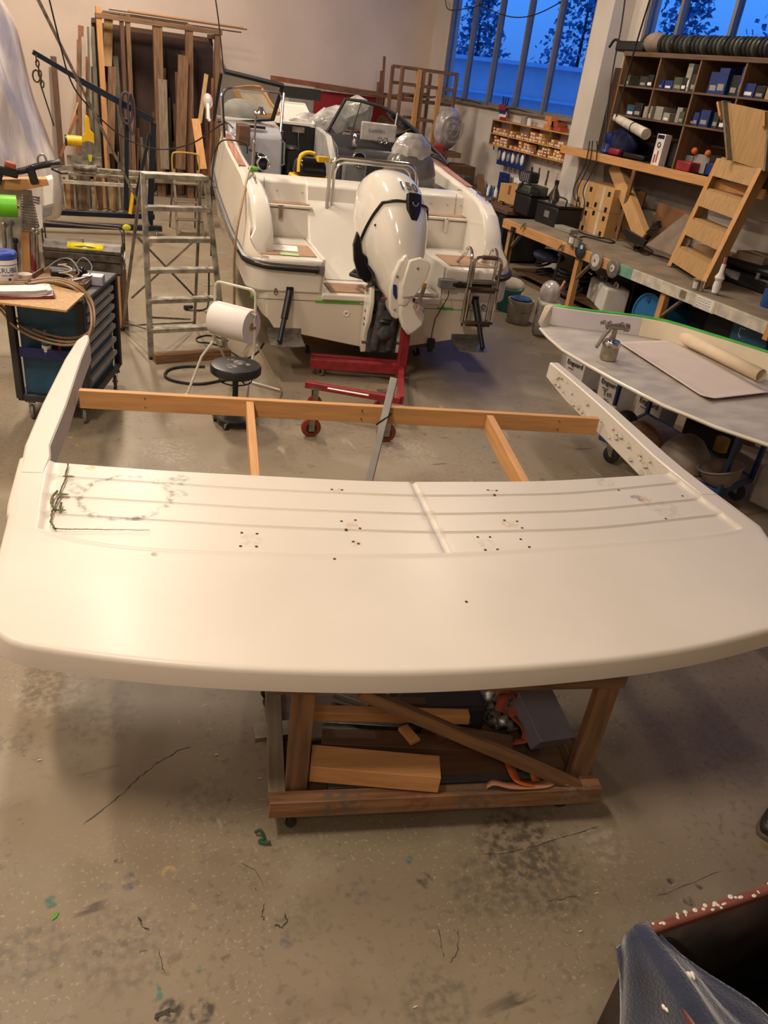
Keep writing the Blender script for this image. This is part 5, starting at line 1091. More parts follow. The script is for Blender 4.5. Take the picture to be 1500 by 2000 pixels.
NX = Matrix(((0, 0, -1, 0), (-1, 0, 0, 0), (0, 1, 0, 0), (0, 0, 0, 1)))
m = M(); m.bb(-.003, 0, -.17, .17, -.075, .075); obj('tape', m, mat('cream_tape', (.60, .54, .38), .6), note)
m = M(); m.bb(-.005, -.003, -.14, .13, -.06, .065); obj('sheet', m, paper, note)
random.seed(2)
for k in range(4):
    y = .12; m = M()
    while y > -.1:
        w = random.uniform(.015, .045); m.tube(smoothp([Vector((-.0065, y-w*j/5, .042-.028*k+random.uniform(-.007, .007))) for j in range(6)], 2), .0018, 4); y -= w+.012
    q = obj('ink_line', m, mat('blue_ink', (.02, .03, .15), .6) if 'blue_ink' not in MATS else MATS['blue_ink'], note); q['kind'] = 'stuff'
note2 = obj('tape_scrap', M().bb(-.004, 0, -.05, .05, -.045, .045), mat('brown_tape', (.2, .16, .12), .5)); note2.location = (BXF-.037, onz(1357, 575, BZ-.07).y, BZ-.07); tagged(note2, 'torn tape scraps left of the handwritten note on the bench front', 'tape')
# grinding discs hung on the front board
def disc_on_bench(px, py, r, mt, label, ir=.35, blue=False):
    p = onx(px, py, BXF-.06); t = thing('grinding_disc', label, 'disc', p)
    m = M(); m.lathe([(r*.14, -.012), (r*.9, -.012), (r, -.005), (r, .008), (r*.9, .012), (r*.14, .012)], n=28, axis='X'); obj('disc', m, mt, t)
    m = M(); m.lathe([(r*.14, -.02), (r*ir*1.4, -.018), (r*ir*1.5, -.012), (r*.14, -.012)], n=22, axis='X'); obj('hub', m, offw if not blue else bluep, t)
    m = M(); m.cyl((-.03, 0, 0), (.05, 0, 0), r*.1, n=8); obj('nail', m, steel, t); return t
disc_on_bench(1133, 489, .115, MATS['dark_trolley_frame'], 'dark blue-grey disc, first hung on the bench front', .3, True)
disc_on_bench(1164, 509, .14, mat('disc_grey', (.20, .18, .17), .5, 0, .2, 20), 'grey disc with a large pale hub, middle of three on the bench front', .42)
disc_on_bench(1197, 524, .13, mat('disc_brown_grey', (.17, .15, .13), .6, 0, .2, 20), 'brownish grey disc nearest the green patch on the bench front', .25)
for (px, py), lb in (((1024, 440), 'small silver clamp left on the bench front'), ((1098, 481), 'silver clamp on the bench front above the bench leg')):
    p = onx(px, py, BXF-.055); m = M(); m.box((0, 0, 0), (.03, .06, .07)); m.cyl((-.02, 0, .02), (-.02, .06, -.07), .012, n=8); tagged(obj('clamp', m, chrome, bev=.004), lb, 'clamp').location = p
cl_ = onx(1095, 500, BXF-.05); m = M(); m.tube([(0, 0, 0), (-.01, .02, -.25), (0, .03, -.42)], .018, 8); m.box((-.01, 0, .02), (.05, .07, .05)); tagged(obj('bar_clamp', m, rubber), 'dark bar clamp hanging on the bench leg', 'clamp').location = cl_
cl_ = onx(1003, 450, BXF-.05); m = M(); m.tube([(0, 0, 0), (-.01, .02, -.25), (0, .03, -.5)], .02, 8); m.box((-.01, 0, .02), (.05, .08, .06)); tagged(obj('bar_clamp', m, rubber), 'dark bar clamp hanging at the far end of the bench', 'clamp').location = cl_
# things on the bench
bxs = thing('moving_boxes', 'stack of taped brown cartons with black emblem labels on the bench', 'cartons', (0, 0, 0))
A = onz(1112, 432, BZ); Bq = onz(1180, 457, BZ); bx0 = 8.45
ya = onx(1112, 436, bx0).y; yb = onx(1179, 460, bx0).y; hz = onx(1128, 350, bx0).z-BZ
bxs.location = (bx0, yb, BZ+.002); ww = ya-yb
for iy in range(2):
    for iz in range(2):
        m = M(); m.bb(0, .62, iy*ww/2+.003, (iy+1)*ww/2-.003, iz*hz/2, (iz+1)*hz/2-.004); c = obj('carton', m, card, bxs, bev=.004)
        m = M(); m.bb(-.002, .0, (iy+.45)*ww/2, (iy+.58)*ww/2, iz*hz/2, (iz+1)*hz/2-.004); obj('tape', m, mat('parcel_tape', (.55, .48, .38), .3) if 'parcel_tape' not in MATS else MATS['parcel_tape'], c)
        for dy, dz in ((.22, .12), (.22, .75), (.8, .2 if iz else .85)):
            m = M(); yy = (iy+dy)*ww/2; zz = (iz+dz)*hz/2; m.bb(-.004, 0, yy-.03, yy+.03, zz-.035, zz+.035); m.bb(-.005, -.004, yy-.012, yy+.012, zz-.006, zz+.018); m.bb(-.005, -.004, yy-.004, yy+.004, zz-.022, zz-.006); obj('emblem', m, black, c)
for z in (.15, .62): m = M(); m.bb(.2, .32, -.006, -.002, z*hz, z*hz+.08); obj('side_emblem', m, black, bxs)
def bench_lean(pt, pb, xt, xb, w, th, mt, label, name='plank'):
    a = onx(*pt, xt); b = onx(*pb, xb) if xb > 0 else onz(*pb, BZ+.01); return plank(b, a, w, th, mt, label, up=(-1, 0, 0), name=name)
a = onx(1240, 332, 8.46); b = onz(1203, 468, BZ+.01); plank(b, a, .07, .03, oldw[2], 'brown post standing between bench and shelf, right of the cartons', up=(-1, 0, 0), name='post')
a = onx(1202, 322, 8.75); b = onx(1258, 470, 8.4); plank(b, a, .22, .12, MATS['cardboard'], 'long flat carton leaning behind the brown post', up=(-1, 0, 0), name='flat_carton', cat='box')
a = onx(1262, 462, 8.5); b = onx(1238, 380, 8.85); plank(a, b, .05, .04, alu, 'grey profile bar leaning beside the long carton', up=(-1, 0, 0), name='metal_profile', cat='bar')
pprism('brown_sheet', [(1288, 395), (1350, 416), (1330, 489), (1261, 473)], 'x', 9.0, .02, mat('brown_card', (.30, .15, .07), .8, 0, .1), label='brown hardboard sheet leaning on the white wall', category='sheet')
pprism('grey_sheet', [(1338, 418), (1372, 430), (1330, 505), (1262, 478)], 'x', 8.3, .02, mat('taupe_card', (.26, .20, .16), .8, 0, .1), label='large taupe sheet leaning before the brown sheet', category='sheet')
pprism('cable_duct', [(1212, 450), (1222, 447), (1262, 470), (1255, 480), (1230, 472)], 'x', 8.3, .05, black, bev=.004, label='black duct lying on the bench at the foot of the carton', category='duct')
a = onz(1243, 482, BZ+.03); b = onx(1288, 438, 8.3); plank(a, b, .10, .06, blackg, 'glossy black box bar leaning up to the right', up=(-1, 0, 0), name='black_bar', cat='bar')
cablething('bench_cable', [onz(*p, BZ+.012) for p in ((1090, 445), (1110, 440), (1130, 452), (1160, 462), (1185, 466), (1200, 472), (1190, 474), (1160, 466), (1140, 462), (1125, 466))], .012, cable, 'thick black cable lying in front of the cartons')
cablething('bench_cable', [onz(*p, BZ+.012) for p in ((1255, 478), (1250, 490), (1238, 488), (1242, 478), (1262, 482), (1275, 492), (1262, 498), (1250, 492), (1290, 500), (1310, 508))], .008, cable, 'thin black cable curled beside the plywood steps')
hose = one('grey_case', M().bb(-.09, .09, -.2, .2, 0, .07), MATS['handle_grey'], 'flat grey case on the bench in front of the battery chargers', 'case', onz(1105, 452, BZ), .1, bev=.01)
def tin(px, py, r, h, mt, label, cat='tin', name='tin', z=BZ, capm=None, lab=None):
    p = onz(px, py, z+.001); t = thing(name, label, cat, p); m = M(); m.lathe([(.001, 0), (r, 0), (r, h), (r*.92, h), (r*.9, h-.008), (.001, h-.01)], n=24); obj('body', m, mt, t)
    m = M(); m.lathe([(r, h-.008), (r+.004, h-.004), (r+.004, h+.002), (r-.006, h+.002)], n=24); obj('rim', m, chrome if capm is None else capm, t)
    if lab: m = M(); m.add([Vector(((r+.002)*math.cos(a), (r+.002)*math.sin(a), zz)) for zz in (h*.2, h*.8) for a in [math.radians(190+10*k) for k in range(8)]], [(k, k+1, k+9, k+8) for k in range(7)]); obj('label', m, lab, t)
    return t
tin(1115, 478, .06, .14, alu, 'small metal tin with a pale label near the bench edge', lab=paper)
tin(1127, 482, .055, .12, MATS['handle_grey'], 'second small grey tin right beside the labelled tin')
tin(1139, 486, .045, .06, whitep, 'small white cup on the bench beside the tins', 'cup', 'cup')
tin(1355, 566, .045, .13, alu, 'shiny tin with a white label by the foot of the plywood steps', lab=paper)
tin(1367, 568, .04, .12, chrome, 'slim shiny tin right of the white-labelled tin')
br = thing('wrapped_brush', 'brush with a paper-wrapped handle standing on the bench beside the black case', 'brush', onz(1395, 575, BZ))
m = M(); m.lathe([(.001, 0), (.04, 0), (.045, .02), (.04, .03), (.05, .10), (.04, .16), (.06, .2), (.03, .26), (.025, .36), (.001, .37)], n=16); obj('wrapping', m, paper, br); m = M(); m.lathe([(.001, -.0), (.046, .001), (.046, .025), (.001, .026)], n=16); obj('foot', m, grey, br)
m = M(); m.bb(-.02, .02, -.008, .008, .3, .44); obj('handle', m, mat('pink_handle', (.45, .2, .17), .5), br, bev=.005)
bc = thing('tool_case', 'black plastic tool case on the bench at the right edge', 'case', onz(1475, 560, BZ), .0); bc.location.z = BZ
m = M(); m.bb(-.28, .3, -.42, .42, 0, .18); obj('lower_shell', m, black, bc, bev=.03); m = M(); m.bb(-.28, .3, -.42, .42, .19, .30); obj('lid', m, black, bc, bev=.04)
m = M(); m.bb(-.295, -.28, .05, .3, .06, .16); obj('grip', m, grey, bc, bev=.01); m = M(); m.bb(-.29, -.27, -.25, -.2, .15, .23); m.bb(-.29, -.27, .33, .38, .15, .23); obj('latch', m, grey, bc)
m = M(); m.bb(-.2, .2, -.1, .3, 0, .10); o = one('grey_carton', m, MATS['taupe_card'], 'flat dusty box lying on top of the black tool case', 'box', bc.location+Vector((0, 0, .302)), .2, bev=.005)
m = M(); m.lathe([(.001, 0), (.09, 0), (.1, .02), (.1, .2), (.001, .2)], n=20); one('blue_can', m, mat('cobalt_blue', (.02, .09, .30), .4), 'blue canister on the bench at the right picture edge', 'can', onz(1500, 600, BZ))
m = M(); m.bb(-.15, .15, -.2, .2, 0, .02); one('plank', M().bb(-.12, .12, -.3, .3, 0, .25), MATS['plywood'], 'plywood offcut standing behind the plywood steps', 'board', onz(1405, 525, BZ)+Vector((-.05, .1, 0)), .3)
# black battery boxes at the far end
for k, ((px, py), s, lb) in enumerate((((1062, 438), (.5, .62, .30), 'black battery box nearest the pillar on the bench'), ((1014, 418), (.45, .5, .32), 'black battery box at the far end of the bench'))):
    t = thing('battery_box', lb, 'box', onz(px, py, BZ)+Vector((s[0]/2, 0, 0))); m = M(); m.bb(-s[0]/2, s[0]/2, -s[1]/2, s[1]/2, 0, s[2]); obj('body', m, black, t, bev=.02)
    m = M(); m.bb(-s[0]/2-.01, s[0]/2+.01, -s[1]/2-.01, s[1]/2+.01, s[2], s[2]+.04); obj('lid', m, blackg, t, bev=.015)
    m = M(); m.tube(smoothp([Vector((0, -.15, s[2]+.03)), Vector((0, -.14, s[2]+.12)), Vector((0, .14, s[2]+.12)), Vector((0, .15, s[2]+.03))]), .012, 8); obj('handle', m, black, t)
    if k == 0: m = M(); m.bb(-s[0]/2-.004, -s[0]/2, -.09, .05, .12, .22); obj('emblem', m, grey, t)
# low bench further back with tools
fb = thing('rear_bench', 'dark low tool bench behind the boat below the small parts shelf', 'bench', (0, 0, 0))
m = M(); m.bb(7.9, 9.15, 12.4, 17.2, .86, .92); obj('bench_top', m, darkw[1], fb, bev=.004); m = M(); m.bb(7.95, 9.1, 12.5, 17.1, .05, .86); obj('cabinet', m, black, fb)
random.seed(31)
for k in range(14):
    y = 12.9+k*.27; L = random.uniform(.15, .35); m = M(); m.cyl((0, 0, 0), (random.uniform(-.2, .2), random.uniform(-.1, .3), .03), .016, .010, 8); m.cyl((0, 0, 0), (-.1, -.06, -.01), .022, n=8)
    tagged(obj('hand_tool', m, (steel, black, grey)[k % 3]), f'hand tool lying on the dark rear bench, {ordn(k+1)} from the near end', 'tool', 'hand tools on the dark rear bench').location = (8.1+random.uniform(0, .3), y, .95)
o = one('carton', M().bb(-.25, .25, -.3, .3, 0, .34), card, 'open brown carton on the rear bench below the blue packets', 'box', onx(992, 378, 8.3)+Vector((.25, 0, -.02)), .05, bev=.004)
o.location.z = .93
m = M(); m.bb(-.251, -.247, -.06, .02, .18, .34); obj('tape', m, mat('dark_tape', (.2, .09, .04), .5), o)
one('radio', M().bb(-.1, .1, -.22, .22, 0, .22), MATS['engine_dark_grey'], 'dark radio on the rear bench beside the windshield', 'radio', (8.5, onx(905, 332, 8.5).y, .93), 0, bev=.02)
one('red_box', M().bb(-.1, .1, -.14, .14, 0, .25), red, 'red box on the rear bench left of the radio', 'box', (8.5, onx(882, 320, 8.5).y, .93), 0, bev=.01)
for k in range(4):
    p = (8.45, onx(938+k*4, 350, 8.45).y, .93); m = M(); m.beam((0, 0, 0), (.0, .10+.02*k, .34), .05, .02, (1, 0, 0)); tagged(obj('wooden_wedge', m, MATS['old_wood_z']), f'upright wooden wedge in the bundle on the rear bench, {ordn(k+1)} from the left', 'wedge', 'wedges on the rear bench').location = p
for k in range(5):
    m = M(); m.lathe([(.001, 0), (.035, 0), (.035, .14), (.015, .17), (.015, .2), (.001, .2)], n=12); tagged(obj('spray_can', m, (bluep, whitep, MATS['navy_print'])[k % 3]), f'small can in the row beside the brown carton, {ordn(k+1)} from the left', 'can', 'small cans beside the brown carton').location = (8.5, onx(952+k*5, 355, 8.5).y, .93)
mach = thing('drill_press', 'dark green bench grinder machine with hoses next to the pillar', 'machine', (8.35, onx(1035, 400, 8.35).y, .92))
m = M(); m.bb(-.15, .25, -.12, .28, 0, .45); obj('housing', m, mat('machine_green', (.06, .075, .05), .5, 0, .2), mach, bev=.02)
m = M(); m.bb(-.12, .1, .0, .35, .48, .66); obj('motor', m, black, mach, bev=.03)
for k in range(5): m = M(); m.bb(-.125, -.12, .02+.06*k, .05+.06*k, .5, .64); obj('cooling_fin', m, grey, mach)
m = M(); m.cyl((-.1, .0, .4), (-.1, 0, .75), .02, n=8); m.tube(smoothp([Vector(p) for p in ((-.16, .1, .5), (-.2, .2, .3), (-.17, .05, .15), (-.2, -.1, .05))]), .018, 8); obj('hose', m, rubber, mach)
def bottle(p, r, h, mt, label, cap=whitep):
    t = thing('bottle', label, 'bottle', p); m = M(); m.lathe([(.001, 0), (r, 0), (r, h*.6), (r*.35, h*.8), (r*.3, h*.92), (.001, h*.92)], n=16); obj('body', m, mt, t)
    m = M(); m.lathe([(.001, h*.9), (r*.38, h*.9), (r*.38, h), (.001, h)], n=12); obj('cap', m, cap, t); m = M(); m.lathe([(r+.001, h*.15), (r+.002, h*.16), (r+.002, h*.45), (r+.001, h*.46)], n=16); obj('label', m, paper, t)
bottle((8.1, onx(1061, 398, 8.1).y, .92), .06, .3, whitep, 'white bottle standing in front of the grinder', black)
bottle((8.5, onx(1083, 380, 8.5).y, .92), .10, .62, mat('brown_glass', (.05, .035, .025), .2), 'tall dark glass bottle with a label beside the pillar', black)
# parts shelf above the rear bench
XS = 8.95
def sx_(px, py, x=XS): return onx(px, py, x)
ps = thing('small_parts_shelf', 'wall shelf in two rows packed with small orange parts boxes', 'shelf', (0, 0, 0))
yl, yr = sx_(960, 250).y, sx_(1117, 275).y; zt, zm, zb = sx_(967, 233).z, sx_(956, 258).z, sx_(955, 280).z
for z in (zt, zm, zb): m = M(); m.bb(XS, 9.18, yr, yl, z-.02, z); obj('shelf_board', m, pine[1], ps)
for k in range(5): y = yl+(yr-yl)*k/4; m = M(); m.bb(XS+.005, 9.18, y-.012, y+.012, zb, zt); obj('divider', m, oldw[2], ps)
random.seed(41)
obm = [mat('parts_box_orange', (.60, .22, .07), .7, 0, .1), mat('parts_box_cream', (.66, .42, .24), .7, 0, .1), mat('parts_box_red', (.36, .07, .03), .7, 0, .1), mat('parts_box_yellow', (.60, .32, .06), .7, 0, .1)]
n_ = 0
for z0, z1 in ((zm, zt), (zb, zm)):
    y = yl-.05; cnt = 0; rown = 'upper' if z0 == zm else 'lower'
    while y > yr+.08:
        w = random.uniform(.07, .12); z = z0; hh = random.choice((1, 2, 3, 3)) if random.random() > .12 else 0
        for q in range(hh):
            h = random.uniform(.045, .06); 
            if z+h > z1-.03: break
            m = M(); m.bb(0, .16, -w/2+.003, w/2-.003, 0, h-.003); o = obj('parts_box', m, random.choice(obm)); cnt += 1; tagged(o, f'small parts box in the {rown} row of the wall shelf, {ordn(cnt)} counted from the left', 'box', 'parts boxes packed in the wall shelf'); o.location = (XS+random.uniform(.0, .03), y-w/2, z+.001)
            m = M(); m.bb(-.002, 0, -w*.3, w*.3, h*.3, h*.75); obj('label', m, paper, o); z += h
        y -= w+.005
for k in range(5):
    m = M(); m.bb(0, .18, -.1, .1, 0, .07); o = obj('parts_box', m, obm[2] if k > 2 else obm[0]); tagged(o, f'parts box in the small stack on top of the wall shelf, {ordn(k+1)} counted upward', 'box', 'boxes stacked on top of the wall shelf'); o.location = (XS+.02, sx_(1073+(k % 2)*6-6, 240).y, zt+.002+.072*(k//1 % 5 if k < 3 else k-1)*1.0)
    if k > 2: o.location.y -= .24; o.location.z = zt+.002+.072*(k-3)
one('jar', M().lathe([(.001, 0), (.07, 0), (.07, .14), (.001, .15)], n=16), MATS['handle_grey'], 'grey jar on top of the wall shelf', 'jar', (XS+.1, sx_(1016, 235).y, zt+.001))
one('jar', M().lathe([(.001, 0), (.05, 0), (.05, .12), (.001, .13)], n=16), whitep, 'small white jar beside the grey jar on the wall shelf', 'jar', (XS+.1, sx_(1026, 236).y, zt+.001))
pk = thing('packet_display', 'upright display of red and blue packets at the far end of the wall shelf', 'packets', (XS+.08, sx_(976, 225).y, zt))
for k in range(4): m = M(); m.bb(-.02*k, .02-.02*k, -.12, .12, .06*k, .06*k+.1); obj('packet', m, (red, paper, bt, red)[k], pk, bev=.003)
for k in range(3): m = M(); m.beam((0, -.08+.08*k, .26), (0, -.1+.1*k, .42), .03, .02, (1, 0, 0)); obj('tool_tip', m, bt, pk)
for k in range(14):
    y = yl-.2-k*.2; m = M(); m.bb(0, .02, -.006, .006, -.07, 0); tagged(obj('hook', m, steel), f'wire hook under the small parts shelf, {ordn(k+1)} from the left', 'hook', 'wire hooks under the parts shelf').location = (XS, y, zb-.022)
for k in range(6):
    p = sx_(976+k*9, 300+k*2, XS+.05); t = thing('blister_pack', f'blue and white packet hanging below the wall shelf, {ordn(k+1)} from the left', 'packet', p, 0, 'blue packets hanging below the wall shelf')
    m = M(); m.bb(0, .03, -.08, .08, -.2, .12); obj('card', m, bt, t, bev=.01); m = M(); m.ball((-.01, 0, -.03), (.03, .05, .1)); obj('blister', m, paper if k % 2 else MATS['handle_grey'], t)
for k in range(10):
    p = sx_(972+(k % 2)*9, 325+(k//2)*8, XS+.1); m = M(); m.bb(0, .1, -.06, .06, 0, .075); tagged(obj('tin_box', m, bt, bev=.004), f"dark blue box in the {'left' if k % 2 else 'right'} pile below the packets, {ordn(k//2+1)} from the bottom", 'box', 'dark blue boxes piled below the packets').location = (XS+.05, sx_(974, 340).y-(k % 2)*.14, .93+.08*(k//2))
for k in range(4): m = M(); m.bb(0, .2, -.11, .11, 0, .09); tagged(obj('red_white_box', m, paper if k % 2 else mat('salmon_card', (.5, .22, .16), .7) if 'salmon_card' not in MATS else MATS['salmon_card'], bev=.003), f'red or white box stacked beside the brown carton, {ordn(k+1)} from the bottom', 'box', 'red and white boxes beside the carton').location = (8.9, sx_(1016, 340).y, .93+.1*k)
for k in range(5):
    p = sx_(1020+k*17, 318+k*5, 9.185); m = M(); m.bb(0, .02, -.02, .02, -.18, 0); m.cyl((0, 0, -.18), (0, 0, -.26), .02, n=8); tagged(obj('hanging_tool', m, (MATS['machine_green'], offw, steel)[k % 3]), f'tool hanging under the parts shelf near the pillar, {ordn(k+1)} from the left', 'tool', 'tools hanging near the pillar').location = p
# tall shelf unit over the bench
SX = 8.5
su = thing('tall_shelf_unit', 'dark pigeonhole shelf unit above the bench in front of the right window', 'shelf', (0, 0, 0))
shz = [3.49, 3.055, 2.66]; SYL = 10.95; SYR = 4.2
shw = [wood('shaded_shelf_y', (.13, .075, .045), 1, .6), wood('shaded_shelf_z', (.20, .11, .055), 2, .6)]  # shade of the unlit upper wall put into the shelf wood's colour
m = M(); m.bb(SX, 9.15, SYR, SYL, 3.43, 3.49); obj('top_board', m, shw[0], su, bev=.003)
dwm = darkw
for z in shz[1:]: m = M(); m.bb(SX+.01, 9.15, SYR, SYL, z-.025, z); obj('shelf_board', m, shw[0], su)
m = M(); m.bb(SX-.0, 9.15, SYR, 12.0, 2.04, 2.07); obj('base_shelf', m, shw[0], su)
m = M(); m.bb(SX-.04, SX, 7.55, 12.0, 1.97, 2.09); obj('front_rail', m, pine[1], su, bev=.004)
m = M(); m.bb(SX-.04, SX, SYR, 7.3, 1.97, 2.09); obj('front_rail', m, pine[1], su, bev=.004)
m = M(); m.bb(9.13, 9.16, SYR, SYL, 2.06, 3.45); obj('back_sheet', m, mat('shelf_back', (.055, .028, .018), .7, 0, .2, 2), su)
for k in range(9):
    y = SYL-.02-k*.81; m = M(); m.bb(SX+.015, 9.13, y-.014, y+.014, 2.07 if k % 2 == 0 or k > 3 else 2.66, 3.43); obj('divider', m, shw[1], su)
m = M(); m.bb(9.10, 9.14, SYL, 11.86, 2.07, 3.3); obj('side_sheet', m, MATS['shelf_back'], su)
random.seed(51)
dark_items = [black, MATS['navy_print'], MATS['dark_trolley_frame'], bluep, MATS['machine_green'], MATS['handle_grey'], offw, MATS['cardboard'], MATS['parts_box_red']]  # box colours kept darker as well, standing in for the shade up here
def shelf_items(z, y0, y1, wts, lb, grp, hmax=.3, den=.92):
    y = y0; cnt = 0
    while y > y1:
        w = random.uniform(.09, .2); h = random.uniform(.10, hmax)
        if random.random() < den:
            m = M(); m.bb(0, .25, -w/2+.004, w/2-.004, 0, h); o = obj('storage_box', m, random.choices(dark_items, wts)[0], bev=.004); cnt += 1; tagged(o, f'{lb}, {ordn(cnt)} from the left', 'box', grp); o.location = (SX+.03+random.uniform(0, .08), y-w/2, z+.001)
            m = M(); m.bb(-.002, 0, -w*.3, w*.3, h*.15, h*.4); obj('label', m, paper if random.random() < .5 else MATS['handle_grey'], o)
        y -= w+.008
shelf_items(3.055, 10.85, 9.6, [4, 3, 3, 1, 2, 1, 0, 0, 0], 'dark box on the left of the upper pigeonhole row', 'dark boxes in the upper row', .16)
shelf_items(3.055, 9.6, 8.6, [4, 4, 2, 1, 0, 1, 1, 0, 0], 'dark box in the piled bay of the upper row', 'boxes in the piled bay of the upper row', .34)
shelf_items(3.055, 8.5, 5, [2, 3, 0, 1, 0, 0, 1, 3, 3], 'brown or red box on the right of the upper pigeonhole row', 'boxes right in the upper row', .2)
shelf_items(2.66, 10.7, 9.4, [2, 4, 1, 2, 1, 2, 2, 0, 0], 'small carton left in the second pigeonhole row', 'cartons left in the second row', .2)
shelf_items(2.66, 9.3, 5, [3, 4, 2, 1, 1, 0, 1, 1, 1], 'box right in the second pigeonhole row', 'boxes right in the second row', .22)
# rolls along the top
rollm = [rubber, MATS['dark_trolley_frame'], MATS['machine_green'], black]
for k in range(30):
    px = 1262+k*8.3; p = onx(px, 92+(px-1262)*.06, SX+.2); m = M(); m.torus((0, 0, 0), .085, .036, 20, 8, 'Y'); 
    tagged(obj('abrasive_roll', m, rollm[k % 4]), f'dark ring roll on top of the tall shelf, {ordn(k+1)} from the pillar', 'roll', 'ring rolls on top of the tall shelf').location = (SX+.2, p.y, 3.49+.123)
one('cloth_bag', M().ball((0, 0, .13), (.16, .22, .14), 14, 9), MATS['taupe_card'], 'grey-brown bag among the rolls on top of the tall shelf', 'bag', (SX+.2, onx(1283, 80, SX+.2).y, 3.49))
t = thing('black_case', 'flat black case at the left end of the tall shelf top', 'case', (SX+.22, onx(1240, 88, SX+.2).y, 3.49)); m = M(); m.bb(-.15, .15, -.35, .3, 0, .14); obj('case', m, black, t, bev=.03); m = M(); m.tube(smoothp([Vector((-.1, .25, .12)), Vector((-.1, .4, .15)), Vector((-.1, .5, .05))]), .02, 8); obj('strap', m, black, t)
# lower bay things
rl = thing('paper_tube', 'cream paper roll sticking out slanted from the tall shelf', 'paper roll', (0, 0, 0)); a = onx(1203, 230, 8.5); b = onx(1262, 262, 8.3); m = M(); m.tube([a, b], [.055, .075], 20); obj('roll', m, MATS['aged_white_paint'], rl); m = M(); c = a.lerp(b, .6); m.tube([c, c+(b-a)*.02], .073, 20); obj('band', m, black, rl)
one('blue_jacket', M().ball((0, 0, .2), (.2, .32, .22), 16, 10), mat('dark_blue_cloth', (.012, .02, .07), .9, 0, .3, 8), 'dark blue cloth bundle under the cream roll', 'cloth', (SX+.25, onx(1215, 270, SX+.2).y, 2.08))
one('blue_bottle', M().lathe([(.001, 0), (.10, 0), (.12, .04), (.09, .16), (.11, .2), (.10, .30), (.001, .34)], n=16), mat('deep_blue_plastic', (.01, .03, .18), .3), 'blue plastic can left under the tall shelf beside the pillar', 'can', (SX+.1, onx(1188, 285, SX+.1).y, 2.08))
one('red_drill', M().box((0, 0, .06), (.1, .26, .1)), red, 'red power drill on the base shelf left', 'drill', (SX+.08, onx(1205, 292, SX+.1).y, 2.085), bev=.03)
one('black_tool', M().box((0, 0, .05), (.1, .5, .08)), black, 'long black tool on the base shelf behind the red drill', 'tool', (SX+.12, onx(1240, 300, SX+.1).y, 2.085), bev=.02)
wbx = thing('tall_white_box', 'tall white printed box standing at the front edge of the base shelf', 'box', (SX+.02, onx(1280, 312, SX+.02).y, 2.075)); m = M(); m.bb(0, .12, -.085, .085, 0, .42); obj('box', m, paper, wbx, bev=.003)
m = M(); m.bb(-.002, 0, -.07, .07, .36, .41); obj('black_band', m, black, wbx); m = M(); m.torus((-.002, 0, .28), .03, .008, 14, 5, 'X'); obj('ring_print', m, black, wbx); m = M(); m.bb(-.002, 0, -.03, .0, .05, .2); m.bb(-.002, 0, .02, .05, .04, .15); obj('red_print', m, MATS['parts_box_red'], wbx)
for k, (px, w, h, mt, lb) in enumerate(((1300, .25, .32, MATS['dark_trolley_frame'], 'dark grey crate behind the tall white box'), (1322, .3, .2, grey, 'grey case in the base bay'), (1340, .28, .13, red, 'red case at the front of the base shelf'), (1352, .3, .24, MATS['handle_grey'], 'long grey level box with orange ends in the base bay'), (1372, .2, .16, MATS['navy_print'], 'dark blue box behind the plywood steps'), (1450, .4, .25, black, 'black case on the base shelf right of the plywood steps'))):
    one('case', M().bb(0, .2, -w/2, w/2, 0, h), mt, lb, 'case', (SX+(.02 if k == 2 else .2), onx(px, 320+(px-1300)*.25, SX+.1).y, 2.085), bev=.015)
for k in (-1, 1): one('orange_cap', M().ball((0, 0, 0), .045), orange, ('orange end cap left', 'orange end cap right')[k > 0]+' of the grey level box', 'cap', (SX+.17, onx(1352, 333, SX+.1).y-k*.13, 2.085+.27))
pprism('grey_board', [(1180, 322), (1380, 370), (1372, 432), (1176, 384)], 'x', 9.1, .06, mat('warm_grey_board', (.20, .165, .145), .7, 0, .08), label='long grey board on the wall between bench and tall shelf', category='board')
# hanging cables at the pillar
for k, (dx, lb) in enumerate(((0, 'black cable hanging left beside the pillar'), (8, 'black cable hanging middle beside the pillar'), (20, 'black cable hanging over the cartons'))):
    cablething('hanging_cable', [onx(1152+dx*.7, 275, 8.42), onx(1143+dx, 320, 8.42), onx(1120+dx, 370, 8.38), onx(1126+dx*.8, 400, 8.38), onx(1115+dx, 432, 8.36)], .009, cable, lb)
cablething('roof_cable', [onx(1222, -10, 8.7), onx(1212, 60, 8.7), onx(1200, 120, 8.6), onx(1188, 200, 8.5), onx(1180, 290, 8.45)], .012, cable, 'black cable coming down from the roof left of the tall shelf')
cablething('roof_cable', [onx(1272, -10, 8.2), onx(1245, 78, 8.3), onx(1222, 160, 8.4), onx(1195, 260, 8.45)], .012, cable, 'thicker black cable slanting down across the tall shelf')
cablething('window_cable', [onx(870, 0, 9.1), onx(880, 20, 8.9), onx(940, 10, 8.9)]+[onx(935+k*20, 8+28*math.sin(PI*k/8)-k*.5, 8.9) for k in range(9)], .01, cable, 'cable sagging across the top of the left windows')
cablething('sill_cable', [onx(*p, 9.14) for p in ((885, 190), (930, 200), (960, 212), (1000, 212), (1040, 222), (1110, 238))], .01, cable, 'cable running along the left window sill')
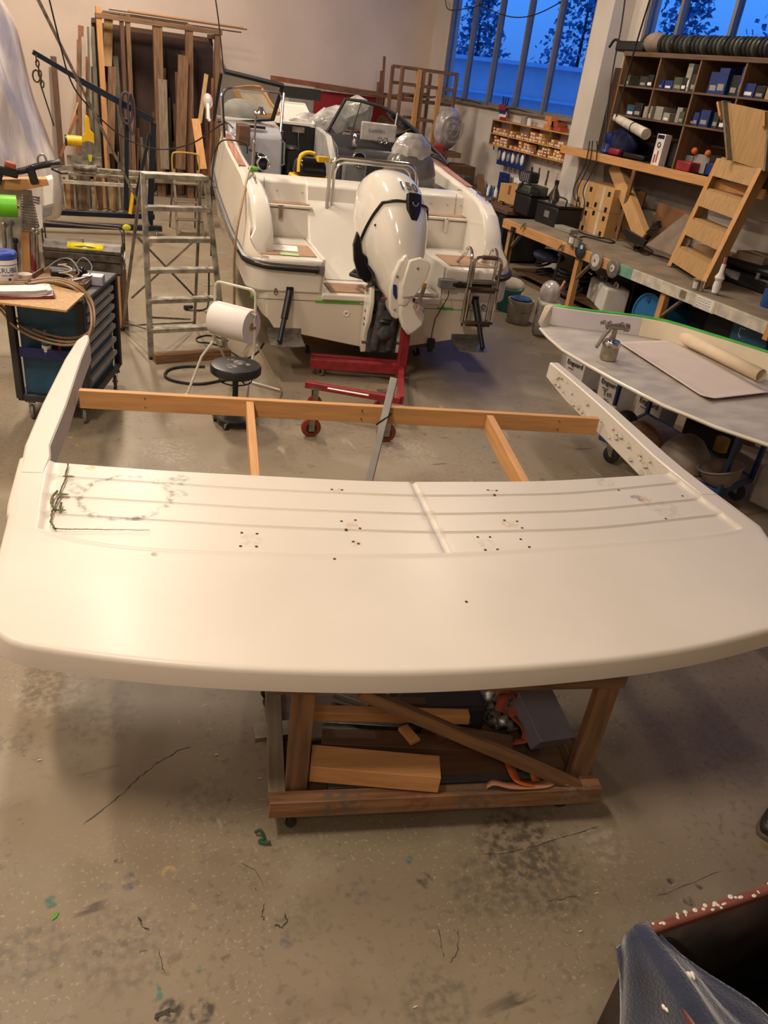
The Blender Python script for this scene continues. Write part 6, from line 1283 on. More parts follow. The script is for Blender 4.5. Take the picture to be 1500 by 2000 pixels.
# plywood steps leaning against the shelf
pw = thing('plywood_steps', 'leaning plywood box steps with a tall trough on top', 'steps', (0, 0, 0))
L0 = onz(1310, 520, BZ+.01); R0 = onz(1373, 562, BZ+.01); L1 = onx(1408, 310, 8.36); R1 = onx(1488, 330, 8.30); inw = Vector((.16, .05, .12))
def quadpr(name, a, b, c, d, th, mt, par=pw): 
    n = (b-a).cross(d-a).normalized()*th; m = M(); m.add([a, b, c, d, a+n, b+n, c+n, d+n], [(0, 1, 2, 3), (7, 6, 5, 4), (0, 4, 5, 1), (1, 5, 6, 2), (2, 6, 7, 3), (3, 7, 4, 0)]); return obj(name, m, mt, par, bev=.002)
plw = MATS['plywood']; dv = Vector((.22, .06, 0))
ext = 0
for a, b in ((L0, L1), (R0, R1)):
    quadpr('side_board', a, b, b+dv, a+dv, .03, plw)
    quadpr('edge_strip', a+Vector((-.012, -.02, 0)), b+Vector((-.012, -.02, 0)), b+Vector((-.012, .05, 0)), a+Vector((-.012, .05, 0)), .012, pine[2])
for k in range(4):
    f = .04+.27*k; f2 = f+.15
    a = L0.lerp(L1, f); b = R0.lerp(R1, f); c = R0.lerp(R1, f2); d = L0.lerp(L1, f2)
    quadpr('step_front', a, b, c, d, .02, plw); quadpr('step_tread', d, c, c+dv, d+dv, .02, plw)
U0 = onx(1418, 312, 8.20); U1 = onx(1490, 335, 8.20); T0 = onx(1408, 198, 8.20); T1 = onx(1500, 218, 8.20)
quadpr('trough_back', U0+Vector((.10, 0, 0)), U1+Vector((.10, 0, 0)), T1+Vector((.10, 0, 0)), T0+Vector((.10, 0, 0)), .02, plw)
quadpr('trough_side', U0, U0+Vector((.14, 0, 0)), T0+Vector((.14, 0, 0)), T0, .03, MATS['grey_wood_z']); quadpr('trough_side', U1, U1+Vector((.14, 0, 0)), T1+Vector((.14, 0, 0)), T1, .03, MATS['grey_wood_z'])
tm = T0.lerp(U0, .3); quadpr('trough_lip', T0+Vector((-.05, .0, 0)), T0+Vector((0, .0, 0)), tm+Vector((0, .0, 0)), tm+Vector((-.05, .0, .04)), .03, pine[2])
tm = T1.lerp(U1, .3); quadpr('trough_lip', T1+Vector((-.05, .0, 0)), T1+Vector((0, .0, 0)), tm+Vector((0, .0, 0)), tm+Vector((-.05, .0, .04)), .03, pine[2])
# under the bench
dru = thing('blue_drum', 'large blue plastic drum lying on its side under the bench', 'drum', (0, 0, 0)); c = onx(1268, 598, 7.62)
ax = Vector((1, -.12, 0)).normalized(); dru.matrix_world = Matrix.Translation((7.62, c.y, .36)); 
m = M(); m.lathe([(.001, .02), (.27, .02), (.275, .0), (.30, .0), (.30, .05), (.31, .07), (.31, .12), (.30, .14), (.30, .8), (.27, .86), (.001, .86)], n=40, axis='X'); obj('drum', m, mat('drum_blue', (.025, .16, .38), .35, 0, .08), dru)
m = M(); m.cyl((.0, .06, .20), (.03, .06, .20), .035, n=12); m.cyl((-.0, -.16, -.1), (.03, -.16, -.1), .03, n=12); obj('bung', m, MATS['cobalt_blue'], dru)
m = M(); m.torus((.05, 0, 0), .31, .015, 36, 6, 'X'); obj('band', m, rubber, dru)
m = M(); m.bb(-.1, .7, -.28, .28, -.36, -.30); obj('support', m, oldw[0], dru)
one('dark_plate', M().cyl((.1, 0, .42), (.16, 0, .42), .42, n=36), rubber, 'big dark round plate leaning behind the blue drum', 'plate', (8.0, c.y-.35, .01), .15)
jc = mat('milky_canister', (.46, .43, .38), .35, 0, .08, 6)
def jerry(p, rz, s, mt, lb, cap):
    t = thing('jerry_can', lb, 'canister', p, rz); m = M(); m.bb(-s[0]/2, s[0]/2, -s[1]/2, s[1]/2, 0, s[2]); obj('body', m, mt, t, bev=.03); m = M(); m.lathe([(.001, s[2]), (.03, s[2]), (.03, s[2]+.035), (.001, s[2]+.035)], (s[0]*.25, 0, 0), 14); obj('cap', m, cap, t)
    m = M(); m.tube(smoothp([Vector((-s[0]*.3, 0, s[2]-.01)), Vector((-s[0]*.25, 0, s[2]+.05)), Vector((.0, 0, s[2]+.05)), Vector((s[0]*.05, 0, s[2]-.01))]), .014, 8); obj('handle', m, mt, t); return t
q = onz(1055, 652, 0)
t = jerry((q.x+.05, q.y, 0), -.5, (.30, .34, .44), jc, 'tall translucent canister with up arrows beside the dusty bucket', whitep)
for s_ in (-.03, .03): m = M(); m.bb(-.155, -.151, s_-.005+.03, s_+.005+.03, .24, .31); m.add([(-.154, s_+.015, .30), (-.154, s_+.045, .30), (-.154, s_+.03, .33)], [(0, 1, 2)]); obj('arrow', m, ink, t)
m = M(); m.bb(-.153, .153, -.173, .173, .005, .17); obj('liquid_level', m, mat('canister_grey_fill', (.30, .30, .30), .35), t, bev=.03)
bg_ = one('plastic_bag', M().ball((0, 0, .1), (.13, .15, .16), 14, 9), MATS['milky_plastic_wrap'], 'crumpled clear plastic bag stuffed on top of the tall canister', 'bag', (q.x+.05, q.y+.05, .44))
one('brush', M().beam((0, 0, 0), (.08, .0, .2), .03, .02), MATS['pink_handle'], 'paint brush handle sticking out of the plastic bag', 'brush', (q.x+.1, q.y-.04, .52))
bk = onz(1010, 628, 0); bt_ = thing('dusty_bucket', 'dusty white bucket with a blue rag beside the boat ladder', 'bucket', (bk.x, bk.y, 0))
m = M(); m.lathe([(.001, .0), (.155, 0), (.175, .27), (.185, .275), (.185, .31), (.175, .31), (.168, .29), (.15, .02), (.001, .02)], n=30); obj('bucket', m, mat('dusty_white_plastic', (.44, .42, .34), .6, 0, .15, 6), bt_)
m = M(); m.tube([(.187*math.cos(t), .187*math.sin(t)-.0, .29-.12*max(0, math.sin(t+PI))) for t in [PI+PI*k/12 for k in range(13)]], .004, 5); obj('bail', m, steel, bt_)
one('blue_rag', M().ball((0, 0, 0), (.15, .14, .04), 14, 7), mat('rag_blue', (.03, .10, .28), .9, 0, .3, 9), 'blue rag lying in the dusty bucket', 'rag', (bk.x, bk.y, .315))
one('grey_pouffe', M().ball((0, 0, .1), (.2, .2, .12), 16, 9), MATS['dusty_cream'], 'dusty cream bundle behind the dusty bucket', 'bundle', (bk.x+.3, bk.y+.75, .2))
one('teal_bucket', M().lathe([(.001, 0), (.15, 0), (.17, .32), (.15, .32), (.001, .02)], n=24), mat('teal_plastic', (.05, .22, .2), .5), 'teal tub half hidden behind the dusty bucket', 'tub', (bk.x+.15, bk.y+.55, 0))
random.seed(61)
for k in range(9):
    m = M(); r = random.uniform(.1, .22); m.torus((0, 0, 0), r, .02, 24, 6, 'Z'); m.torus((.02, .02, .04), r*.8, .018, 24, 6, 'Z'); o = obj('cable_coil', m, rubber); tagged(o, f"black cable coil under the far bench end, {('bottom', 'middle', 'top')[k % 3]} layer, {ordn(k//3+1)} of three there", 'cable coil', 'black coils under the bench'); o.location = (7.75+random.uniform(0, .6), 9.9+random.uniform(0, 1.6), .16+.10*(k % 3)); o.rotation_euler = (random.uniform(-.5, .5), random.uniform(-.5, .5), 0)
one('blue_cloth', M().ball((0, 0, 0), (.25, .3, .1), 14, 8), mat('faded_blue_cloth', (.05, .06, .12), .9, 0, .2), 'faded blue cloth on the coils under the bench', 'cloth', (7.9, 10.9, .5))
jj = onx(1180, 578, 7.7); jerry((7.85, jj.y, .13), 1.2, (.42, .36, .36), whitep, 'white canister with a red cap under the bench left of the drum', red)
jerry((8.0, jj.y+.45, .13), 1.3, (.34, .30, .34), jc, 'second milky canister behind the red-capped one', whitep)
one('black_tub', M().bb(-.3, .3, -.35, .35, 0, .5), black, 'big black box under the bench between the legs', 'box', (8.3, 9.2, .135), bev=.03)
one('black_tub', M().bb(-.4, .3, -.6, .6, 0, .55), black, 'wide black box under the bench right of the drum', 'box', (8.2, 6.6, .135), bev=.03)
bsk = thing('blue_crate', 'blue plastic crate under the bench at the right edge', 'crate', onz(1480, 655, .6)); bsk.matrix_world = Matrix.Translation(bsk.location)
m = M(); m.bb(-.18, .25, -.3, .25, -.12, .12); obj('crate', m, mat('steel_blue_plastic', (.04, .12, .22), .5), bsk, bev=.02); m = M(); m.tube([(-.185, .05, .06), (-.185, .12, .06), (-.185, .12, -.02), (-.185, .08, -.05)], .006, 5); obj('white_scrawl', m, paper, bsk)
m = M(); m.bb(-.16, .2, -.28, .22, -.72+.12, -.12); obj('stand', m, black, bsk)
# second moulding with green tape edge, on the blue trolley
mz = .90
sm2 = thing('hull_moulding', 'grey sanded hull moulding with green taped rear rim at the right', 'boat part', (0, 0, 0))
greym = mat('sanded_grey_gelcoat', (.50, .455, .41), .5, 0, scale=2.5, col2=(.37, .335, .305), bump=.03, stretch=(1.5, 3, 1), detail=8)
creamm = mat('cream_gelcoat', (.66, .58, .42), .4, 0, .03)
front = [onz(*p, mz) for p in ((1056, 640), (1070, 656), (1100, 682), (1150, 712), (1200, 740), (1250, 766), (1300, 791), (1350, 811), (1400, 832), (1450, 849), (1500, 866), (1560, 885))]
back = [onz(*p, mz) for p in ((1072, 634), (1100, 638), (1150, 645), (1200, 650), (1246, 656), (1290, 664), (1330, 676), (1370, 689), (1410, 702), (1450, 715), (1500, 732), (1560, 754))]
m = M(); m.rings([[a, a.lerp(b, .08)+Vector((0, 0, .004)), a.lerp(b, .5), b, b+Vector((0, 0, -.03)), a+Vector((0, 0, -.03))] for a, b in zip(front, back)]); obj('moulding_floor', m, greym, sm2, bev=.003)
m = M(); m.tube([p+Vector((-.006, -.004, -.008)) for p in front], .013, 8); obj('rim', m, gel, sm2)
WH = .155
def backwall(seg, mt, name):
    m = M(); m.rings([[p, p+Vector((.04, .045, WH)), p+Vector((.11, .12, WH+.0)), p+Vector((.12, .13, WH-.02)), p+Vector((.09, .10, 0))] for p in seg]); return obj(name, m, mt, sm2, bev=.003)
backwall(back[:5], mat('white_violet_gelcoat', (.60, .56, .60), .4, 0, .02), 'end_panel'); backwall(back[4:], creamm, 'rear_panel')
m = M(); m.rings([[p+Vector((.060, .070, WH+.003)), p+Vector((.112, .122, WH+.006)), p+Vector((.128, .138, WH-.02)), p+Vector((.130, .140, WH-.06))] for p in back], wrap=False); obj('green_tape', m, mat('rim_green_tape', (.06, .42, .03), .45), sm2, solid=.002)
f0 = front[0]; b0 = back[0]; m = M(); m.rings([[f0, f0+Vector((-.03, .02, .05)), b0+Vector((-.02, .10, WH)), b0+Vector((.05, .14, WH)), b0+Vector((.08, .06, 0))], [f0+Vector((.03, -.01, 0)), f0+Vector((.03, .03, .04)), b0+Vector((.03, .06, WH)), b0+Vector((.11, .12, WH)), b0+Vector((.1, .05, 0))]]); obj('end_lip', m, creamm, sm2, bev=.006)
sheet_ = thing('masking_paper', 'large sheet of pink-white paper on the grey moulding unrolled from a roll', 'paper', (0, 0, 0))
P = [onz(*p, mz+.006) for p in ((1200, 672), (1313, 668), (1325, 680), (1425, 730), (1500, 752), (1560, 778), (1560, 770), (1382, 786), (1340, 764), (1270, 722))]
a, b, c, d = onz(1203, 671, mz), onz(1316, 667, mz), onz(1508, 772, mz), onz(1380, 787, mz)
mm_ = M(); mm_.grid(lambda u, v: (a.lerp(d, u)).lerp(b.lerp(c, u), v)+Vector((0, 0, .008+.022*max(0, (u-.9)*10)**2+.02*max(0, (.08-v)*12)**2+.008*max(0, (.1-u)*10)**2)), 24, 10); obj('sheet', mm_, mat('pinkish_paper', (.62, .53, .48), .8, 0, .02), sheet_, solid=.001)
ra = onz(1322, 668, mz); rb2 = onz(1482, 748, mz); rr = .055
m = M(); R = []
for q, rad in ((ra, rr*1.15), (ra.lerp(rb2, .5), rr), (rb2, rr)):
    dd = (rb2-ra).normalized(); s1 = Vector((-dd.y, dd.x, 0)); R.append([q+Vector((.01, .01, rr+.006))+s1*rad*math.cos(t)+Vector((0, 0, rad*math.sin(t))) for t in [2*PI*k/28 for k in range(28)]])
m.rings(R, caps=False); obj('roll', m, mat('cream_paper_roll', (.68, .56, .40), .7, 0, .03), sheet_, solid=.003)
# spray gun
sg = thing('spray_gun', 'metal spray gun with a cup standing on the grey moulding', 'spray gun', onz(1186, 703, mz), math.radians(-22)); sg.location.z = mz+.008; sg.scale = (1.45, 1.45, 1.45)
cupm = mat('dull_cup_metal', (.42, .38, .30), .38, .7, .25, 14)
m = M(); m.lathe([(.001, 0), (.046, 0), (.05, .006), (.05, .085), (.046, .09)], n=28); obj('cup', m, cupm, sg)
m = M(); m.lathe([(.052, .082), (.053, .1), (.046, .112), (.02, .118), (.001, .118)], n=28); obj('cup_lid', m, chrome, sg)
for k in range(12): a_ = 2*PI*k/12; m = M(); m.box((.053*math.cos(a_), .053*math.sin(a_), .094), (.004, .008, .016), a_); obj('lid_rib', m, chrome, sg)
m = M(); m.cyl((0, 0, .118), (0, 0, .19), .014, n=12); obj('neck', m, steel, sg)
m = M(); m.tube([(-.06, 0, .19), (.0, 0, .195), (.05, 0, .195)], [.014, .018, .016], 12); m.cyl((.05, 0, .195), (.075, 0, .195), .024, n=14); obj('gun_body', m, steel, sg)
m = M(); m.tube([(-.03, 0, .19), (-.06, 0, .13), (-.085, 0, .06)], [.014, .012, .010], 10); obj('gun_handle', m, steel, sg)
m = M(); m.tube([(.01, 0, .18), (-.02, 0, .13), (-.035, 0, .09)], .005, 6); obj('trigger', m, chrome, sg)
for x in (-.075, -.04, .03): m = M(); m.cyl((x, 0, .20), (x, 0, .222), .009, n=10); m.cyl((x-.012, 0, .205), (x-.02, 0, .205), .012, n=10); obj('knob', m, chrome, sg)
# blue platform trolley under the moulding with posts
bt2 = thing('blue_platform_trolley', 'blue steel platform trolley with uprights under the grey moulding', 'trolley', (0, 0, 0)); bm_ = mat('trolley_blue', (.012, .04, .13), .4, 0, .15, 8)
c1, c2, c3, c4 = onz(1172, 855, .2), onz(1402, 965, .2), onz(1466, 938, .2), onz(1262, 812, .2)
m = M(); m.add([c1, c2, c3, c4]+[p+Vector((0, 0, .03)) for p in (c1, c2, c3, c4)], [(0, 1, 2, 3), (4, 5, 6, 7), (0, 1, 5, 4), (1, 2, 6, 5), (2, 3, 7, 6), (3, 0, 4, 7)]); obj('platform', m, greyw[0], bt2)
for a, b in ((c1, c2), (c2, c3), (c3, c4), (c4, c1)): m = M(); m.beam(a+Vector((0, 0, .01)), b+Vector((0, 0, .01)), .035, .05); obj('edge_rail', m, bm_, bt2, bev=.004)
for a in (c2, c3, c4, onz(1200, 792, .2)):
    m = M(); m.beam(a+Vector((0, 0, 0)), Vector((a.x, a.y, mz-.035)), .035, .035); obj('upright', m, bm_, bt2, bev=.003)
for a, tt_ in ((c1.lerp(c3, .08), .4), (c2.lerp(c4, .08), 1.), (c3.lerp(c1, .08), .2), (c4.lerp(c2, .08), 2.)): caster(bt2, (a.x, a.y, 0), .078, rubber, tt_)
m = M(); m.beam(c4+Vector((0, 0, mz-.24)), c3+Vector((0, 0, mz-.24)), .04, .05); obj('bearer', m, bm_, bt2); m = M(); m.beam(c2+Vector((0, 0, mz-.25)), c3+Vector((0, 0, mz-.25)), .04, .05); obj('bearer', m, bm_, bt2)
q = onz(1200, 792, .2); m = M(); m.beam(Vector((q.x, q.y, mz-.05)), Vector((c4.x, c4.y, mz-.05)), .04, .05); obj('bearer', m, bm_, bt2)
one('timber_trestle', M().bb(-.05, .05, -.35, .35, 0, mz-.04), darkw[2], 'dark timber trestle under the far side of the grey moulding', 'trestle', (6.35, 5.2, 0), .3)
# resin-stained bowls on the trolley
bowlm = mat('resin_bowl', (.19, .15, .12), .5, 0, .15, 5); resin = mat('amber_resin', (.20, .115, .055), .4, 0, .2, 7)
def bowl(p, r, h, inv, mt, lb, tilt=(0, 0)):
    t = thing('resin_bowl', lb, 'bowl', p, 0, None, *tilt); 
    if inv: prof = [(r, 0), (r*1.02, .01), (r*.85, h*.45), (r*.5, h*.85), (r*.2, h), (.001, h)]
    else: prof = [(.001, .0), (r*.45, .0), (r*.8, h*.4), (r, h), (r*1.03, h), (r*.95, h*.93), (r*.74, h*.42), (r*.4, .02), (.001, .02)]
    m = M(); m.lathe(prof, n=36); obj('shell', m, mt, t); m = M(); m.torus((0, 0, h if not inv else .008), r*1.01, .008, 36, 6); obj('rim', m, bowlm, t)
    if not inv: m = M(); m.lathe([(.001, h*.45), (r*.72, h*.45), (.001, h*.46)], n=30); obj('contents', m, resin, t)
    return t
def tp_(px, py): q = onz(px, py, .236); return (q.x, q.y, .236)
bowl(tp_(1245, 866), .21, .2, True, resin, 'amber-brown dome bowl nearest the pails')
bowl(tp_(1333, 905), .23, .26, True, bowlm, 'large grey upturned bowl in the middle of the blue trolley')
bowl(tp_(1408, 948), .17, .16, False, bowlm, 'open bowl with amber resin inside, at the trolley corner', (-.25, -.2))
one('black_mallet', M().ball((0, 0, .09), (.10, .10, .09), 16, 9), mat('dark_green_rubber', (.03, .035, .028), .6), 'dark green round float beside the pails', 'float', tp_(1218, 838))
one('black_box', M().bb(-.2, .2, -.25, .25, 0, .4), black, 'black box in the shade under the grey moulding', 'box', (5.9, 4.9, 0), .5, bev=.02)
one('pale_canister', M().bb(-.12, .12, -.12, .12, 0, .35), jc, 'pale canister in the shade at the right edge below the moulding', 'canister', onz(1495, 985, 0), .3, bev=.03)
one('yellow_can', M().cyl((0, 0, 0), (0, 0, .12), .06, n=18), mat('ochre_tin', (.35, .22, .03), .5), 'ochre tin on the blue trolley below the moulding rim', 'tin', (*tp_(1405, 880)[:2], .236))
# the pails with printing
pailm = mat('pail_white', (.66, .64, .62), .4, 0, .04)
def pail(px, py, rz, lb, word, marks, s=.24, h=.40):
    q = onz(px, py, .27)+Vector((.98, .17, 0))*(s/2+.01); t = thing('square_pail', lb, 'pail', (q.x, q.y, 0), rz); b_ = s/2
    m = M(); m.rings([[Vector((x*k, y*k, z)) for x, y in ((-b_, -b_), (b_, -b_), (b_, b_), (-b_, b_))] for z, k in ((0, .9), (h*.86, 1), (h*.87, 1.06), (h*.9, 1.06), (h*.91, 1.0), (h, 1.0))]); obj('pail', m, pailm, t, bev=.02)
    m = M(); m.bb(-b_*1.08, b_*1.08, -b_*1.08, b_*1.08, h, h+.018); obj('lid', m, pailm, t, bev=.008)
    FM = Matrix.Translation((0, -b_-.004, h*.66)) @ Matrix.Rotation(PI/2, 4, 'X')
    text('lettering', word, .072, ink, t, FM, .0008, .0012)
    text('handwriting', marks, .085, ink, t, Matrix.Translation((.0, -b_*.96-.008, h*.3)) @ Matrix.Rotation(PI/2, 4, 'X') @ Matrix.Rotation(.12, 4, 'Z'), .0008)
    m = M(); m.bb(-.09, -.01, -b_-.002, -b_+.002, h*.50, h*.515); obj('arrow_print', m, ink, t)
    m = M(); m.tube(smoothp([Vector((-b_*1.08, 0, h*.88)), Vector((-b_*1.1, -.08, h*.75)), Vector((-b_*1.1, -.1, h*.8))]), .005, 5); obj('handle', m, whitep, t); return t
pail(1122, 713, math.radians(-80), 'white square pail reading Enguard, furthest left and nearest the boat', 'Enguard', 'Bit', .30, .42)
pail(1190, 752, math.radians(-80), 'middle white square pail behind the blue upright', 'Enguard', 'Tet\n8k', .30, .42)
pail(1266, 790, math.radians(-80), 'white square pail reading Enguard, nearest the resin bowls', 'Enguard', 'Tt', .32, .42)
one('round_tub', M().lathe([(.001, 0), (.12, 0), (.13, .24), (.12, .24), (.001, .22)], n=24), pailm, 'white round tub behind the leftmost square pail', 'tub', onz(1112, 718, 0))
# ---------------------------------------------------------------- centre: stands, cargo in the boat, rear wall things, trolley load, foreground
es = thing('engine_stand', 'red steel engine stand on castors behind the pine frame', 'stand', (0, 0, 0))
def es_beam(a, b, w, h, name, up=(0, 0, 1)): m = M(); m.beam(a, b, w, h, up); return obj(name, m, red, es, bev=.004)
F0 = onz(597, 750, .23); F1 = onz(752, 778, .23)
pb_ = onz(782, 728, .10); pt_ = Vector((pb_.x, pb_.y, onz(797, 582, 1).z)); 
# height of the post top found on the vertical through its foot
r_ = ray(797, 580); tq = math.hypot(pb_.x, pb_.y)/math.hypot(r_.x, r_.y); pt_.z = CAMH+r_.z*tq
es_beam(Vector((pb_.x, pb_.y, .08)), pt_, .09, .06, 'post', (0, -1, 0))
B0 = onz(606, 708, .14)
es_beam(B0, Vector((pb_.x, pb_.y, .14)), .08, .10, 'base_beam'); es_beam(B0+Vector((.06, .16, 0)), Vector((pb_.x, pb_.y, .14))+Vector((.03, .14, 0)), .05, .08, 'base_beam')
es_beam(F0, onz(782, 782, .23), .06, .06, 'front_beam')
es_beam(Vector((pb_.x, pb_.y, .14)), onz(782, 782, .23), .06, .08, 'link_beam')
m = M(); m.beam(pt_+Vector((-.32, -.02, -.01)), pt_+Vector((.02, 0, .0)), .02, .02); obj('top_pin', m, red, es)
m = M(); a = onz(640, 758, .265); b = onz(720, 772, .265); m.beam(a, b, .03, .004); obj('white_label', m, paper, es)
redtyre = mat('red_tyre', (.22, .03, .02), .5, 0, .1)
def bigwheel(px, py, r=.085):
    q = onz(px, py, 0); c = bpy.data.objects.new('castor', None); COL.objects.link(c); c.parent = es; c.location = (q.x, q.y, 0); c.rotation_euler = (0, 0, 1.45)
    m = M(); m.lathe([(r*.75, -.022), (r, -.016), (r, .016), (r*.75, .022)], (0, 0, r), 30, 'X'); obj('tyre', m, redtyre, c); m = M(); m.lathe([(.012, -.03), (r*.76, -.018), (r*.76, .018), (.012, .03)], (0, 0, r), 26, 'X'); obj('hub', m, black, c)
    m = M(); m.bb(-.035, -.03, -.025, .025, r*.7, .22); m.bb(.03, .035, -.025, .025, r*.7, .22); m.bb(-.045, .045, -.045, .045, .21, .222); obj('fork', m, steel, c)
bigwheel(606, 852); bigwheel(752, 862); bigwheel(613, 800, .07); bigwheel(742, 806, .07)
for px, py in ((622, 732), (775, 745)): q = onz(px, py, 0); caster(es, (q.x, q.y, 0), .05, steel, .5)
# in and on the boat
vac = thing('vacuum_cleaner', 'yellow and black workshop vacuum standing in the boat', 'vacuum cleaner', B.w((-.42, 2.35, 1.052)), BR_+.1)
m = M(); m.rings([[Vector((x*k, y*k, z)) for x, y in ((-.20, -.16), (.20, -.16), (.23, 0), (.20, .16), (-.20, .16), (-.23, 0))] for z, k in ((0, .9), (.1, 1), (.50, 1), (.53, .95))]); obj('drum', m, black, vac, bev=.03)
m = M(); m.rings([[Vector((x*k, y*k, z)) for x, y in ((-.21, -.17), (.21, -.17), (.24, 0), (.21, .17), (-.21, .17), (-.24, 0))] for z, k in ((.50, 1.04), (.53, 1.04), (.56, 1.0))]); obj('skirt', m, yellow, vac, bev=.01)
m = M(); m.rings([[Vector((x*k, y*k, z)) for x, y in ((-.18, -.15), (.18, -.15), (.2, 0), (.18, .15), (-.18, .15), (-.2, 0))] for z, k in ((.56, 1), (.70, .9), (.76, .7))]); obj('head', m, blackg, vac, bev=.03)
m = M(); m.tube(smoothp([Vector(p) for p in ((-.17, -.12, .60), (-.15, -.08, .76), (-.05, -.02, .81), (.05, 0, .80))]), .025, 8); m.box((.12, -.10, .76), (.14, .08, .06), .2); obj('handle', m, yellow, vac)
# chrome light pole with lamp
lamp = thing('chrome_light_pole', 'telescopic chrome pole with a small bell lamp fixed to the boat side', 'lamp', (0, 0, 0)); a = B.w((-1.24, 1.25, 1.74)); b = B.w(B.on(500, 222, 1, 1.35))
m = M(); m.tube([a, a.lerp(b, .5)], .016, 10); obj('lower_tube', m, chrome, lamp); m = M(); m.tube([a.lerp(b, .48), b], .011, 10); obj('upper_tube', m, chrome, lamp)
m = M(); m.ball(a.lerp(b, .5), .02); obj('joint', m, chrome, lamp); m = M(); m.lathe([(.001, .07), (.02, .068), (.03, .05), (.055, .01), (.07, .0), (.05, .0)], b+Vector((.05, 0, .0)), 20); obj('lamp_bell', m, chrome, lamp)
m = M(); m.ball(b, .025); obj('lamp_joint', m, steel, lamp)
one('green_tape_scrap', M().ball((0, 0, 0), (.06, .04, .03), 10, 6), green, 'scrap of green tape at the foot of the chrome pole', 'tape', B.w((-1.24, 1.2, 1.76)))
cablething('tan_hose', [B.w(p) for p in ((-1.26, 1.2, 1.78), (-1.33, .9, 1.72), (-1.42, .55, 1.5), (-1.5, .3, 1.2), (-1.5, .35, .8), (-1.45, .5, .3))]+[onz(500, 650, .02)], .013, MATS['tan_hose'], 'tan hose hanging over the boat quarter from the chrome pole', 'hose')
fl = thing('black_floodlight', 'black round floodlight hanging inside the boat rail', 'lamp', B.w((-1.08, 1.9, 1.75))); m = M(); m.ball((0, 0, 0), (.09, .09, .1)); obj('housing', m, blackg, fl); m = M(); m.torus((.02, -.07, 0), .07, .012, 20, 6, 'Y'); obj('chrome_ring', m, chrome, fl)
m = M(); m.tube([(0, 0, .08), (-.12, .05, .12)], .012, 6); obj('bracket', m, black, fl)
sh1 = obj('paper_sheet', M().bb(-.16, .16, -.13, .13, 0, .003), paper); tagged(sh1, 'white paper sheet on the left stern platform', 'paper'); sh1.location = B.w((-1.02, .42, 1.132)); sh1.rotation_euler = (0, 0, -.25)
sh2 = obj('green_slip', M().bb(-.09, .09, -.05, .05, 0, .003), mat('pale_green_paper', (.35, .60, .28), .7)); tagged(sh2, 'pale green slip beside the white sheet on the stern platform', 'paper'); sh2.location = B.w((-.98, .16, 1.128)); sh2.rotation_euler = (0, 0, -.2)
hatch = thing('white_hatch_tray', 'white shallow hatch tray lying on the foredeck', 'hatch', (0, 0, 0))
h0, h1, h2, h3 = [B.w(B.on(*p, 1, v)) for p, v in (((553, 243), 4.32), ((613, 248), 4.32), ((594, 208), 5.3), ((545, 203), 5.3))]
quadpr('panel', h0, h1, h2, h3, .02, gelw, hatch)
for p_, q_ in ((h0, h1), (h1, h2), (h2, h3), (h3, h0)): m = M(); m.beam(p_+Vector((0, 0, .01)), q_+Vector((0, 0, .01)), .03, .07); obj('rim', m, gelw, hatch, bev=.006)
m = M(); m.beam((h0+h1)/2+Vector((0, .3, -.12)), (h2+h3)/2+Vector((0, -.2, -.2)), .4, .12); obj('underside', m, grey, hatch)
bun = thing('wrapped_bundle', 'long bundle wrapped in crinkled clear plastic across the foredeck', 'bundle', (0, 0, 0))
random.seed(71); a = B.w(B.on(560, 262, 1, 4.45)); b = B.w(B.on(716, 214, 1, 4.7)); R = []; dd = (b-a).normalized(); s1 = Vector((-dd.y, dd.x, 0)); up_ = dd.cross(s1)
for k in range(15):
    q = a.lerp(b, k/14); f = .15+.04*math.sin(k*1.1)+.05*(k > 8); f *= .75 if k in (0, 14) else 1; R.append([q+s1*f*1.2*math.cos(t)*random.uniform(.88, 1.1)+up_*f*math.sin(t)*random.uniform(.85, 1.1) for t in [2*PI*j/16 for j in range(16)]])
clearm = mat('crinkled_clear_wrap', (.50, .48, .46), .18, 0, scale=6, col2=(.22, .21, .20), bump=1, bscale=14, coat=.6)
m = M(); m.rings(R); obj('wrap', m, clearm, bun, ang=25)
one('plastic_wrap_tail', M().ball((0, 0, .1), (.28, .2, .17), 18, 12), clearm, 'crumpled clear plastic beside the white wrapped bundle', 'plastic', B.w((-.02, 4.75, 1.9)))
one('slatted_mat', M().bb(-.3, .3, -.1, .1, 0, .16), mat('black_ribbed_plastic', (.02, .02, .022), .3, 0, .6, 30, stretch=(6, .3, 1)), 'black ribbed crate behind the white tray', 'crate', B.w(B.on(588, 193, 1, 6.2)), BR_)
wt = thing('wooden_frame_tray', 'pale wooden framed tray lying behind the left windshield', 'tray', (0, 0, 0)); P = [B.w(B.on(*p, 1, 4.3)) for p in ((466, 184), (520, 192), (545, 222), (485, 216))]
quadpr('tray_base', P[0], P[1]+Vector((0, .5, 0)), P[2], P[3], .02, MATS['pale_board'], wt)
for i in range(4): m = M(); p_, q_ = (P[0], P[1]+Vector((0, .5, 0)), P[2], P[3])[i], (P[0], P[1]+Vector((0, .5, 0)), P[2], P[3])[(i+1) % 4]; m.beam(p_, q_, .03, .05); obj('frame_rail', m, pine[0], wt)
one('grey_cushion', M().ball((0, 0, 0), (.22, .22, .16), 16, 10), mat('light_grey_cloth', (.32, .30, .28), .8, 0, .1), 'grey cushion behind the left windshield', 'cushion', B.w((-1.05, 4.2, 2.1)))
one('white_bag', M().ball((0, 0, 0), (.07, .09, .10), 14, 9), MATS['milky_plastic_wrap'], 'white plastic bag on the bow rail left of the windshield', 'bag', B.w((-1.50, 4.4, 2.18)))
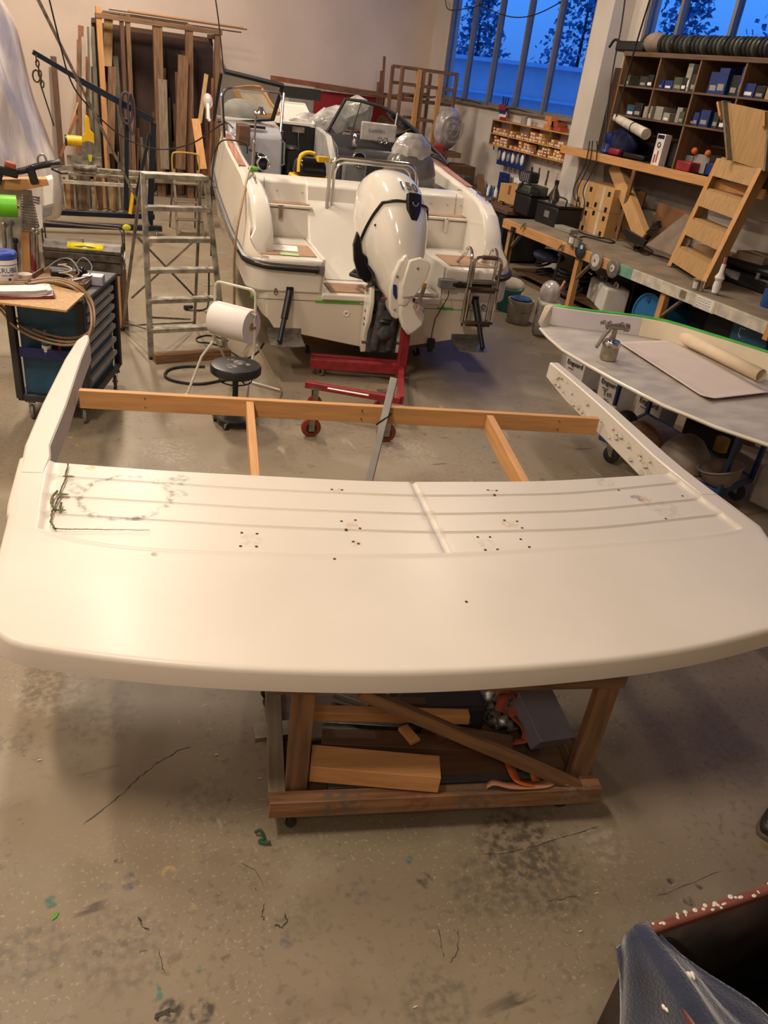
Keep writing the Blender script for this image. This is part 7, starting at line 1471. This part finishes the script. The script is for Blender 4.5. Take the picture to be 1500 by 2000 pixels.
sc_ = thing('seat_in_plastic', 'helm seat wrapped in clear plastic inside the boat', 'seat', B.w((.72, 1.95, .95)), BR_)
m = M(); m.rings([[Vector((x*k, y*k2, z)) for x, y in [(.33*math.cos(t), .14*math.sin(t)) for t in [2*PI*j/20 for j in range(20)]]] for z, k, k2 in ((.45, 1, 1), (.6, 1.05, 1), (.85, 1.02, .9), (1.0, .85, .8), (1.08, .6, .7))]); obj('backrest', m, mat('seat_under_plastic', (.17, .15, .145), .2, 0, scale=4, col2=(.09, .08, .08), bump=.3, bscale=12, coat=.6), sc_)
m = M(); m.bb(-.3, .3, -.1, .35, .3, .5); obj('cushion', m, MATS['seat_under_plastic'], sc_, bev=.05); m = M(); m.cyl((0, 0, 0), (0, 0, .35), .06); obj('pedestal', m, grey, sc_)
random.seed(72); m = M(); m.rings([[Vector((x*k*random.uniform(.85, 1.1), y*k*random.uniform(.85, 1.1), z)) for x, y in [(.26*math.cos(t), .13*math.sin(t)) for t in [2*PI*j/16 for j in range(16)]]] for z, k in ((1.0, .9), (1.08, .9), (1.16, .8), (1.22, .65), (1.27, .4))]); obj('plastic_bonnet', m, clearm, sc_, ang=25)
gb = thing('instrument_box', 'clear wrapped flat screen box reading GARMIN on the dash', 'box', B.w((.62, 3.2, 2.0)), BR_); m = M(); m.bb(-.24, .24, -.02, .02, 0, .22); obj('box', m, mat('clear_grey_film', (.42, .40, .38), .15, 0, .1, 10, coat=.5), gb, bev=.015)
text('lettering', 'GARMIN', .06, mat('dim_print', (.12, .11, .11), .5), gb, Matrix.Translation((-.03, -.023, .12)) @ Matrix.Rotation(PI/2, 4, 'X'), .0006)
m = M(); m.cyl((.21, 0, .1), (.23, 0, .36), .008, n=8); obj('white_antenna', m, whitep, gb)
m = M(); m.torus((.02, -.05, .02), .035, .007, 14, 6, 'Y'); m.torus((.09, -.05, .02), .035, .007, 14, 6, 'Y'); obj('mount_ring', m, chrome, gb)
one('cup_bottle', M().lathe([(.001, 0), (.03, 0), (.035, .05), (.02, .09), (.03, .12), (.001, .15)], n=14), chrome, 'small chrome fitting on the dash left of the screen box', 'fitting', B.w((.30, 3.15, 1.92)))
# behind the boat on the rear wall
rbm = mat('red_board', (.26, .018, .018), .5, 0, .06)
def rearq(name, px, y, th, mt, label, cat, par=None):
    P = [ony(*p, y) for p in px]; P[2].z = P[3].z = .01; P[2].x = P[1].x; P[3].x = P[0].x; c = Vector((P[0].x, y, 0)); m = M(); n = 4; P = [p-c for p in P]; d = Vector((0, th, 0))
    m.add(P+[p+d for p in P], [(0, 1, 2, 3), (4, 5, 6, 7)]+[(i, (i+1) % 4, 4+(i+1) % 4, 4+i) for i in range(4)]); o = obj(name, m, mt); o.location = c; return tagged(o, label, cat)
_rb = rearq('red_board', [(616, 175), (752, 190), (748, 262), (612, 240)], 18.4, .06, rbm, 'large red board with a white rim standing at the rear wall', 'board')
m = M(); p_ = ony(616, 173, 18.39)-_rb.location; q_ = ony(752, 189, 18.39)-_rb.location; m.beam(p_, q_, .06, .06, (0, 0, 1)); obj('white_rim', m, offw, _rb, label='white edge strip along the top of the board')
rearq('grey_sheet', [(566, 168), (612, 174), (610, 245), (562, 240)], 18.45, .03, MATS['handle_grey'], 'grey translucent sheet left of the red board', 'sheet')
a = ony(529, 152, 18.36); b = ony(790, 192, 18.36); plank(a, b, .10, .05, cols[6], 'long reddish beam lying along the rear wall above the red board', up=(0, -1, 0))
a = ony(640, 168, 18.1); b = ony(795, 196, 18.1); plank(a, b, .05, .04, oldw[0], 'second thin beam just below the reddish one', up=(0, -1, 0))
for k, (px, t0, t1, w, mt, lb) in enumerate(((751, 110, 190, .05, cols[6], 'tall thin reddish post before the rear wall'), (745, 138, 190, .05, oldw[2], 'shorter post left of the tall thin one'), (739, 160, 190, .05, oldw[2], 'short stub of wood left of the posts'))):
    a = ony(px, t0, 18.3); b = ony(px-3, t1+80, 18.2); b.z = .01; plank(b, a, w, .04, mt, lb)
ws = thing('wooden_shelf_rack', 'open pine rack of square bays before the left windows', 'rack', (0, 0, 0)); YW = 16.2
for px0, py0, px1, py1, w in ((787, 130, 776, 330, .07), (820, 136, 808, 330, .10), (829, 138, 818, 250, .06), (862, 146, 846, 335, .10), (893, 145, 880, 250, .06)):
    a = ony(px0, py0, YW); b = Vector((a.x, YW, .02)); m = M(); m.beam(b, a, w, .06, (0, -1, 0)); obj('upright', m, (pine, oldw)[w < .08][2], ws, bev=.003)
for p, q, dy in (((787, 130), (895, 147), 0), ((784, 162), (890, 178), 0), ((780, 192), (885, 208), .1), ((806, 232), (848, 238), 0), ((778, 300), (850, 312), 0)):
    a = ony(*p, YW+dy); b = ony(*q, YW+dy); z = (a.z+b.z)/2; m = M(); m.beam((a.x, YW+dy, z), (b.x, YW+dy, z), .05, .06); obj('cross_rail', m, oldw[0], ws, bev=.003); m = M(); m.beam((a.x, YW+.5, z), (b.x, YW+.5, z), .05, .06); obj('cross_rail', m, oldw[0], ws)
for p in ((787, 130), (862, 146)): a = ony(*p, YW); m = M(); m.beam((a.x, YW+.5, 0), (a.x, YW+.5, a.z), .06, .06, (0, -1, 0)); obj('upright', m, oldw[2], ws)
random.seed(73)
for k in range(8):
    a = ony(790+k*6, 188+k*1.0, YW+.1); m = M(); L_ = random.uniform(.3, .5); m.beam((-L_/2, 0, 0), (L_/2, random.uniform(-.1, .1), random.uniform(0, .05)), .04, .03); tagged(obj('wood_offcut', m, cols[k % 3]), f'wood offcut piled on the pine rack, {ordn(k+1)} from the left', 'wood', 'offcuts piled on the pine rack').location = a+Vector((0, 0, .01+.025*(k % 3)))
fan = thing('wrapped_fan', 'round fan wrapped in clear plastic beside the pine rack', 'fan', ony(878, 252, 15.6)); fan.matrix_world = Matrix.Translation(fan.location)
thinwrap = mat('thin_clear_film', (.36, .33, .32), .2, 0, .2, 8, bump=.8, bscale=9)
m = M(); m.ball((0, .1, 0), (.30, .22, .40), 22, 14); obj('film', m, thinwrap, fan, ang=80); m = M(); m.torus((0, -.13, 0), .24, .012, 32, 6, 'Y'); m.torus((0, -.15, 0), .14, .008, 24, 6, 'Y'); 
for k in range(6): m.cyl((0, -.16, 0), (.24*math.cos(k*PI/3), -.13, .24*math.sin(k*PI/3)), .006, n=6)
obj('fan_guard', m, MATS['handle_grey'], fan); m = M(); m.bb(-.3, .3, -.1, .35, -.52, -.42); obj('shelf_board', m, oldw[0], fan); m = M(); m.cyl((0, .1, -2.0), (0, .1, -.4), .05); obj('pole', m, steel, fan)
one('wrapped_chair', M().ball((0, 0, .95), (.35, .3, .95), 20, 14), thinwrap, 'chair under clear plastic behind the windshield', 'chair', (ony(808, 270, 15.0).x, 15.0, 0))
one('dark_cabinet', M().bb(-.6, .6, -.3, .3, 0, 1.3), MATS['dark_wood_z'], 'dark cabinet standing below the pine rack', 'cabinet', (ony(850, 300, 15.6).x+.3, 15.7, 0), bev=.01)
one('red_jerry_can', M().bb(-.14, .14, -.1, .1, 0, .35), mat('bright_red_plastic', (.35, .03, .02), .4), 'red canister behind the windshield end', 'canister', (ony(845, 290, 14.4).x, 14.4, 1.31), bev=.03)
bpy.data.objects['red_jerry_can'].location = (ony(850, 300, 15.5).x, 15.5, 1.31)
# load on the wooden trolley
Y_ = .124; 
def on_tr(px, py, z): return D.on(px, py, 2, z)
def tlog(px0, py0, px1, py1, z, w, h, mt, lb, name='timber_offcut', cat='wood'):
    a = on_tr(px0, py0, z); b = on_tr(px1, py1, z); c = (a+b)/2; m = M(); m.beam(a-c, b-c, w, h); o = obj(name, m, mt, bev=.003); o.matrix_world = D.m @ Matrix.Translation(c); return tagged(o, lb, cat)
o = tlog(607, 1490, 857, 1512, .27, .12, .09, pine[0], 'orange-brown timber block lying at the front of the trolley')
tlog(610, 1392, 915, 1400, .30, .05, .05, pine[0], 'long pine batten lying across the trolley behind the brace')
tlog(628, 1445, 985, 1462, .20, .09, .05, darkw[0], 'dark beam behind the orange-brown block')
tlog(660, 1480, 990, 1500, .16, .16, .05, darkw[0], 'wide dark plank on the trolley floor')
tlog(640, 1540, 1040, 1520, .17, .04, .05, mat('grey_tube', (.07, .065, .065), .5, 0, .1), 'long grey tube along the front rail of the trolley', 'grey_tube', 'tube')
tlog(630, 1410, 800, 1420, .22, .03, .03, steel, 'steel rod with clamps on the trolley', 'steel_rod', 'rod')
tlog(600, 1430, 700, 1408, .20, .10, .02, MATS['handle_grey'], 'flat grey sheet piece left on the trolley', 'sheet_piece', 'sheet')
tlog(786, 1420, 812, 1450, .28, .05, .02, pine[1], 'short brown wooden tab among the dark beams', 'wood_tab')
tlog(720, 1372, 830, 1374, .30, .04, .04, darkw[0], 'dark red-brown batten near the rear of the trolley')
tlog(870, 1440, 1000, 1465, .20, .12, .06, darkw[0], 'broad dark block right of centre on the trolley')
random.seed(19)
for k in range(16):
    x = random.uniform(X0+.12, X1-.35); y = random.uniform(.12, .85); a_ = random.uniform(-.5, .5); L_ = random.uniform(.12, .4); mt = (darkw[0], MATS['grey_tube'], steel, oldw[0], MATS['handle_grey'], MATS['dark_trolley_frame'])[k % 6]
    m = M()
    if k % 3 == 1: m.cyl((-L_/2, 0, 0), (L_/2, 0, 0), .014, n=8); m.ball((L_/2, 0, 0), .022, 8, 5)
    else: m.box((0, 0, 0), (L_, random.uniform(.03, .09), random.uniform(.012, .035)))
    o = obj('scrap_piece', m, mt); o.matrix_world = D.m @ Matrix.Translation((x, y, .15+.012*(k % 5))) @ Matrix.Rotation(a_, 4, 'Z') @ Matrix.Rotation(random.uniform(-.08, .08), 4, 'Y')
    tagged(o, f'scrap of wood or metal in the trolley load, {ordn(k+1)} of the small pieces', 'scrap', 'small scraps lying on the trolley')
one('dark_case', M().bb(-.22, .2, -.14, .12, 0, .16), MATS['dark_trolley_frame'], 'dark grey case at the back of the trolley load', 'case', D.w((.38, .55, Y_)), DR, bev=.02)
pbx = thing('clear_plastic_box', 'clear plastic box lying on the right of the trolley load', 'box', D.w((.80, .34, Y_+.12)), DR+.3, None, .35, .2)
m = M(); m.bb(-.10, .10, -.12, .12, 0, .09); obj('box', m, mat('clear_box', (.30, .29, .36), .15, 0, .05, trans=.35), pbx, bev=.008); m = M(); m.bb(-.105, .105, -.125, .125, .085, .097); obj('rim', m, MATS['clear_box'], pbx, bev=.003)
one('screw_bag', M().ball((0, 0, .05), (.12, .15, .07), 16, 10), mat('screw_bag', (.20, .19, .17), .3, .3, .6, 40), 'clear bag of screws beside the plastic box', 'bag', D.w((.70, .52, Y_)), DR)
bot = one('drink_bottle', M().lathe([(.001, 0), (.034, 0), (.036, .16), (.014, .22), (.014, .24), (.001, .24)], (0, 0, 0), 20, 'Y'), mat('pet_bottle', (.30, .32, .36), .1, 0, 0, trans=.5), 'clear plastic drink bottle at the back right of the trolley', 'bottle', D.w((.72, .68, Y_+.13)), DR+.2)
m = M(); m.lathe([(.0372, .05), (.0374, .05), (.0374, .13), (.0372, .13)], (0, 0, 0), 20, 'Y'); obj('label', m, bt, bot); m = M(); m.lathe([(.001, .235), (.016, .235), (.016, .255), (.001, .255)], (0, 0, 0), 12, 'Y'); obj('cap', m, red, bot)
strapm = orange
def strap(P, lb, mt=strapm, w=.045):
    P = smoothp([Vector(p) for p in P], 5); m = M(); R = []
    for i, p in enumerate(P):
        t = (P[min(i+1, len(P)-1)]-P[max(0, i-1)]).normalized(); s1 = t.cross(Vector((.2, .3, 1))).normalized()*w/2; R.append([p-s1, p+s1])
    m.rings(R, wrap=False); o = obj('lashing_strap', m, mt, solid=.003); o.matrix_world = D.m; tagged(o, lb, 'strap')
pmst = mat('faded_peach_strap', (.45, .22, .13), .8, 0, .1)
strap([on_tr(*p, z) for p, z in (((975, 1390), .3), ((985, 1360), .36), ((1005, 1352), .36), ((1010, 1375), .32), ((1000, 1395), .3), ((1022, 1420), .28), ((1025, 1445), .24), ((1000, 1450), .22))], 'rust-red strap looped at the back right of the trolley', mat('rust_strap', (.35, .07, .04), .7, 0, .1))
strap([on_tr(*p, z) for p, z in (((990, 1478), .22), ((1000, 1505), .24), ((1012, 1525), .24), ((1040, 1532), .22), ((1048, 1530), .2), ((1040, 1500), .22), ((1035, 1485), .22))], 'bright orange strap hanging at the front right of the trolley')
strap([on_tr(*p, z) for p, z in (((950, 1535), .22), ((965, 1528), .24), ((1000, 1535), .23), ((1060, 1533), .22), ((1085, 1522), .23), ((1110, 1530), .22))], 'peach strap lying along the front rail of the trolley', pmst)
strap([on_tr(*p, z) for p, z in (((965, 1365), .32), ((975, 1350), .36), ((1000, 1352), .36), ((1010, 1370), .33))], 'peach strap curled beside the rust-red strap', pmst)
cablething('green_rope', [D.w(p) for p in ((-.49, .0, .02), (-.47, -.01, .04), (-.455, -.03, .02), (-.475, -.04, .015), (-.45, -.05, .015), (-.43, -.05, .02))], .007, mat('dark_green_rope', (.02, .07, .04), .9), 'dark green rope scrap by the trolley castor', 'rope')
# bin with overalls, foreground right
Fb = Frame((1.46, .85, 0), 10)
bn = thing('waste_bin', 'red-brown paint-spattered open box at the bottom right corner', 'box', (0, 0, 0))
rimm = mat('spattered_red_brown', (.17, .055, .04), .5, 0, .15, 8); add_stains(rimm, []); 
c0 = onz(1254, 1822, .7); c1 = onz(1520, 1733, .7); dd = (c1-c0).normalized(); nn = Vector((dd.y, -dd.x, 0)); ln = (c1-c0).length+.25
innm = mat('dark_bin_inside', (.03, .02, .015), .7, 0, .4, 5)
m = M(); m.beam(c0, c0+dd*ln, .03, .035); obj('rear_rim', m, rimm, bn, bev=.008)
m = M(); m.beam(c0+nn*.01, c0+nn*.5-dd*.04, .03, .035); obj('side_rim', m, rimm, bn, bev=.008)
def wallq(a, b, mt, name): m = M(); m.add([a, b, Vector((b.x, b.y, .05)), Vector((a.x, a.y, .05))], [(0, 1, 2, 3)]); obj(name, m, mt, bn, solid=.012)
wallq(c0, c0+dd*ln, innm, 'rear_wall'); wallq(c0, c0+nn*.5-dd*.04, innm, 'side_wall'); wallq(c0+dd*ln, c0+dd*ln+nn*.5, innm, 'side_wall'); wallq(c0+nn*.5-dd*.04, c0+dd*ln+nn*.5, innm, 'front_wall')
m = M(); m.add([Vector((*p[:2], .06)) for p in (c0, c0+dd*ln, c0+dd*ln+nn*.5, c0+nn*.5)], [(0, 1, 2, 3)]); obj('bottom', m, innm, bn, solid=.01)
for k in range(26):
    t = random.uniform(.02, ln-.05); m = M(); m.ball((0, 0, 0), (random.uniform(.003, .011), random.uniform(.003, .008), .0015), 8, 4); q = obj('paint_spot', m, offw, bn); q.location = c0+dd*t+nn*random.uniform(-.012, .012)+Vector((0, 0, .0185))
clm = mat('navy_work_cloth', (.022, .03, .065), .95, 0, scale=7, col2=(.014, .018, .04), bump=.4, bscale=120)
clm.node_tree.nodes['Principled BSDF'].inputs['Sheen Weight'].default_value = .4
random.seed(9)
P0 = c0+Vector((0, 0, .022))
m = M()
def cloth(u, v):
    # a pair of trousers thrown over the side rim: u runs from the outer hem over the rim to the inner hem
    s_ = -.015+.53*v; k = abs(u-.42)/.42 if u < .42 else (u-.42)/.58
    if u < .42: x = -.022-.035*k-.05*k*v; z = .725-(.10+.55*min(1, v*1.6))*k**1.2
    else: x = .015+(.02+.40*v)*k; z = .728-(.03+.16*v)*k-.02*math.sin(k*PI)
    z += .008*math.sin(v*14+u*7)*(.3+v); x += .012*math.sin(v*10+u*16)*k; z += .006*math.sin(u*31)*v
    return c0+nn*s_+dd*x+Vector((0, 0, z-.7))
m.grid(cloth, 34, 22)
cob = obj('work_trousers', m, clm, solid=.012, ang=80); tagged(cob, 'dark blue work trousers with white paint spots hung over the box corner', 'trousers')
for (u, v, s_) in ((.30, .36, .009), (.31, .38, .007), (.60, .30, .011), (.63, .31, .010), (.66, .295, .009)):
    q = cloth(u, v); m = M(); m.ball((0, 0, 0), (.006, s_, s_*.8), 10, 6); o = obj('paint_blob', m, gel, cob); o.location = q+Vector((0, 0, .010))-dd*.004
gb_ = thing('amber_glass', 'amber glass jar with a gold rim in the corner of the brown box', 'jar', onz(1450, 2000, .45)); gb_.matrix_world = Matrix.Translation(onz(1447, 1998, .42))
m = M(); m.lathe([(.001, -.1), (.03, -.1), (.04, -.02), (.032, .02), (.028, .02), (.001, -.02)], n=24); obj('jar', m, mat('amber_glass', (.55, .26, .02), .1, 0, 0, coat=1), gb_); m = M(); m.torus((0, 0, .022), .03, .005, 24, 6); obj('gold_rim', m, mat('gold_metal', (.7, .5, .15), .2, 1, 0), gb_)
m = M(); m.bb(-.06, .06, -.06, .06, -.36, -.1); obj('stand', m, innm, gb_)
# boot of someone standing at the right edge
bo = thing('work_boot', 'dark work boot with a worn sole at the right edge of the floor', 'boot', (0, 0, 0)); q = onz(1492, 1612, .03); bo.matrix_world = Matrix.Translation((q.x+.06, q.y+.0, 0)) @ Matrix.Rotation(math.radians(25), 4, 'Z')
R = []
for x, w, h in ((-.105, .02, .035), (-.095, .038, .05), (-.06, .05, .07), (0, .05, .09), (.06, .042, .12), (.12, .042, .18), (.17, .042, .2), (.19, .03, .19)):
    R.append([Vector((x, w*math.cos(t), .02+h*.5+h*.5*math.sin(t))) for t in [2*PI*k/18 for k in range(18)]])
m = M(); m.rings(R); obj('upper', m, mat('boot_leather', (.02, .018, .02), .5, 0, .2, 20), bo, sub=1)
R = []
for x, w in ((-.11, .015), (-.1, .038), (-.06, .052), (0, .052), (.06, .044), (.14, .044), (.19, .03)): R.append([Vector((x, -w, 0)), Vector((x, w, 0)), Vector((x, w, .028)), Vector((x, -w, .028))])
m = M(); m.rings(R); obj('sole', m, mat('boot_sole', (.10, .085, .06), .7, 0, .3, 20), bo, bev=.006)
m = M(); m.tube(smoothp([Vector(p) for p in ((-.08, .02, .085), (-.05, -.03, .10), (-.02, .02, .12), (.02, -.03, .13))]), .003, 5); obj('laces', m, MATS['dusty_cream'], bo)
# scraps on the floor
random.seed(13)
for k in range(60):
    x = random.uniform(-.2, 5); y = random.uniform(.6, 9); m = M(); s_ = random.uniform(.003, .008); m.add([(-s_*2, 0, .002), (0, -s_*.5, .004), (s_*2, .0, .002), (0, s_*.6, .003)], [(0, 1, 2, 3)]); tagged(obj('paper_shaving', m, offw), f'tiny white shaving on the concrete floor, {ordn(k+1)} of the scatter', 'scrap', 'white shavings scattered on the floor').location = (x, y, .001)
lf = one('green_leaf', M().add([(-.02, 0, .003), (0, -.008, .004), (.02, 0, .003), (0, .01, .008)], [(0, 1, 2, 3)]), green, 'small bright green leaf scrap on the floor lower left', 'scrap', onz(108, 1790, .001), .8)
